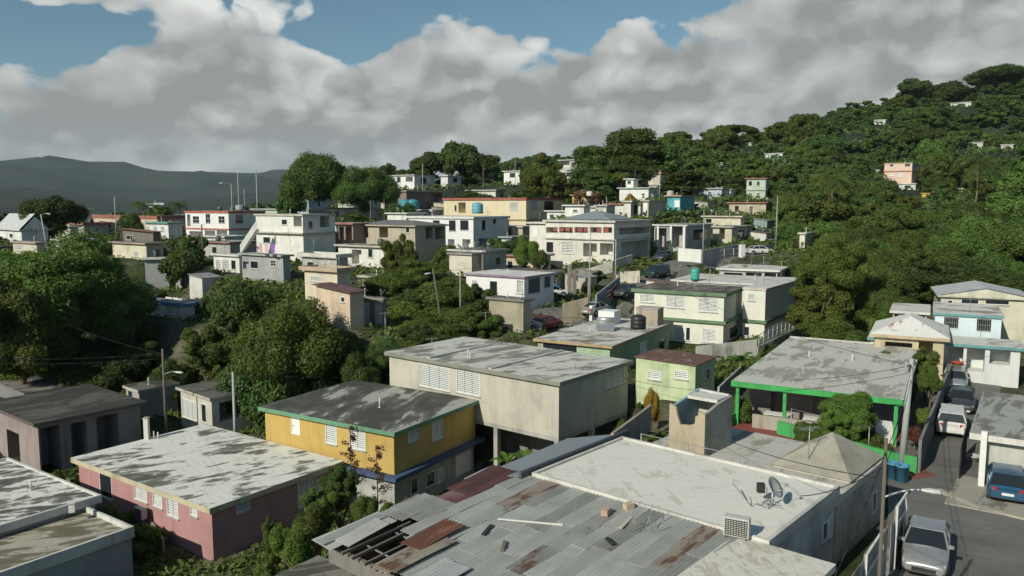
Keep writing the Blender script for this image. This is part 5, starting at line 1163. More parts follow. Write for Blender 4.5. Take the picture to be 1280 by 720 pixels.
# =================================================================== TIN ROOFED WORKSHOP
ws=empty('tin_roofed_workshop',(8.6,25.3,0),R_(49),'sprawling shed under patchwork grey corrugated sheets with a torn hole','workshop')
def wz(x,y): return 3.66+.045*x-.01*(y-6)
SH=[tin((.38,.39,.36),.22),tin((.43,.44,.41),.12),tin((.31,.315,.285),.34),tin((.48,.49,.45),.16),tin((.35,.31,.25),.55)]
DKRED=tin((.10,.045,.04),.5,.2); r5=random.Random(5)
def sheet(x0,x1,y0,y1,z0,z1,mat,jit=.0,name='roof_sheet',parent=None,warp=.03):
    cx,cy=(x0+x1)/2,(y0+y1)/2; nx_=6; hx,hy=(x1-x0)/2,(y1-y0)/2; mb=MB(); zc=(z0+z1)/2; g=[]
    ph=r5.uniform(0,6); NJ=max(6,int(hy*2/.17*5))
    for i in range(nx_+1):
        row=[]
        for j in range(NJ+1):
            u=-hx+2*hx*i/nx_; v_=-hy+2*hy*j/NJ; row.append((u,v_,(z1-z0)*u/(2*hx)+warp*math.sin(u*1.9+v_*1.1+ph)*.5+.017*math.sin(2*math.pi*v_/.17)))
        g.append(row)
    for i in range(nx_):
        for j in range(NJ): mb.quad(g[i][j],g[i+1][j],g[i+1][j+1],g[i][j+1],sm=True)
    for i in range(nx_):
        for j,s in ((0,1),(NJ,-1)): a,b_=g[i][j],g[i+1][j]; mb.quad((a[0],a[1],a[2]-.02),(b_[0],b_[1],b_[2]-.02),b_,a)
    for j in range(NJ):
        for i in (0,nx_): a,b_=g[i][j],g[i][j+1]; mb.quad((a[0],a[1],a[2]-.02),(b_[0],b_[1],b_[2]-.02),b_,a)
    o=mb.build(name,mat,parent or ws,(cx,cy,zc)); o.rotation_euler=(r5.uniform(-1,1)*jit*.4,0,r5.uniform(-1,1)*jit); return o
y=1.0; k=0
while y<12.5:
    w_=r5.choice([.66,.7,.78,.85]); y1=min(y+w_,12.7); my=(y+y1)/2
    br=[-9.0+r5.uniform(-.25,.15)]
    while br[-1]<-1.6: br.append(br[-1]+r5.uniform(1.8,3.6))
    br[-1]=-.04
    if len(br)>2 and br[-1]-br[-2]<.8: br.pop(-2)
    for i_,(x0,x1) in enumerate(zip(br[:-1],br[1:])):
        if my>10.95:
            if (x0+x1)/2>-3.6: continue
            x1=min(x1,-3.9)
        if 9.3<my<11.9 and (x0+x1)/2<-6.0:
            if x1<-5.6: continue
            x0=-6.2
        lift=.014*(k%2)+.012*i_
        sheet(x0-.12 if i_ else x0,x1,y,y1,wz(x0,my)+lift,wz(x1,my)+lift,r5.choices(SH,[4,5,2.5,3,.8])[0],.014)
    y+=w_-.05; k+=1
for a in [(-2.9,.1,10.85,12.5,3.42,3.62,DKRED),(-4.6,-2.6,10.9,12.2,3.3,3.42,tin((.2,.13,.12),.7)),(-1.2,.6,12.2,13.1,3.2,3.35,SH[1]),(-5.2,-3.8,11.9,13.2,3.15,3.25,SH[4]),(-9.1,-6.2,11.7,12.9,3.1,3.3,SH[3]),(-6.5,-4.4,12.0,13.0,3.1,3.2,tin((.34,.31,.23),.35)),
    (-9.1,-6.3,8.4,9.3,3.36,3.46,SH[4]),(-7.6,-5.4,8.9,9.9,3.42,3.6,tin((.30,.14,.08),.8)),(-8.7,-6.9,11.3,12.1,3.2,3.5,SH[3]),(-9.3,-7.5,6.6,7.7,3.4,3.5,tin((.5,.52,.5),.05))]:
    sheet(*a,.06)
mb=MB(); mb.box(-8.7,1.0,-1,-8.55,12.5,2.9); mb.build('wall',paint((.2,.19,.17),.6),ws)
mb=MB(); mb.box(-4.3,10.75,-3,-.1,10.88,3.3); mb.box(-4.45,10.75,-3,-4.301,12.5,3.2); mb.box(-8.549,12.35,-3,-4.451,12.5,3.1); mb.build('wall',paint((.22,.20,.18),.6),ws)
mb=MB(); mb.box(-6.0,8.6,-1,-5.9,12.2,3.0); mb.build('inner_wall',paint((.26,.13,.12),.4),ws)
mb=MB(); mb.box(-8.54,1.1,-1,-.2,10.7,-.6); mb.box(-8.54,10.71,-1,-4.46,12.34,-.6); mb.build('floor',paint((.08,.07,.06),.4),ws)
for i in range(4):
    mb=MB(); y=9.5+i*.62+r5.uniform(-.12,.12); mb.bar((-9.0,y,3.05),(-5.9,y+r5.uniform(-.25,.25),3.2+r5.uniform(-.25,.05)),.09,.10); mb.build('rafter',WOODP,ws)
for x in (-8.3,-7.0):
    mb=MB(); mb.bar((x,9.0,wz(x,11)-.06),(x+.5,12.0,wz(x,11)-.3),.05,.04); mb.build('batten',GREYM,ws)
# loose things lying on the tin roof
def l2k(x,y,z): 
    c,s=math.cos(R_(49)),math.sin(R_(49)); return Vector((8.6+x*c-y*s,25.3+x*s+y*c,z))
def lying(name,label,cat,x,y,L,w_,h_,ang,mat,dz=.06):
    mb=MB(); mb.hexa([(-L/2,-w_/2,0),(L/2,-w_/2,0),(L/2,w_/2,.01),(-L/2,w_/2,0),(-L/2,-w_/2,h_),(L/2,-w_/2,h_),(L/2,w_/2,h_+.01),(-L/2,w_/2,h_)])
    p=l2k(x,y,wz(x,y)+dz); o=mb.build(name,mat,None,p,R_(49+ang)); o.rotation_euler=(0,-math.atan(.045),R_(49+ang)) if abs(ang)<45 else (0,0,R_(49+ang)); return tag(o,label,cat)
lying('loose_pole','long pale pole lying across the patchwork tin roof','pole',-3.6,7.4,2.4,.05,.05,-62,OFFW)
lying('loose_board','dark short board on the patchwork tin roof near its middle','board',-5.0,8.2,.8,.14,.05,20,DARK)
lying('loose_board','grey weathered board near the bottom of the patchwork tin roof','board',-5.6,6.9,.7,.12,.05,35,WOODP)
lying('loose_board','pale board beside the bricks on the patchwork tin roof','board',-1.6,4.6,1.0,.12,.04,10,paint((.5,.46,.36),.3))
lying('clay_brick','reddish white block on the tin roof, left of the pair','brick',-1.4,5.6,.42,.25,.22,15,paint((.48,.34,.26),.5))
lying('clay_brick','tan block on the tin roof, right of the pair beside the white roof','brick',-.5,5.2,.36,.25,.22,-20,paint((.52,.42,.28),.4))
lying('scrap_timber','short dark timber scrap at the bottom of the patchwork tin roof','timber',-3.2,4.2,.5,.15,.08,60,DARK)
# smooth blue grey lean-to roof
lt=empty('lean_to_roof',(8.6,25.3,0),R_(49),'smooth blue grey sheet metal lean-to along the white roof edge','lean-to')
mb=MB(); mb.hexa([(-.6,10.5,3.72),(7.6,10.5,3.72),(6.6,13.4,3.1),(-.2,13.0,3.1),(-.6,10.5,3.76),(7.6,10.5,3.76),(6.6,13.4,3.14),(-.2,13.0,3.14)]); mb.build('roof_sheet',plain((.27,.31,.33),.4,.3,name='smooth_sheet'),lt)
mb=MB(); mb.box(-.1,12.9,-1.5,6.4,13.12,3.05); mb.build('wall',paint((.25,.25,.24),.6),lt)
mb=MB(); mb.box(-.6,10.36,3.55,7.6,10.49,3.95); mb.build('dark_flashing',plain((.07,.08,.10),.6,name='flashing'),lt)
# slab roof at the bottom edge
fq=P(398,694,2.3)
qs=house('dark_slab_roof_house','dark mouldy slab roof at the bottom edge below the torn tin roof','house',None,Nw=fq-ax55*6-ay55*6,LL=6,LR=6,a=55,zg=-3,wall=(.3,.3,.28),roof=((.22,.21,.18),(.06,.06,.05),.6),fascia=(.20,.20,.17),prot=False,control=False,vents=0,sink=3)
# low walls by the stair tower
def wallthing(name,label,pts,h,th=.15,mat=None,cat='wall',base=None,cap=None,group=None):
    """free standing wall along world points; base z from the ground unless given"""
    P0=Vector((pts[0][0],pts[0][1],0)); rt=MB(); zs=[(hz(p[0],p[1]) if base is None else base) for p in pts]
    for i in range(len(pts)-1):
        a,b_=Vector(pts[i][:2]),Vector(pts[i+1][:2]); d=(b_-a).normalized(); n_=Vector((-d.y,d.x))*th/2; k=max(1,int((b_-a).length/3))
        for j in range(k):
            p,q=a.lerp(b_,j/k),a.lerp(b_,(j+1)/k); za,zb=zs[i]+(zs[i+1]-zs[i])*j/k,zs[i]+(zs[i+1]-zs[i])*(j+1)/k
            rt.hexa([(p.x-n_.x,p.y-n_.y,za-.7),(q.x-n_.x,q.y-n_.y,zb-.7),(q.x+n_.x,q.y+n_.y,zb-.7),(p.x+n_.x,p.y+n_.y,za-.7),(p.x-n_.x,p.y-n_.y,za+h),(q.x-n_.x,q.y-n_.y,zb+h),(q.x+n_.x,q.y+n_.y,zb+h),(p.x+n_.x,p.y+n_.y,za+h)])
    return tag(rt.build(name,mat or CONC),label,cat,group)
wp=l2w(k2,0.2,k2['LL']+.0,k2['H']); wq=l2w(k2,k2['LR'],k2['LL'],k2['H'])
wallthing('stepped_wall','low pinkish parapet wall beside the banana plants','%'and[xyP(765,560,3.0),xyP(797,535,3.0),xyP(813,522,3.0)],.75,.15,paint((.40,.33,.28),.5,.75,True),base=3.0)
wallthing('green_boundary_wall','low bright green wall closing the front garden',[xyP(972,540,.3),xyP(1035,557,.3),xyP(1092,575,.3),xyP(1118,584,.2),xyP(1146,590,.2)],1.05,.18,GREENP,base=.0)
wallthing('green_porch_wall','short green garden wall left of the red porch floor',[xyP(910,533,.3),xyP(925,524,.3)],.9,.15,GREENP,base=.1)
wallthing('alley_wall','long dark grey wall along the alley of parked cars',[xyP(1148,594,.0),xyP(1160,560,0),xyP(1173,525,0),xyP(1187,490,0)],2.0,.16,paint((.20,.20,.19),.5))
wallthing('mossy_yard_wall','grey yard wall right of the pale green cottage',[PD(898,490,56)[:2],PD(925,470,63)[:2]],1.6,.15,CONC)
wallthing('spotted_white_wall','spotted white wall before the cream two storey house',[PD(870,440,72)[:2],PD(945,446,74)[:2]],1.7,.15,paint((.55,.54,.49),.9))
wallthing('yard_wall','cream low wall right of the spotted white wall',[PD(946,446,74)[:2],PD(1002,420,86)[:2]],1.0,.15,paint((.4,.4,.35),.8))
wallthing('white_corner_wall','sunlit white wall at the corner of the upper lane',[PD(848,318,117)[:2],PD(877,326,114)[:2]],2.0,.2,WHITE and paint((.68,.68,.63),.2))
wallthing('grey_lane_wall','shaded grey wall running up behind the white corner wall',[PD(877,326,114.2)[:2],PD(930,316,126)[:2]],1.9,.2,paint((.36,.37,.37),.4))  # shaded side of the white corner wall, its shade put into a greyer colour
wallthing('white_terrace_wall','white terrace wall left of the round trees',[PD(207,360,100)[:2],PD(252,372,96)[:2]],1.7,.2,paint((.62,.62,.58),.4))
wallthing('brown_bank_wall','brown retaining wall under the red trimmed white house',[PD(252,322,143)[:2],PD(300,330,135)[:2]],2.4,.3,paint((.22,.17,.11),.6))
wallthing('block_ruin_wall','dark grey ruined wall beside the cream shed',[PD(603,345,99)[:2],PD(604,320,106)[:2]],3.2,.3,paint((.18,.17,.15),.5))
wallthing('louvered_yard_wall','stained white yard wall beneath the big shuttered house',[PD(700,334,107)[:2],PD(765,338,108)[:2],PD(790,332,112)[:2]],1.5,.2,paint((.55,.53,.46),.7))
wallthing('stepped_yard_wall','cream stepped garden wall beside the parked pickup',[PD(770,345,104)[:2],PD(800,352,102)[:2]],1.6,.2,paint((.55,.52,.42),.6))
wallthing('driveway_wall','tan block wall between the purple trimmed house and the mural',[PD(704,370,87)[:2],PD(735,375,88)[:2]],2.2,.2,paint((.42,.36,.26),.5,.8,True))
wallthing('graffiti_wall','white wall with black scribbled lettering below the purple trimmed house',[PD(640,390,83)[:2],PD(677,392,81)[:2]],1.5,.18,paint((.68,.68,.66),.15))
wallthing('lane_retaining_wall','low grey retaining wall along the near side of the upper lane',[PD(745,405,83)[:2],PD(790,385,90)[:2]],1.0,.2,CONC)
wallthing('lower_yard_wall','broken low wall in the yard of the pink house',[xyP(205,690,-5.2),xyP(150,610,-5.2)],.9,.15,paint((.3,.27,.22),.6))
# black scribble on the white wall
q0=PD(641,390,82.7); zt=hz(q0.x,q0.y)
gw=MB(); A0=Vector(PD(642,390,82.75)[:2]+(0,)) if False else Vector((PD(656,390,82.1).x,PD(656,390,82.1).y,0)); D0=(Vector((PD(677,392,81).x,PD(677,392,81).y,0))-Vector((PD(640,390,83).x,PD(640,390,83).y,0))).normalized(); Nn=Vector((D0.y,-D0.x,0))
for j in range(4):
    o_=A0+D0*(j*.42)+Nn*.11; zz=hz(o_.x,o_.y)+.75; pts=[]
    for k in range(14):
        t=k/13*2*math.pi*(.8 if j%2 else 1); pts.append(o_+D0*(.17*math.cos(t))+Vector((0,0,zz+.24*math.sin(t)*(1 if j!=2 else .7))))
    gw.path(pts,.028,5)
tag(gw.build('graffiti',DARK),'black looping scribble sprayed on the white wall','graffiti')
# mural wall
ma,mb_=PD(745,372,88.5),PD(774,364,95.5); z0=hz(ma.x,ma.y); z1=hz(mb_.x,mb_.y)
mw=wallthing('mural_wall','grey blue wall painted with a waving red and white striped flag',[(ma.x,ma.y),(mb_.x,mb_.y)],2.3,.2,paint((.20,.25,.28),.25))
dm=(Vector((mb_.x,mb_.y,0))-Vector((ma.x,ma.y,0))); Lm=dm.length; dm.normalize(); nm_=Vector((dm.y,-dm.x,0)); 
if nm_.y>0: nm_=-nm_
def mpt(s,z,k=.106): p=Vector((ma.x,ma.y,0))+dm*s+nm_*k; return Vector((p.x,p.y,z0+(z1-z0)*s/Lm+z))
for i in range(5):
    mb=MB()
    for k in range(10):
        s0,s1=Lm*(.42+.042*k),Lm*(.42+.042*(k+1)); f=lambda s:.55+i*.24+.10*math.sin(s*2.2)+.05*s
        for kk in (0,): mb.hexa([mpt(s0,f(s0),.101),mpt(s1,f(s1),.101),mpt(s1,f(s1),.112),mpt(s0,f(s0),.112),mpt(s0,f(s0)+.2,.101),mpt(s1,f(s1)+.2,.101),mpt(s1,f(s1)+.2,.112),mpt(s0,f(s0)+.2,.112)])
    mb.build('painted_stripe',plain((.5,.04,.04),.7,name='red_paint') if i%2==0 else OFFW,mw)
mb=MB()
for s0,z in [(.08,1.5),(.11,1.2),(.16,.8),(.20,1.3),(.25,1.0),(.3,.6),(.34,1.1)]: mb.bar(mpt(Lm*s0,z,.112),mpt(Lm*(s0+.05),z+.35,.112),.07,.02)
mb.build('painted_lettering',DARK,mw)
wpil=MB(); q=PD(741,372,87.2); zz=hz(q.x,q.y); wpil.box(-.75,-.18,-.4,.0,.18,2.7); tag(wpil.build('white_gate_pillar',paint((.7,.7,.67),.1),None,(q.x+.2,q.y,zz),R_(50)),'white slab pillar left of the painted flag wall','pillar')
# ruined gateway arch above the mural
rg=MB(); q=PD(724,352,98); zz=hz(q.x,q.y)
prev=None
for k in range(11):
    t=math.pi*k/10; p=Vector((-1.25*math.cos(t),0,2.6+.75*math.sin(t)))
    if prev is not None: rg.bar(prev,p,.4,.4)
    prev=p
rg.box(-1.45,-.2,-.3,-1.05,.2,2.7); rg.box(1.05,-.2,-.3,1.45,.2,2.7); tag(rg.build('ruined_gateway',paint((.30,.28,.23),.6),None,(q.x,q.y,zz),R_(-5)),'ruined arched gateway of bare concrete','gateway')
for px,hh,lab in ((712,4.2,'taller bare concrete column left of the ruined gateway'),(718,3.6,'shorter bare concrete column nearest the ruined gateway')):
    q=PD(px,350,97); mb=MB(); mb.box(-.2,-.2,-.5,.2,.2,hh); tag(mb.build('bare_column',paint((.28,.26,.22),.6),None,(q.x,q.y,hz(q.x,q.y)),.3),lab,'column')
# ------------------------------------------------------------------ tall tin fence by the bottom street
tf=empty('tin_fence',(0,0,0),0,'tall grey sheet metal fence with white gate frames beside the street','fence')
fa,fb=P(1131,617,2.6),P(1062,724,2.6); L=(fb-fa).length; dd_=(fb-fa).normalized(); n=14
for i in range(n):
    if i==4: continue
    p0=fa+dd_*L*i/n; w_=L/n; hgt=2.6+r5.uniform(-.15,.1)-(0.35 if i in(3,5,6) else 0); mb=MB(); mb.box(0,-.015,.05,w_*.99,.015,hgt); o=mb.build('fence_sheet',tin((.36,.36,.35),.12+.1*(i%3),.09,None,.7,.1) if i%4 else tin((.27,.26,.25),.3,.09,None,.7,.1),tf,(p0.x,p0.y,0),math.atan2(dd_.y,dd_.x)); 
for i0,i1 in ((0,3),(7,11)):
    mb=MB(); a=fa+dd_*L*i0/n; b_=fa+dd_*L*i1/n; off=Vector((.06,-.04,0))
    for z in (1.9,2.65): mb.bar((a.x+off.x,a.y+off.y,z),(b_.x+off.x,b_.y+off.y,z),.07,.07)
    for p in (a,b_): mb.bar((p.x+off.x,p.y+off.y,.0),(p.x+off.x,p.y+off.y,2.7),.07,.07)
    mb.build('gate_frame',WHITE,tf)
# ------------------------------------------------------------------ cars
TAIL=plain((.4,.02,.02),.3,name='tail_lamp'); HEAD=plain((.6,.62,.62),.15,.2,name='head_lamp'); RIM=plain((.35,.36,.37),.35,.7,name='wheel_rim'); PLATE=plain((.7,.7,.68),.5,name='number_plate')
def car(kind,paintm,label,x,y,z,heading,group=None,L=4.4,W=1.74,H=1.45,name=None):
    rt=empty(name or {'sedan':'parked_sedan','suv':'parked_suv','hatch':'parked_hatchback'}[kind],(x,y,z),heading,label,'car',group)
    hw=W/2; zb=.24
    if kind=='sedan': st=[(-.5,.55,.80),(-.485,.60,.90),(-.44,.66,.97),(-.30,.69,1.0),(-.12,.70,1.0),(.1,.69,1.0),(.22,.67,1.0),(.36,.60,.98),(.45,.52,.93),(.49,.46,.85),(.5,.40,.78)]; gh=(-.36,.23,-.22,.06)
    elif kind=='suv': st=[(-.5,.50,.86),(-.49,.62,.95),(-.46,.66,.98),(-.30,.67,1.0),(-.12,.67,1.0),(.1,.67,1.0),(.24,.66,1.0),(.38,.62,.98),(.46,.56,.94),(.495,.48,.86),(.5,.40,.8)]; gh=(-.485,.25,-.44,.12)
    else: st=[(-.5,.50,.84),(-.49,.62,.93),(-.45,.66,.97),(-.30,.68,1.0),(-.12,.68,1.0),(.1,.67,1.0),(.26,.65,1.0),(.38,.58,.97),(.46,.50,.92),(.495,.44,.84),(.5,.38,.78)]; gh=(-.47,.25,-.33,.08)
    mb=MB(); rings=[]
    for xs_,t,ws_ in st:
        zt=t*H; w_=hw*ws_; zl=zb+(.08 if abs(xs_)>.48 else 0)
        ring=[(-w_*.90,zl),(-w_*.985,zl+.10),(-w_,(zb+zt)*.55),(-w_*.975,zt-.09),(-w_*.88,zt-.015),(-w_*.5,zt+.012),(0,zt+.02),(w_*.5,zt+.012),(w_*.88,zt-.015),(w_*.975,zt-.09),(w_,(zb+zt)*.55),(w_*.985,zl+.10),(w_*.90,zl)]
        rings.append([(xs_*L,a,b_) for a,b_ in ring])
    for r0,r1 in zip(rings[:-1],rings[1:]):
        for j in range(12): mb.quad(r0[j],r0[j+1],r1[j+1],r1[j],sm=True)
        mb.quad(r0[12],r0[0],r1[0],r1[12])
    for r0 in (rings[0],rings[-1]):
        n0=len(mb.v); mb.v+=r0; mb.f.append(tuple(n0+i for i in range(13))); mb.m.append(0); mb.sm.append(False)
    # weld for smooth shading
    body=mb.build('body',paintm,rt)
    md=body.modifiers.new('w','WELD'); md.merge_threshold=.002
    xr0,xf0,xr1,xf1=[q*L for q in gh]; zbelt=.67*H; zr_=H-.03; wb_=hw*.93; wt=hw*.74
    B=[(xr0,-wb_,zbelt),(xf0,-wb_,zbelt),(xf0,wb_,zbelt),(xr0,wb_,zbelt)]; Tt=[(xr1,-wt,zr_),(xf1,-wt*.97,zr_),(xf1,wt*.97,zr_),(xr1,wt,zr_)]
    def pane(nm,a,b_,c,d,par=rt): m_=MB(); m_.quad(a,b_,c,d); return m_.build(nm,GLASS,par)
    pane('windshield',B[1],B[2],Tt[2],Tt[1]); pane('rear_window',B[3],B[0],Tt[0],Tt[3]); pane('side_window',B[0],B[1],Tt[1],Tt[0]); pane('side_window',B[2],B[3],Tt[3],Tt[2])
    rf=MB(); cm=((xr1+xf1)/2,0,H); e=[(Tt[i][0],Tt[i][1],zr_) for i in range(4)]
    g=[]
    for i in range(6):
        u=i/5; row=[]
        for j in range(7):
            v_=j/6; xx=e[0][0]+(e[1][0]-e[0][0])*u; yy=-wt+2*wt*v_; row.append((xx,yy*1.02,zr_+.005+.055*math.sin(math.pi*min(max(u,.06),.94))**.5*math.sin(math.pi*min(max(v_,.05),.95))**.5))
        g.append(row)
    for i in range(5):
        for j in range(6): rf.quad(g[i][j],g[i+1][j],g[i+1][j+1],g[i][j+1],sm=True)
    for s in (0,1,2,3): rf.bar(B[s],Tt[s],.07,.07)
    rf.bar(Tt[0],Tt[1],.06,.05); rf.bar(Tt[3],Tt[2],.06,.05); rf.bar(Tt[1],Tt[2],.05,.05); rf.bar(Tt[0],Tt[3],.05,.05)
    for sg in (-1,1): 
        xm=(xf1+xr1)/2; rf.bar((xm,sg*wb_,zbelt),(xm-.05,sg*wt*1.01,zr_),.07,.04)
    rf.build('cabin_roof',paintm,rt)
    for sg in (-1,1):
        for xx in (-.31*L,.31*L):
            wm=MB(); wm.tube((xx,sg*(hw-.19),.32),(xx,sg*(hw+.012),.32),.32,.315,18); wo=wm.build('wheel',RUBBER,rt)
            hm_=MB(); hm_.tube((xx,sg*(hw+.008),.32),(xx,sg*(hw+.022),.32),.20,.18,12); hm_.build('rim',RIM,wo)
            ar=MB(); ar.tube((xx,sg*(hw-.3),.33),(xx,sg*(hw+.004),.33),.39,.39,18); ar.build('wheel_arch',DARK,rt)
        m_=MB(); zt=.47*H; m_.hexa([(L*.455,sg*hw*.58,zt-.12),(L*.497,sg*hw*.55,zt-.12),(L*.48,sg*hw*.86,zt-.12),(L*.43,sg*hw*.93,zt-.12),(L*.44,sg*hw*.58,zt+.03),(L*.485,sg*hw*.55,zt-.01),(L*.465,sg*hw*.86,zt+.01),(L*.42,sg*hw*.92,zt+.03)]); m_.build('headlight',HEAD,rt)
        m_=MB(); zt=.55*H; m_.hexa([(-L*.503,sg*hw*.55,zt-.12),(-L*.47,sg*hw*.55,zt-.12),(-L*.45,sg*hw*.95,zt-.12),(-L*.492,sg*hw*.88,zt-.12),(-L*.502,sg*hw*.55,zt+.06),(-L*.47,sg*hw*.55,zt+.06),(-L*.45,sg*hw*.95,zt+.06),(-L*.49,sg*hw*.87,zt+.06)]); m_.build('tail_light',TAIL,rt)
        m_=MB(); m_.hexa([(xf0-.28,sg*(hw*.95),zbelt+.02),(xf0-.08,sg*(hw*.95),zbelt+.02),(xf0-.12,sg*(hw+.15),zbelt+.02),(xf0-.24,sg*(hw+.15),zbelt+.02),(xf0-.28,sg*hw*.95,zbelt+.14),(xf0-.1,sg*hw*.95,zbelt+.14),(xf0-.12,sg*(hw+.15),zbelt+.13),(xf0-.24,sg*(hw+.15),zbelt+.13)]); m_.build('side_mirror',paintm,rt)
    m_=MB(); m_.box(L*.488,-hw*.5,.36,L*.503,hw*.5,.52); m_.build('grille',DARK,rt)
    m_=MB(); m_.box(-L*.508,-.26,.50,-L*.499,.26,.62); m_.build('licence_plate',PLATE,rt)
    m_=MB(); m_.box(-L*.506,-hw*.72,.3,-L*.494,hw*.72,.36); m_.box(L*.494,-hw*.7,.28,L*.506,hw*.7,.34); m_.build('bumper_trim',DARK,rt)
    return rt
SILV=carpaint((.40,.41,.40),.5); WHITC=carpaint((.62,.62,.60),.0); BLUEC=carpaint((.03,.12,.22),.4); DKC=carpaint((.04,.045,.05),.3); REDC=carpaint((.22,.02,.02),.3); GRNC=carpaint((.02,.05,.045),.3); CHAR=carpaint((.07,.075,.08),.4)
def carat(kind,mt,lab,px,py,z,hd,**k):
    q=P(px,py,z); return car(kind,mt,lab,q.x,q.y,(hz(q.x,q.y)+.05) if z<1 else z+.05,R_(hd),**k)
carat('sedan',SILV,'silver sedan parked beside the tin fence at the bottom',1157,700,0.0,240,L=4.5)
carat('suv',WHITC,'white utility car seen from behind, last of the row in the alley',1189,537,0.05,60,L=4.5,H=1.6)
carat('hatch',CHAR,'dark charcoal hatchback parked between two cars in the alley',1201,512,0.05,240,L=4.1)
carat('suv',SILV,'silver grey suv farthest up the alley facing the camera',1193,490,0.1,240,L=4.4,H=1.6)
carat('hatch',BLUEC,'blue hatchback parked on the driveway at the right edge',1257,614,0.12,60,L=4.1)
def card(kind,mt,lab,px,d,hd,**k):
    q=PD(px,300,d); return car(kind,mt,lab,q.x,q.y,hz(q.x,q.y)+.07,R_(hd),**k)
card('sedan',REDC,'dark red sedan parked below the purple trimmed house',683,83.5,50)
card('sedan',SILV,'silver sedan parked on the upper lane by the painted flag wall',746,88.5,52)
card('sedan',CHAR,'dark grey sedan behind the silver one on the upper lane',783,94,235)
card('suv',GRNC,'dark green suv coming down the upper lane',822,104.5,230,H=1.65)
card('sedan',DKC,'black car in the shade under the big shuttered house',828,118,240)
card('sedan',WHITC,'white sedan parked side on at the top of the lane',950,127.5,8,L=4.6)
card('sedan',CHAR,'dark car parked right behind the white sedan at the top',964,129,8,L=4.4)
card('suv',SILV,'pale suv among the trees at the end of the top lane',951,147,100)
card('hatch',DKC,'dark car half hidden below the red sedan',648,79,50)
card('hatch',WHITC,'white car under the blue tarpaulin on the terrace',690,99,5)
# blue tarp over it
q=PD(687,300,98.6); mb=MB(); zz=hz(q.x,q.y)+.1
g=[[(x,y,1.62+.08*math.sin(x*3+y*2)-.28*(x/1.6)**4-.25*(y/.95)**4) for y in (-.95,-.5,0,.5,.95)] for x in (-1.6,-1,-.4,.2,.8,1.4)]
for i in range(5):
    for j in range(4): mb.quad(g[i][j],g[i+1][j],g[i+1][j+1],g[i][j+1],sm=True)
o=mb.build('tarpaulin',plain((.05,.17,.42),.5,name='blue_tarp'),None,(q.x-.2,q.y,zz),R_(5)); tag(o,'bright blue tarpaulin spread over the white car','tarpaulin')
car('hatch',WHITC,'white car on the cream roof terrace',PD(398,331,84.5).x,84.5,PD(421,338,82)[2]+.02,R_(10),L=3.9) if False else None
# ------------------------------------------------------------------ poles and lamps
POLEW=plain((.13,.11,.09),.9,name='wooden_pole'); POLEC=plain((.34,.35,.34),.7,name='concrete_pole')
PT={}
def pole(px,yt,d,label,zb=None,r=.13,mat=POLEW,name='utility_pole',lean=(0,0),cross=1,lamp=None,group=None,key=None):
    q=PD(px,yt,d); zb_=hz(q.x,q.y) if zb is None else zb; H=q.z-zb_
    rt=empty(name,(q.x-lean[0],q.y-lean[1],zb_-.0),0,label,'street lamp' if lamp and not cross else 'pole',group)
    mb=MB(); mb.tube((0,0,-.4),(lean[0],lean[1],H),r,r*.65,10); mb.build('pole',mat,rt); top=Vector((q.x,q.y,q.z))
    for c in range(cross):
        m_=MB(); z=H-.35-c*.8; k=z/H; m_.bar((lean[0]*k-.55,lean[1]*k-.5,z),(lean[0]*k+.55,lean[1]*k+.5,z),.09,.11); co=m_.build('crossarm',mat,rt)
        for s in (-.5,0,.5): i_=MB(); i_.tube((lean[0]*k+s,lean[1]*k+s*.9,z+.05),(lean[0]*k+s,lean[1]*k+s*.9,z+.2),.035,.03,6); i_.build('insulator',OFFW,co)
    if lamp:
        dx,dz_,ls=lamp; z=H-dz_; k=z/H; b=Vector((lean[0]*k,lean[1]*k,z)); m_=MB(); sg=1 if dx>0 else -1
        pts=[b+Vector((dx*t,-.15*t,.28*abs(dx)*math.sin(t*math.pi*.55))) for t in (0,.2,.45,.7,.88,1)]; m_.path(pts,.035,6); ao=m_.build('lamp_arm',GALV,rt)
        e=pts[-1]; m_=MB(); s=ls
        pr=[(-.02,.04),(.1,.10),(.35,.15),(.6,.13),(.7,.03)]; k0=len(m_.v)
        rings=[]
        for t,w_ in pr: rings.append([(e.x+sg*t*s,e.y+w_*s*1.1*math.cos(a),e.z-t*.12*s+w_*s*.6*math.sin(a)) for a in [i*math.pi/5 for i in range(10)]])
        for r0,r1 in zip(rings[:-1],rings[1:]):
            for j in range(10): m_.quad(r0[j],r0[(j+1)%10],r1[(j+1)%10],r1[j],sm=True)
        m_.build('lamp_head',OFFW,rt)
    if key: PT[key]=top
    return rt
pole(203,436,62,'dark wooden pole with curved street lamp beside the little cream house',zb=-4.6,lamp=(.95,2.1,1.0),key='A',cross=0)
pole(291,465,59,'short grey pole in front of the cream house porch',zb=-5,mat=POLEC,r=.14,cross=0,key='B')
pole(1108,548,22,'slim dark pole with broad white street lamp over the bottom street',zb=0,lamp=(1.0,1.75,.85),r=.07,mat=POLEW,key='C',cross=0)
pole(1140,448,43,'thick grey concrete pole at the corner of the green porch house',zb=0,mat=POLEC,r=.2,cross=1,key='D',lean=(.3,0))
pole(541,335,80,'leaning wooden pole rising from the vine mounds',zb=1.5,lean=(-1.1,0),lamp=(-.3,.6,.9),cross=0,key='E')
pole(575,345,80,'thin straight pole right of the leaning one among the vines',zb=1.5,r=.07,mat=POLEC,cross=0,key='F')
pole(738,283,94,'tall thin pole before the big shuttered house',r=.09,mat=POLEC,cross=0,key='G')
pole(770,300,103,'grey pole at the porch corner of the big shuttered house',r=.1,mat=POLEC,cross=0)
pole(880,262,114,'slim grey pole behind the white corner wall',r=.08,mat=POLEC,cross=0,key='H')
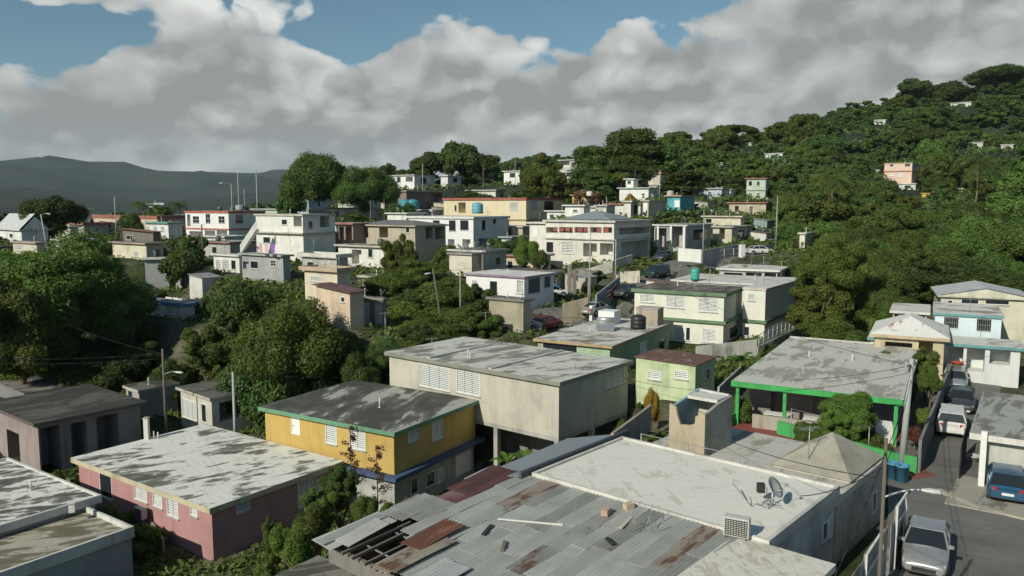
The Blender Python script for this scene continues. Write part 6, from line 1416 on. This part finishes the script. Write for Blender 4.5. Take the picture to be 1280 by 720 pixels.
pole(972,245,136,'tall grey pole at the edge of the wood above the top lane',r=.11,mat=POLEC,cross=0,key='I')
pole(252,280,118,'wooden pole with pale lamp left of the low white house',lamp=(-.9,4.6,1.0),cross=0,key='J')
pole(51,268,126,'leaning pole beside the dense dark round tree',lean=(-.9,0),cross=0,r=.14,mat=POLEC,lamp=(.9,.1,1.1)); pole(48,278,128,'shorter thin pole left of the leaning one',r=.09,cross=0)
pole(320,212,158,'white topped tall pole behind the red trimmed white house',r=.12,mat=POLEC,cross=0,key='K'); pole(297,216,158,'tall thin pole on the skyline between two lamps',r=.11,mat=POLEC,cross=0)
pole(289,230,157,'curved street lamp on the skyline above the red trimmed house',r=.10,mat=POLEC,cross=0,name='street_lamp',lamp=(-1.5,.2,1.2)); pole(305,236,160,'short post with white box on the skyline',r=.08,mat=POLEC,cross=0)
pole(143,246,166,'pole rising over the long pinkish house',r=.13,mat=POLEC,cross=0,key='L'); pole(463,250,146,'pole in front of the right mango tree',r=.12,cross=0); pole(480,248,148,'thin pole right of the mango tree pole',r=.08,cross=0)
pole(604,206,200,'pole among the ridge trees above the feathery tree',r=.13,cross=0); pole(644,190,214,'thin mast beside the small ridge house',r=.08,mat=POLEC,cross=0); pole(528,205,205,'bare forked post before the hilltop white house',r=.12,mat=POLEC,cross=0)
pole(825,212,172,'pole beside the white box house',r=.1,mat=POLEC,cross=0); pole(758,245,136,'slim mast between the white cottages',r=.07,mat=POLEC,cross=0); pole(965,232,250,'thin mast over the hillside cabin',r=.12,mat=POLEC,cross=0)
def wire(a,b,sag,label='thin black power line strung between village poles',r=.014):
    a,b=Vector(a),Vector(b); mb=MB(); n=14
    pts=[a.lerp(b,i/n)-Vector((0,0,4*sag*(i/n)*(1-i/n))) for i in range(n+1)]
    mb.path([p-a for p in pts],r,4); o=mb.build('power_line',DARK,None,a); return tag(o,label,'cable','power lines over the village')
dz=Vector((0,0,-.4))
wire(PT['A']+dz,PT['B'],.5); wire(PT['A']+dz,(-60,60,4.5),.9); wire(PT['A']+dz*2,(-60,66,3.0),.9); wire(PT['A']+dz,PD(-20,345,90),1.2); wire(PT['B'],PD(640,430,80),1.6); wire(PT['A']+dz,PT['E']+dz,2.0); wire(PT['A']+dz*2,PT['E']+dz*3,2.2)
wire(PT['C']+dz,PT['D']+dz,.5); wire(PT['C']+dz*2,PT['D']+dz*3,.5); wire(PT['D']+dz,PD(905,468,60),.6); wire(PT['D']+dz*2,PD(770,470,60),1.2); wire(PT['C']+dz*3,PD(820,500,45),.7); wire(PT['D']+dz,PD(1300,420,62),.6); wire(PT['D']+dz,PT['G']+dz,2.0)
wire(PT['G']+dz,PT['H']+dz,.8); wire(PT['H']+dz,PT['I']+dz,.8); wire(PT['E']+dz,PT['G']+dz,1.0); wire(PT['J']+dz,PT['L']+dz,.9); wire(PT['J']+dz,PT['K']+dz,.8); wire(PT['J']+dz,PT['A']+dz,1.4); wire(PT['C']+dz*2,PD(1000,620,24),.2); wire(PT['C']+dz,(2,8,8),.5)
# ------------------------------------------------------------------ roof furniture
def tank(px,yt,d,R,H,col,label,z=None):
    q=PD(px,yt,d); rt=empty('water_tank',(q.x,q.y,q.z-H),0,label,'water tank'); m_=MB(); (m_.lathe([(0,.0),(R*.85,0),(R,H*.9),(R*1.06,H*.9),(R*1.06,H*.96),(R*.9,H*.97),(R*.85,H*.8),(0,H*.8)],n=18) if R<.5 else 0) or R<.5 or m_.lathe([(0,0),(R,0),(R,H*.25),(R*.97,H*.27),(R,H*.3),(R,H*.55),(R*.97,H*.57),(R,H*.6),(R,H*.82),(R*.55,H*.96),(R*.25,H*.97)],n=18); m_.build('barrel',plain(col,.45,name='tank_plastic'),rt)
    if R<.5: return rt
    l=MB(); l.lathe([(R*.27,H*.95),(R*.27,H),(0,H*1.01)],n=12); l.build('lid',plain(tuple(c*.8 for c in col),.5,name='tank_lid'),rt); return rt
tank(507,249,176,1.5,2.4,(.05,.25,.30),'turquoise tank left of a pair beside the brown block house'); tank(516,249,176,1.4,2.3,(.05,.25,.30),'turquoise tank right of a pair beside the brown block house')
tank(597,253,158,1.1,2.2,(.12,.34,.42),'pale blue tank before the long cream house'); tank(869,335,99,.55,1.5,(.06,.36,.30),'small green water tank beside the white carport house')
tank(300,256,152,.9,1.0,(.30,.31,.30),'squat grey tank on the red trimmed roof'); tank(1197,452,64,.42,1.0,(.55,.08,.03),'orange red barrel at the teal house entrance')
tank(798,393,70.5,.7,1.3,(.03,.03,.03),'black tank beside the concrete cistern on the lime house roof')
tank(1117,577,41.9,.36,1.25,(.07,.22,.36),'blue bin left of the thick concrete pole'); tank(1128,580,41.4,.36,1.25,(.08,.24,.38),'blue bin hidden partly by the thick concrete pole'); tank(1217,568,45.0,.4,1.1,(.38,.38,.36),'grey bin next to the white carport post')
tank(737,239,150,.6,.9,(.6,.6,.6),'small white tank on the cottage roofs'); tank(838,238,154,.7,1.2,(.4,.4,.4),'grey tank standing on the dusty pink roof')
# cistern on the lime house roof
q=P(812,405,2.5); ci=empty('concrete_cistern',(q.x,q.y,2.5),R_(58),'tan concrete cistern with rust marks on the lime house roof','cistern'); m_=MB(); m_.box(-.8,-1.2,0,.8,1.2,1.7); m_.build('tank_body',paint((.36,.31,.25),.8),ci); m_=MB(); m_.box(-.88,-1.28,1.703,.88,1.28,1.8); m_.build('lid',CONC,ci)
q=P(764,407,2.5); m_=MB(); m_.box(-.9,-.9,0,.9,.9,1.4); tag(m_.build('rooftop_hut',paint((.68,.69,.68),.2),None,(q.x,q.y+1.5,2.5),R_(60)),'white box hut behind the clutter on the lime house roof','hut')
q=P(757,412,2.5); m_=MB(); m_.tube((-.9,0,1.0),(.9,0,1.0),.25,.25,12); m_.bar((-.6,.3,0),(-.6,0,.9),.05); m_.bar((.6,.3,0),(.6,0,.9),.05); m_.hexa([(-.9,-1.2,.1),(.9,-1.2,.1),(.9,0,.8),(-.9,0,.8),(-.9,-1.2,.16),(.9,-1.2,.16),(.9,0,.86),(-.9,0,.86)]); tag(m_.build('solar_water_heater',GALV,None,(q.x,q.y,2.5),R_(-10)),'silver solar water heater on the lime house roof','water heater')
def aerial(px,yb,z,H,label,cx=1.0):
    q=P(px,yb,z); rt=empty('tv_antenna',(q.x,q.y,z),0.4,label,'antenna'); m_=MB(); m_.tube((0,0,0),(0,0,H),.025,.018,6); m_.build('mast',GALV,rt)
    m_=MB(); m_.bar((-.5*cx,0,H-.1),(.5*cx,0,H-.1),.025)
    for i in range(5): t=-.45+i*.22; m_.bar((t*cx,-.35+.04*i,H-.1),(t*cx,.35-.04*i,H-.1),.015)
    m_.build('aerial_rods',GALV,rt)
aerial(1010,586,3.0,2.0,'tv antenna near the pyramid canopy on the slab roof'); aerial(607,410,3.0,1.6,'tv antenna at the back of the grey block house roof'); aerial(482,434,3.0,3.0,'thin mast left of the grey block house roof'); aerial(540,437,3.0,1.0,'short aerial on the grey block house roof')
aerial(719,462,3.0,.9,'little aerial near the front corner of the grey block house roof'); aerial(868,365,5.9,1.0,'aerial on the brown roof of the cream two storey house'); aerial(1010,391,6.1,2.2,'tall aerial on the teal house roof') if False else aerial(1212,391,6.1,2.0,'tall aerial on the white teal house roof')
# satellite dish cluster, ac unit on white roof
def dish(px,py,z,R,label,az):
    q=P(px,py,z); rt=empty('satellite_dish',(q.x,q.y,z),az,label,'satellite dish'); m_=MB(); m_.tube((0,0,0),(0,0,.55),.03,.03,8); m_.bar((-.4,0,.02),(.4,0,.02),.05,.03); m_.bar((0,-.4,.02),(0,.4,.02),.05,.03); m_.build('stand',GALV,rt)
    m_=MB(); m_.lathe([(0,0),(R*.4,.02),(R*.75,.07),(R,.13),(R*.99,.145),(R*.72,.085),(0,.02)],n=24); d_=m_.build('dish',plain((.42,.42,.40),.5,.2,name='dish_metal'),rt,(0,0,.7)); d_.rotation_euler=(0,R_(55),0)
    m_=MB(); m_.path([(0,0,.6),(.35,0,.7),(.5,0,.95)],.015,5); m_.box(.45,-.04,.9,.56,.04,1.0); m_.build('feed_arm',GALV,rt); return rt
dish(965,633,3.7,.42,'round grey satellite dish on the bright white roof',R_(-40)); 
q=P(950,628,3.7); rt=empty('junk_pile',(q.x,q.y,3.7),0,'tangle of old pipes and scrap beside the satellite dish','scrap'); 
for i in range(9):
    m_=MB(); a=random.uniform(0,6.28); b_=random.uniform(.2,.7); c0=Vector((random.uniform(-.5,.4),random.uniform(-.5,.4),.03)); m_.bar(c0,c0+Vector((math.cos(a)*b_,math.sin(a)*b_,random.uniform(.02,.5))),.03); m_.build('scrap_bar',GALV if i%2 else GREYM,rt)
m_=MB(); m_.box(-.12,-.1,.4,.15,.12,.75); m_.build('motor',DARK,rt)
def acunit(x,y,z,rz,label,sc_=1):
    rt=empty('air_conditioner',(x,y,z),rz,label,'air conditioner'); m_=MB(); m_.box(-.42*sc_,-.18*sc_,.06,.42*sc_,.18*sc_,.72*sc_); m_.build('casing',plain((.5,.5,.46),.6,name='ac_casing'),rt)
    m_=MB()
    for i in range(9): m_.box(-.38*sc_,-.195*sc_,(.1+i*.065)*sc_,.38*sc_,-.183*sc_,(.13+i*.065)*sc_)
    for i in range(9): m_.box((-.36+i*.09)*sc_,-.205*sc_,.1*sc_,(-.345+i*.09)*sc_,-.196*sc_,.68*sc_)
    m_.build('grille',DARK,rt); m_=MB(); m_.box(-.36*sc_,-.16*sc_,0,-.3*sc_,.16*sc_,.058); m_.box(.3*sc_,-.16*sc_,0,.36*sc_,.16*sc_,.058); m_.build('feet',DARK,rt); return rt
q=P(921,671,3.7); acunit(q.x,q.y,3.7,R_(-28),'boxy air conditioner unit on the bright white roof'); q=P(177,668,-5.2); acunit(q.x,q.y,-4.2,R_(-35),'air conditioner mounted beside the lit pink house wall'); 
q=P(870,403,0) 
# bent rods on white roof
rt=empty('bent_rods',P(805,664,3.7),0,'bundle of thin bent steel rods sticking up at the white roof edge','rods')
for i,(a,b_) in enumerate([((-.5,0),(-.1,1.0)),((0,0),(.35,.9)),((.3,0),(.05,.85)),((.5,0),(.9,.6)),((-.2,0),(-.45,.7))]):
    m_=MB(); m_.path([(a[0],a[1],0),(a[0]*.4+b_[0]*.6,.1,b_[1]*.6),(b_[0],.25,b_[1])],.012,5); m_.build('rod',GREYM,rt)
# pipe chimney on the pink roof, parapet stub on bottom-left roofs
q=P(184,549,-2.0); rt=empty('vent_stack',(q.x,q.y,-2.0),0,'thick white vent column on the pink house roof','vent'); m_=MB(); m_.box(-.16,-.16,0,.16,.16,1.55); m_.build('stack',paint((.6,.6,.56),.3),rt); m_=MB(); m_.box(-.2,-.2,1.553,.2,.2,1.62); m_.build('cap',CONC,rt)
m_=MB(); m_.path([(.5,0,0),(.5,0,.6)],.04,6); m_.path([(.75,0.1,0),(.75,.1,.5)],.05,6); m_.build('pipe_stub',OFFW,rt)
q=P(90,640,-2.0); rt=empty('roof_stub',(q.x,q.y,-2.0),.4,'small white vent stub on the mottled roof','vent'); m_=MB(); m_.box(-.15,-.15,0,.15,.15,.5); m_.build('stack',WHITE,rt); m_=MB(); m_.box(-.19,-.19,.503,.19,.19,.56); m_.build('cap',OFFW,rt)
# laundry
a=PD(322,304,97.5); b_=PD(350,305,93.5); rt=empty('clothes_line',a,0,'laundry line of pink and purple cloths over the grey house terrace','laundry'); m_=MB(); m_.path([(0,0,.1),((b_-a)*.5)+Vector((0,0,-.02)),tuple((b_-a)+Vector((0,0,.1)))],.015,4); m_.build('line',GREYM,rt)
for i,(t,w_,c) in enumerate([(.05,.85,(.55,.32,.36)),(.32,.8,(.60,.42,.45)),(.60,.9,(.25,.12,.42))]):
    s=(b_-a)*t; e=s+(b_-a).normalized()*w_; m_=MB(); m_.hexa([s+Vector((0,0,-1.0)),e+Vector((0,.0,-1.1)),e+Vector((0,.05,-1.1)),s+Vector((0,.05,-1.0)),s,e,e+Vector((0,.02,0)),s+Vector((0,.02,0))]); m_.build('cloth',plain(c,.9,name='cloth'),rt)
# white outside stair of the stair house
st=empty('outside_stair',(0,0,0),0,'white outside stair climbing the left of the stair house','stair'); a=PD(302,312,112); b_=PD(322,284,112); n=12; d_=(b_-a)/n
m_=MB()
for i in range(n): p=a+d_*i; m_.box(p.x,p.y-.5,p.z-.4,p.x+abs(d_.x)+.02,p.y+.5,p.z+.0)
m_.build('steps',paint((.6,.6,.56),.3),st); m_=MB(); m_.hexa([(a.x,a.y-.62,a.z-.6),(b_.x,b_.y-.62,b_.z-.3),(b_.x,b_.y-.51,b_.z-.3),(a.x,a.y-.51,a.z-.6),(a.x,a.y-.62,a.z+.7),(b_.x,b_.y-.62,b_.z+.9),(b_.x,b_.y-.51,b_.z+.9),(a.x,a.y-.51,a.z+.7)]); m_.build('side_wall',paint((.68,.68,.64),.3),st)
# turquoise front of the teal house
m_=MB(); q=P(1250,476,.3); m_.box(-2.6,-.1,0,.2,.1,1.1); o=m_.build('turquoise_garden_wall',paint((.18,.50,.55),.3),None,(q.x+1.2,q.y,.25),R_(-25)); tag(o,'turquoise garden wall before the teal trimmed house','wall')
m_=MB(); q=P(1215,470,.3); m_.box(-1.4,-.1,0,1.4,.1,.5); tag(m_.build('turquoise_step',paint((.2,.5,.52),.3),None,(q.x,q.y,.2),R_(-25)),'low turquoise step at the teal house doorway','step')
# iron gate, fences with posts
def railing(name,label,pts,h,step=1.6,rails=3,mat=GALV,mesh=True,base=None,cat='fence',bars=0,prad=.035):
    rt=empty(name,(pts[0][0],pts[0][1],0),0,label,cat); o0=Vector((pts[0][0],pts[0][1],0)); rl=MB(); br=MB()
    for a,b_ in zip(pts[:-1],pts[1:]):
        A=Vector((a[0],a[1],0));B_=Vector((b_[0],b_[1],0)); n=max(1,int((B_-A).length/step))
        P_=[A.lerp(B_,i/n) for i in range(n+1)]; Z_=[(hz(p.x,p.y) if base is None else base) for p in P_]
        for p,z in zip(P_,Z_): m_=MB(); m_.tube(p-o0+Vector((0,0,z-.1)),p-o0+Vector((0,0,z+h)),prad,prad,6); m_.build('post',mat,rt)
        for i in range(n):
            for k in range(rails): zz=h*(k+.6)/(rails-.4+.01) if rails>1 else h; rl.bar(P_[i]-o0+Vector((0,0,Z_[i]+min(zz,h-.03))),P_[i+1]-o0+Vector((0,0,Z_[i+1]+min(zz,h-.03))),prad*.9)
            nb=int(step/bars) if bars else 0
            for k in range(nb): t=k/nb; p=P_[i].lerp(P_[i+1],t)-o0; z=Z_[i]+(Z_[i+1]-Z_[i])*t; br.bar(p+Vector((0,0,z+.05)),p+Vector((0,0,z+h)),.018)
    rl.build('rail',mat,rt)
    if br.v: br.build('bars',mat,rt)
railing('iron_gate','black iron gate standing open beside the carport house',[xyP(1199,598,.1),xyP(1207,566,.1)],1.9,1.0,2,DARK,bars=.14,cat='gate')
railing('garden_railing','white pipe railing over the green boundary wall',[xyP(988,545,.3),xyP(1085,571,.3)],2.1,2.4,2,GALV,base=0,prad=.022)
railing('wire_fence','wire fence with pale posts right of the cream wing',[PD(948,446,73.5)[:2],PD(1004,418,88)[:2]],2.3,1.5,4,GALV,bars=.3)
railing('lane_railing','dark railing along the lower edge of the upper lane',[(1.5,79),(5.2,84.6),(9.5,87)],1.1,1.3,2,DARK,bars=.2)
railing('roof_railing','thin railing round the flat roof next to the pyramid canopy',[tuple(l2w(k2,.4,4.2,0)[:2]),tuple(l2w(k2,.4,9.2,0)[:2])],1.0,1.7,1,GREYM,base=3.0)
railing('terrace_railing','rusty posts along the cream roof terrace edge',[tuple(l2w(H14,.3,.3,0)[:2]),tuple(l2w(H14,.3,H14['LL']-.3,0)[:2])],1.3,1.4,1,GREYM,base=H14['zg']+H14['H'])
railing('white_fence','white posts and rail at the top of the lane',[PD(893,330,118)[:2],PD(928,326,122)[:2]],1.4,2.0,2,WHITE)
railing('top_street_fence','pale fence posts right of the top lane',[PD(940,300,140)[:2],PD(985,300,140)[:2]],1.5,2.5,2,WHITE)
m_=MB(); q=PD(927,327,121); m_.box(-.35,-.35,-.3,.35,.35,2.0); tag(m_.build('gate_pillar',paint((.7,.7,.65),.15),None,(q.x,q.y,hz(q.x,q.y)),.3),'square white gate pillar left of the parked white sedan','pillar')
# clutter on green porch: table with white cloth, chairs as simple frames
def ptable(x,y,w_,lab):
    p=l2w(gp,x,y,.1); rt=empty('porch_table',p,R_(60),lab,'table'); m_=MB(); m_.box(-.45,-w_/2,.70,.45,w_/2,.74); m_.build('table_top',WHITE,rt)
    for sx_ in (-.4,.4):
        for sy_ in (-w_/2+.06,w_/2-.06): m_=MB(); m_.bar((sx_,sy_,0),(sx_,sy_,.698),.05); m_.build('leg',WHITE,rt)
ptable(1.6,gp['LL']*.73,1.8,'white table on the left part of the green porch'); ptable(1.6,gp['LL']*.5,1.6,'white table behind the middle porch post')
# two white panels leaning beside the right post
m_=MB(); q=P(1108,556,.1); m_.hexa([(-.7,0,0),(.6,0,0),(.6,.05,0),(-.7,.05,0),(-.5,.5,1.5),(.7,.5,1.3),(.7,.55,1.3),(-.5,.55,1.5)]); tag(m_.build('leaning_board',paint((.7,.7,.68),.1),None,(q.x,q.y,.1),.2),'white board leaning near the right green porch post','board')
# stray garden pot on the green wall
q=xyP(1046,566,.3); m_=MB(); m_.lathe([(.0,0),(.13,0),(.2,.3),(.16,.34),(.1,.5),(.17,.62),(.0,.66)],n=12); tag(m_.build('clay_urn',paint((.40,.27,.22),.4),None,(q[0],q[1],1.06)),'pinkish clay urn standing on the green wall','urn')

# aerials, dishes and loose things on the village roofs
r8=random.Random(8)
proto=empty('tv_antenna',(0,0,-50),0,'thin tv aerial on one of the village roofs','antenna','tv aerials on the village roofs'); m_=MB(); m_.tube((0,0,0),(0,0,2.2),.03,.02,6); m_.build('mast',GALV,proto)
m_=MB(); m_.bar((-.5,0,2.1),(.5,0,2.1),.03)
for i in range(5): m_.bar((-.45+i*.22,-.3,2.1),(-.45+i*.22,.3,2.1),.018)
m_.build('aerial_rods',GALV,proto)
dp=dish(640,300,3,.38,'small pale satellite dish on one of the village roofs',0); dp['group']='satellite dishes on the village roofs'
bp=empty('roof_water_tank',(0,0,0),0,'dark squat water barrel on one of the village roofs','water tank','water barrels on the village roofs'); m_=MB(); m_.lathe([(0,0),(.5,0),(.5,.9),(.3,1.05),(.15,1.06)],n=14); m_.build('barrel',plain((.09,.10,.10),.5,name='tank_plastic'),bp); l=MB(); l.lathe([(.16,1.05),(.16,1.1),(0,1.12)],n=10); l.build('lid',DARK,bp)
first={'a':True,'d':True,'b':True}
for Nw,ax,ay,LR,LL in ROOFS:
    for k in range(r8.choice([0,1,1,2])):
        kk=r8.choices('adb',[5,3,1.3])[0]; src={'a':proto,'d':dp,'b':bp}[kk]
        o=src if first[kk] else copy_tree(src); first[kk]=False
        q=Nw+ax*LR*r8.uniform(.2,.85)+ay*LL*r8.uniform(.12,.88); o.location=(q.x,q.y,q.z-.005); o.rotation_euler=(0,0,r8.uniform(-.8,.8)); s_=r8.uniform(.7,1.15); o.scale=(s_,)*3 if kk!='a' else (1,1,r8.uniform(.5,1.3))
# =================================================================== LIGHT AND SKY
SUN_AZ=(-.66,-.75); EL=R_(32)
sd=Vector((SUN_AZ[0]*math.cos(EL),SUN_AZ[1]*math.cos(EL),math.sin(EL))).normalized()
sl=bpy.data.lights.new('sun','SUN'); so=bpy.data.objects.new('sun',sl); COL.objects.link(so)
so.rotation_euler=sd.to_track_quat('Z','Y').to_euler(); sl.energy=4.3; sl.angle=R_(.6); sl.color=(1,.94,.80)
w=bpy.data.worlds.new('World'); scene.world=w; w.use_nodes=True; w.cycles.sampling_method='MANUAL'; w.cycles.sample_map_resolution=256; nt=w.node_tree; bg=nt.nodes['Background']; bg.inputs['Strength'].default_value=.1
sky=N(nt,'ShaderNodeTexSky',sky_type='NISHITA'); sky.sun_disc=False; sky.sun_elevation=EL; sky.sun_rotation=math.atan2(sd.x,sd.y); sky.air_density=1.0; sky.dust_density=.6; sky.ozone_density=2
tc=N(nt,'ShaderNodeTexCoord'); sx=N(nt,'ShaderNodeSeparateXYZ'); nt.links.new(tc.outputs['Generated'],sx.inputs[0])
X,Y,Z=sx.outputs
# clouds live on the sky directions: azimuth (u) and elevation (v)
u=mth(nt,'ARCTAN2',X,Y); v=mth(nt,'ARCSINE',Z)
def cvec(du,dv,su=1.0,sv=1.0,w_=0.0):
    c=N(nt,'ShaderNodeCombineXYZ'); nt.links.new(mth(nt,'MULTIPLY',mth(nt,'ADD',u,du),su),c.inputs[0]); nt.links.new(mth(nt,'MULTIPLY',mth(nt,'ADD',v,dv),sv),c.inputs[1]); c.inputs[2].default_value=w_; return c.outputs[0]
def fbm(du,dv,full=True):
    cv=cvec(du,dv,1.0,1.45)
    big=noise(nt,cv,4.6,3 if full else 2,.5)
    vo=N(nt,'ShaderNodeTexVoronoi'); vo.feature='F1'; vo.voronoi_dimensions='2D'; vo.inputs['Scale'].default_value=13; vo.inputs['Detail'].default_value=2 if full else 1; vo.inputs['Roughness'].default_value=.5
    va=N(nt,'ShaderNodeVectorMath',operation='SCALE'); va.inputs[3].default_value=.06; nt.links.new(WARP,va.inputs[0])
    vb=N(nt,'ShaderNodeVectorMath',operation='ADD'); nt.links.new(cv,vb.inputs[0]); nt.links.new(va.outputs[0],vb.inputs[1]); nt.links.new(vb.outputs[0],vo.inputs['Vector'])
    r=mth(nt,'ADD',mth(nt,'MULTIPLY',big,.80),mth(nt,'MULTIPLY',mth(nt,'SUBTRACT',.5,vo.outputs['Distance']),.19))
    return mth(nt,'ADD',r,FINE)
_w=N(nt,'ShaderNodeTexNoise'); _w.noise_dimensions='2D'; _w.inputs['Scale'].default_value=10; _w.inputs['Detail'].default_value=7; _w.inputs['Roughness'].default_value=.6; nt.links.new(cvec(0,0,1,1.45),_w.inputs['Vector']); WARP=_w.outputs['Color']
FINE=mth(nt,'MULTIPLY',_w.outputs[0],.14)
def gauss(px,py,sx_,sy_,amp):
    uu=math.atan((px-640)/F); vv=math.atan((255-py)/F/math.hypot(1,(px-640)/F))
    a=mth(nt,'POWER',mth(nt,'DIVIDE',mth(nt,'SUBTRACT',u,uu),sx_/F),2); b_=mth(nt,'POWER',mth(nt,'DIVIDE',mth(nt,'SUBTRACT',v,vv),sy_/F),2)
    return mth(nt,'MULTIPLY',mth(nt,'EXPONENT',mth(nt,'MULTIPLY',mth(nt,'ADD',a,b_),-1)),amp)
G=[(95,50,95,32,-.26),(185,20,45,24,-.12),(452,45,45,34,-.24),(520,4,120,18,-.18),(700,30,70,36,-.25),(800,12,50,22,-.12),(655,90,28,24,-.12),(1065,92,36,18,-.16),(40,110,30,16,-.06),
   (270,50,80,60,.20),(385,15,40,30,.16),(575,62,75,50,.20),(780,65,34,36,.24),(1000,30,200,75,.22),(1200,70,160,80,.16),(25,92,20,16,.16),(110,3,90,14,.22),(200,150,700,75,.24),(900,150,500,70,.22),(700,130,120,40,.12),(330,110,220,60,.10),(400,95,40,30,.1)]
bias=None
for g_ in G:
    q=gauss(*g_); bias=q if bias is None else mth(nt,'ADD',bias,q)
def dens(du,dv): return mth(nt,'ADD',fbm(du,dv),bias)
F0=fbm(0,0); d0=mth(nt,'ADD',F0,bias); d1=mth(nt,'SUBTRACT',F0,fbm(.013,-.018,False))
hi=N(nt,'ShaderNodeMapRange'); nt.links.new(v,hi.inputs[0]); hi.inputs[1].default_value=.35; hi.inputs[2].default_value=.8; hi.inputs[4].default_value=-.14
d0=mth(nt,'ADD',d0,hi.outputs[0])
cov=ramp(nt,d0,[(.49,0),(.522,.65),(.57,1)])
low=noise(nt,cvec(0,0,.8,3.2,3.0),3.0,6,.55)
rel=mth(nt,'MULTIPLY',d1,1.5)
edge=ramp(nt,d0,[(.50,1),(.72,0)])
bright=mth(nt,'ADD',mth(nt,'ADD',.375,mth(nt,'MULTIPLY',rel,1.0)),mth(nt,'ADD',mth(nt,'MULTIPLY',mth(nt,'SUBTRACT',low,.5),.22),mth(nt,'ADD',mth(nt,'MULTIPLY',edge,.19),mth(nt,'MULTIPLY',mth(nt,'SUBTRACT',FINE,.07),1.1))))
wh=[gauss(400,85,60,45,.32),gauss(780,70,30,40,.2),gauss(270,12,60,16,.3),gauss(25,92,20,16,.25),gauss(600,50,50,45,.2),gauss(1000,95,80,30,.07),gauss(900,110,60,35,.06),gauss(1250,110,80,60,.05),gauss(950,40,160,50,-.07),gauss(200,120,300,60,-.03)]
for q in wh: bright=mth(nt,'ADD',bright,q)
hb_=N(nt,'ShaderNodeMapRange'); nt.links.new(v,hb_.inputs[0]); hb_.inputs[1].default_value=.02; hb_.inputs[2].default_value=.11; hb_.inputs[3].default_value=.05; hb_.inputs[4].default_value=0
bright=mth(nt,'ADD',bright,hb_.outputs[0])
bright=mth(nt,'MAXIMUM',mth(nt,'MINIMUM',bright,.80),.29)
cc=N(nt,'ShaderNodeCombineColor')
for i,k in enumerate((.985,1.0,.955)): nt.links.new(mth(nt,'MULTIPLY',bright,k),cc.inputs[i])
sc10=N(nt,'ShaderNodeVectorMath',operation='SCALE'); sc10.inputs[3].default_value=10.0; nt.links.new(cc.outputs[0],sc10.inputs[0])
tint=mix(nt,1.0,sky.outputs[0],(.55,.70,.68),'MULTIPLY')
nt.links.new(mix(nt,cov,tint,sc10.outputs[0]),bg.inputs[0])
# air between here and the mountains
mb=MB(); mb.box(-11500,-380,-26,11500,9500,620); hzb=mb.build('haze',bpy.data.materials.new('haze_air')); tag(hzb,kind='stuff')
hm=hzb.data.materials[0]; hm.use_nodes=True; t=hm.node_tree; t.nodes.remove(t.nodes['Principled BSDF']); pv=t.nodes.new('ShaderNodeVolumePrincipled')
pv.inputs['Color'].default_value=(.72,.87,1,1); pv.inputs['Density'].default_value=HAZE; pv.inputs['Anisotropy'].default_value=.0
t.links.new(pv.outputs[0],t.nodes['Material Output'].inputs['Volume'])
vs=scene.view_settings; vs.view_transform='Standard'; vs.look='None'; vs.gamma=1; vs.exposure=EXPO; vs.use_curve_mapping=False
scene.display_settings.display_device='sRGB'
scene.cycles.use_denoising=True; scene.cycles.max_bounces=5; scene.cycles.diffuse_bounces=3; scene.cycles.glossy_bounces=2; scene.cycles.transmission_bounces=2; scene.cycles.volume_bounces=0; scene.cycles.transparent_max_bounces=4
scene.cycles.use_adaptive_sampling=True; scene.cycles.adaptive_threshold=.02
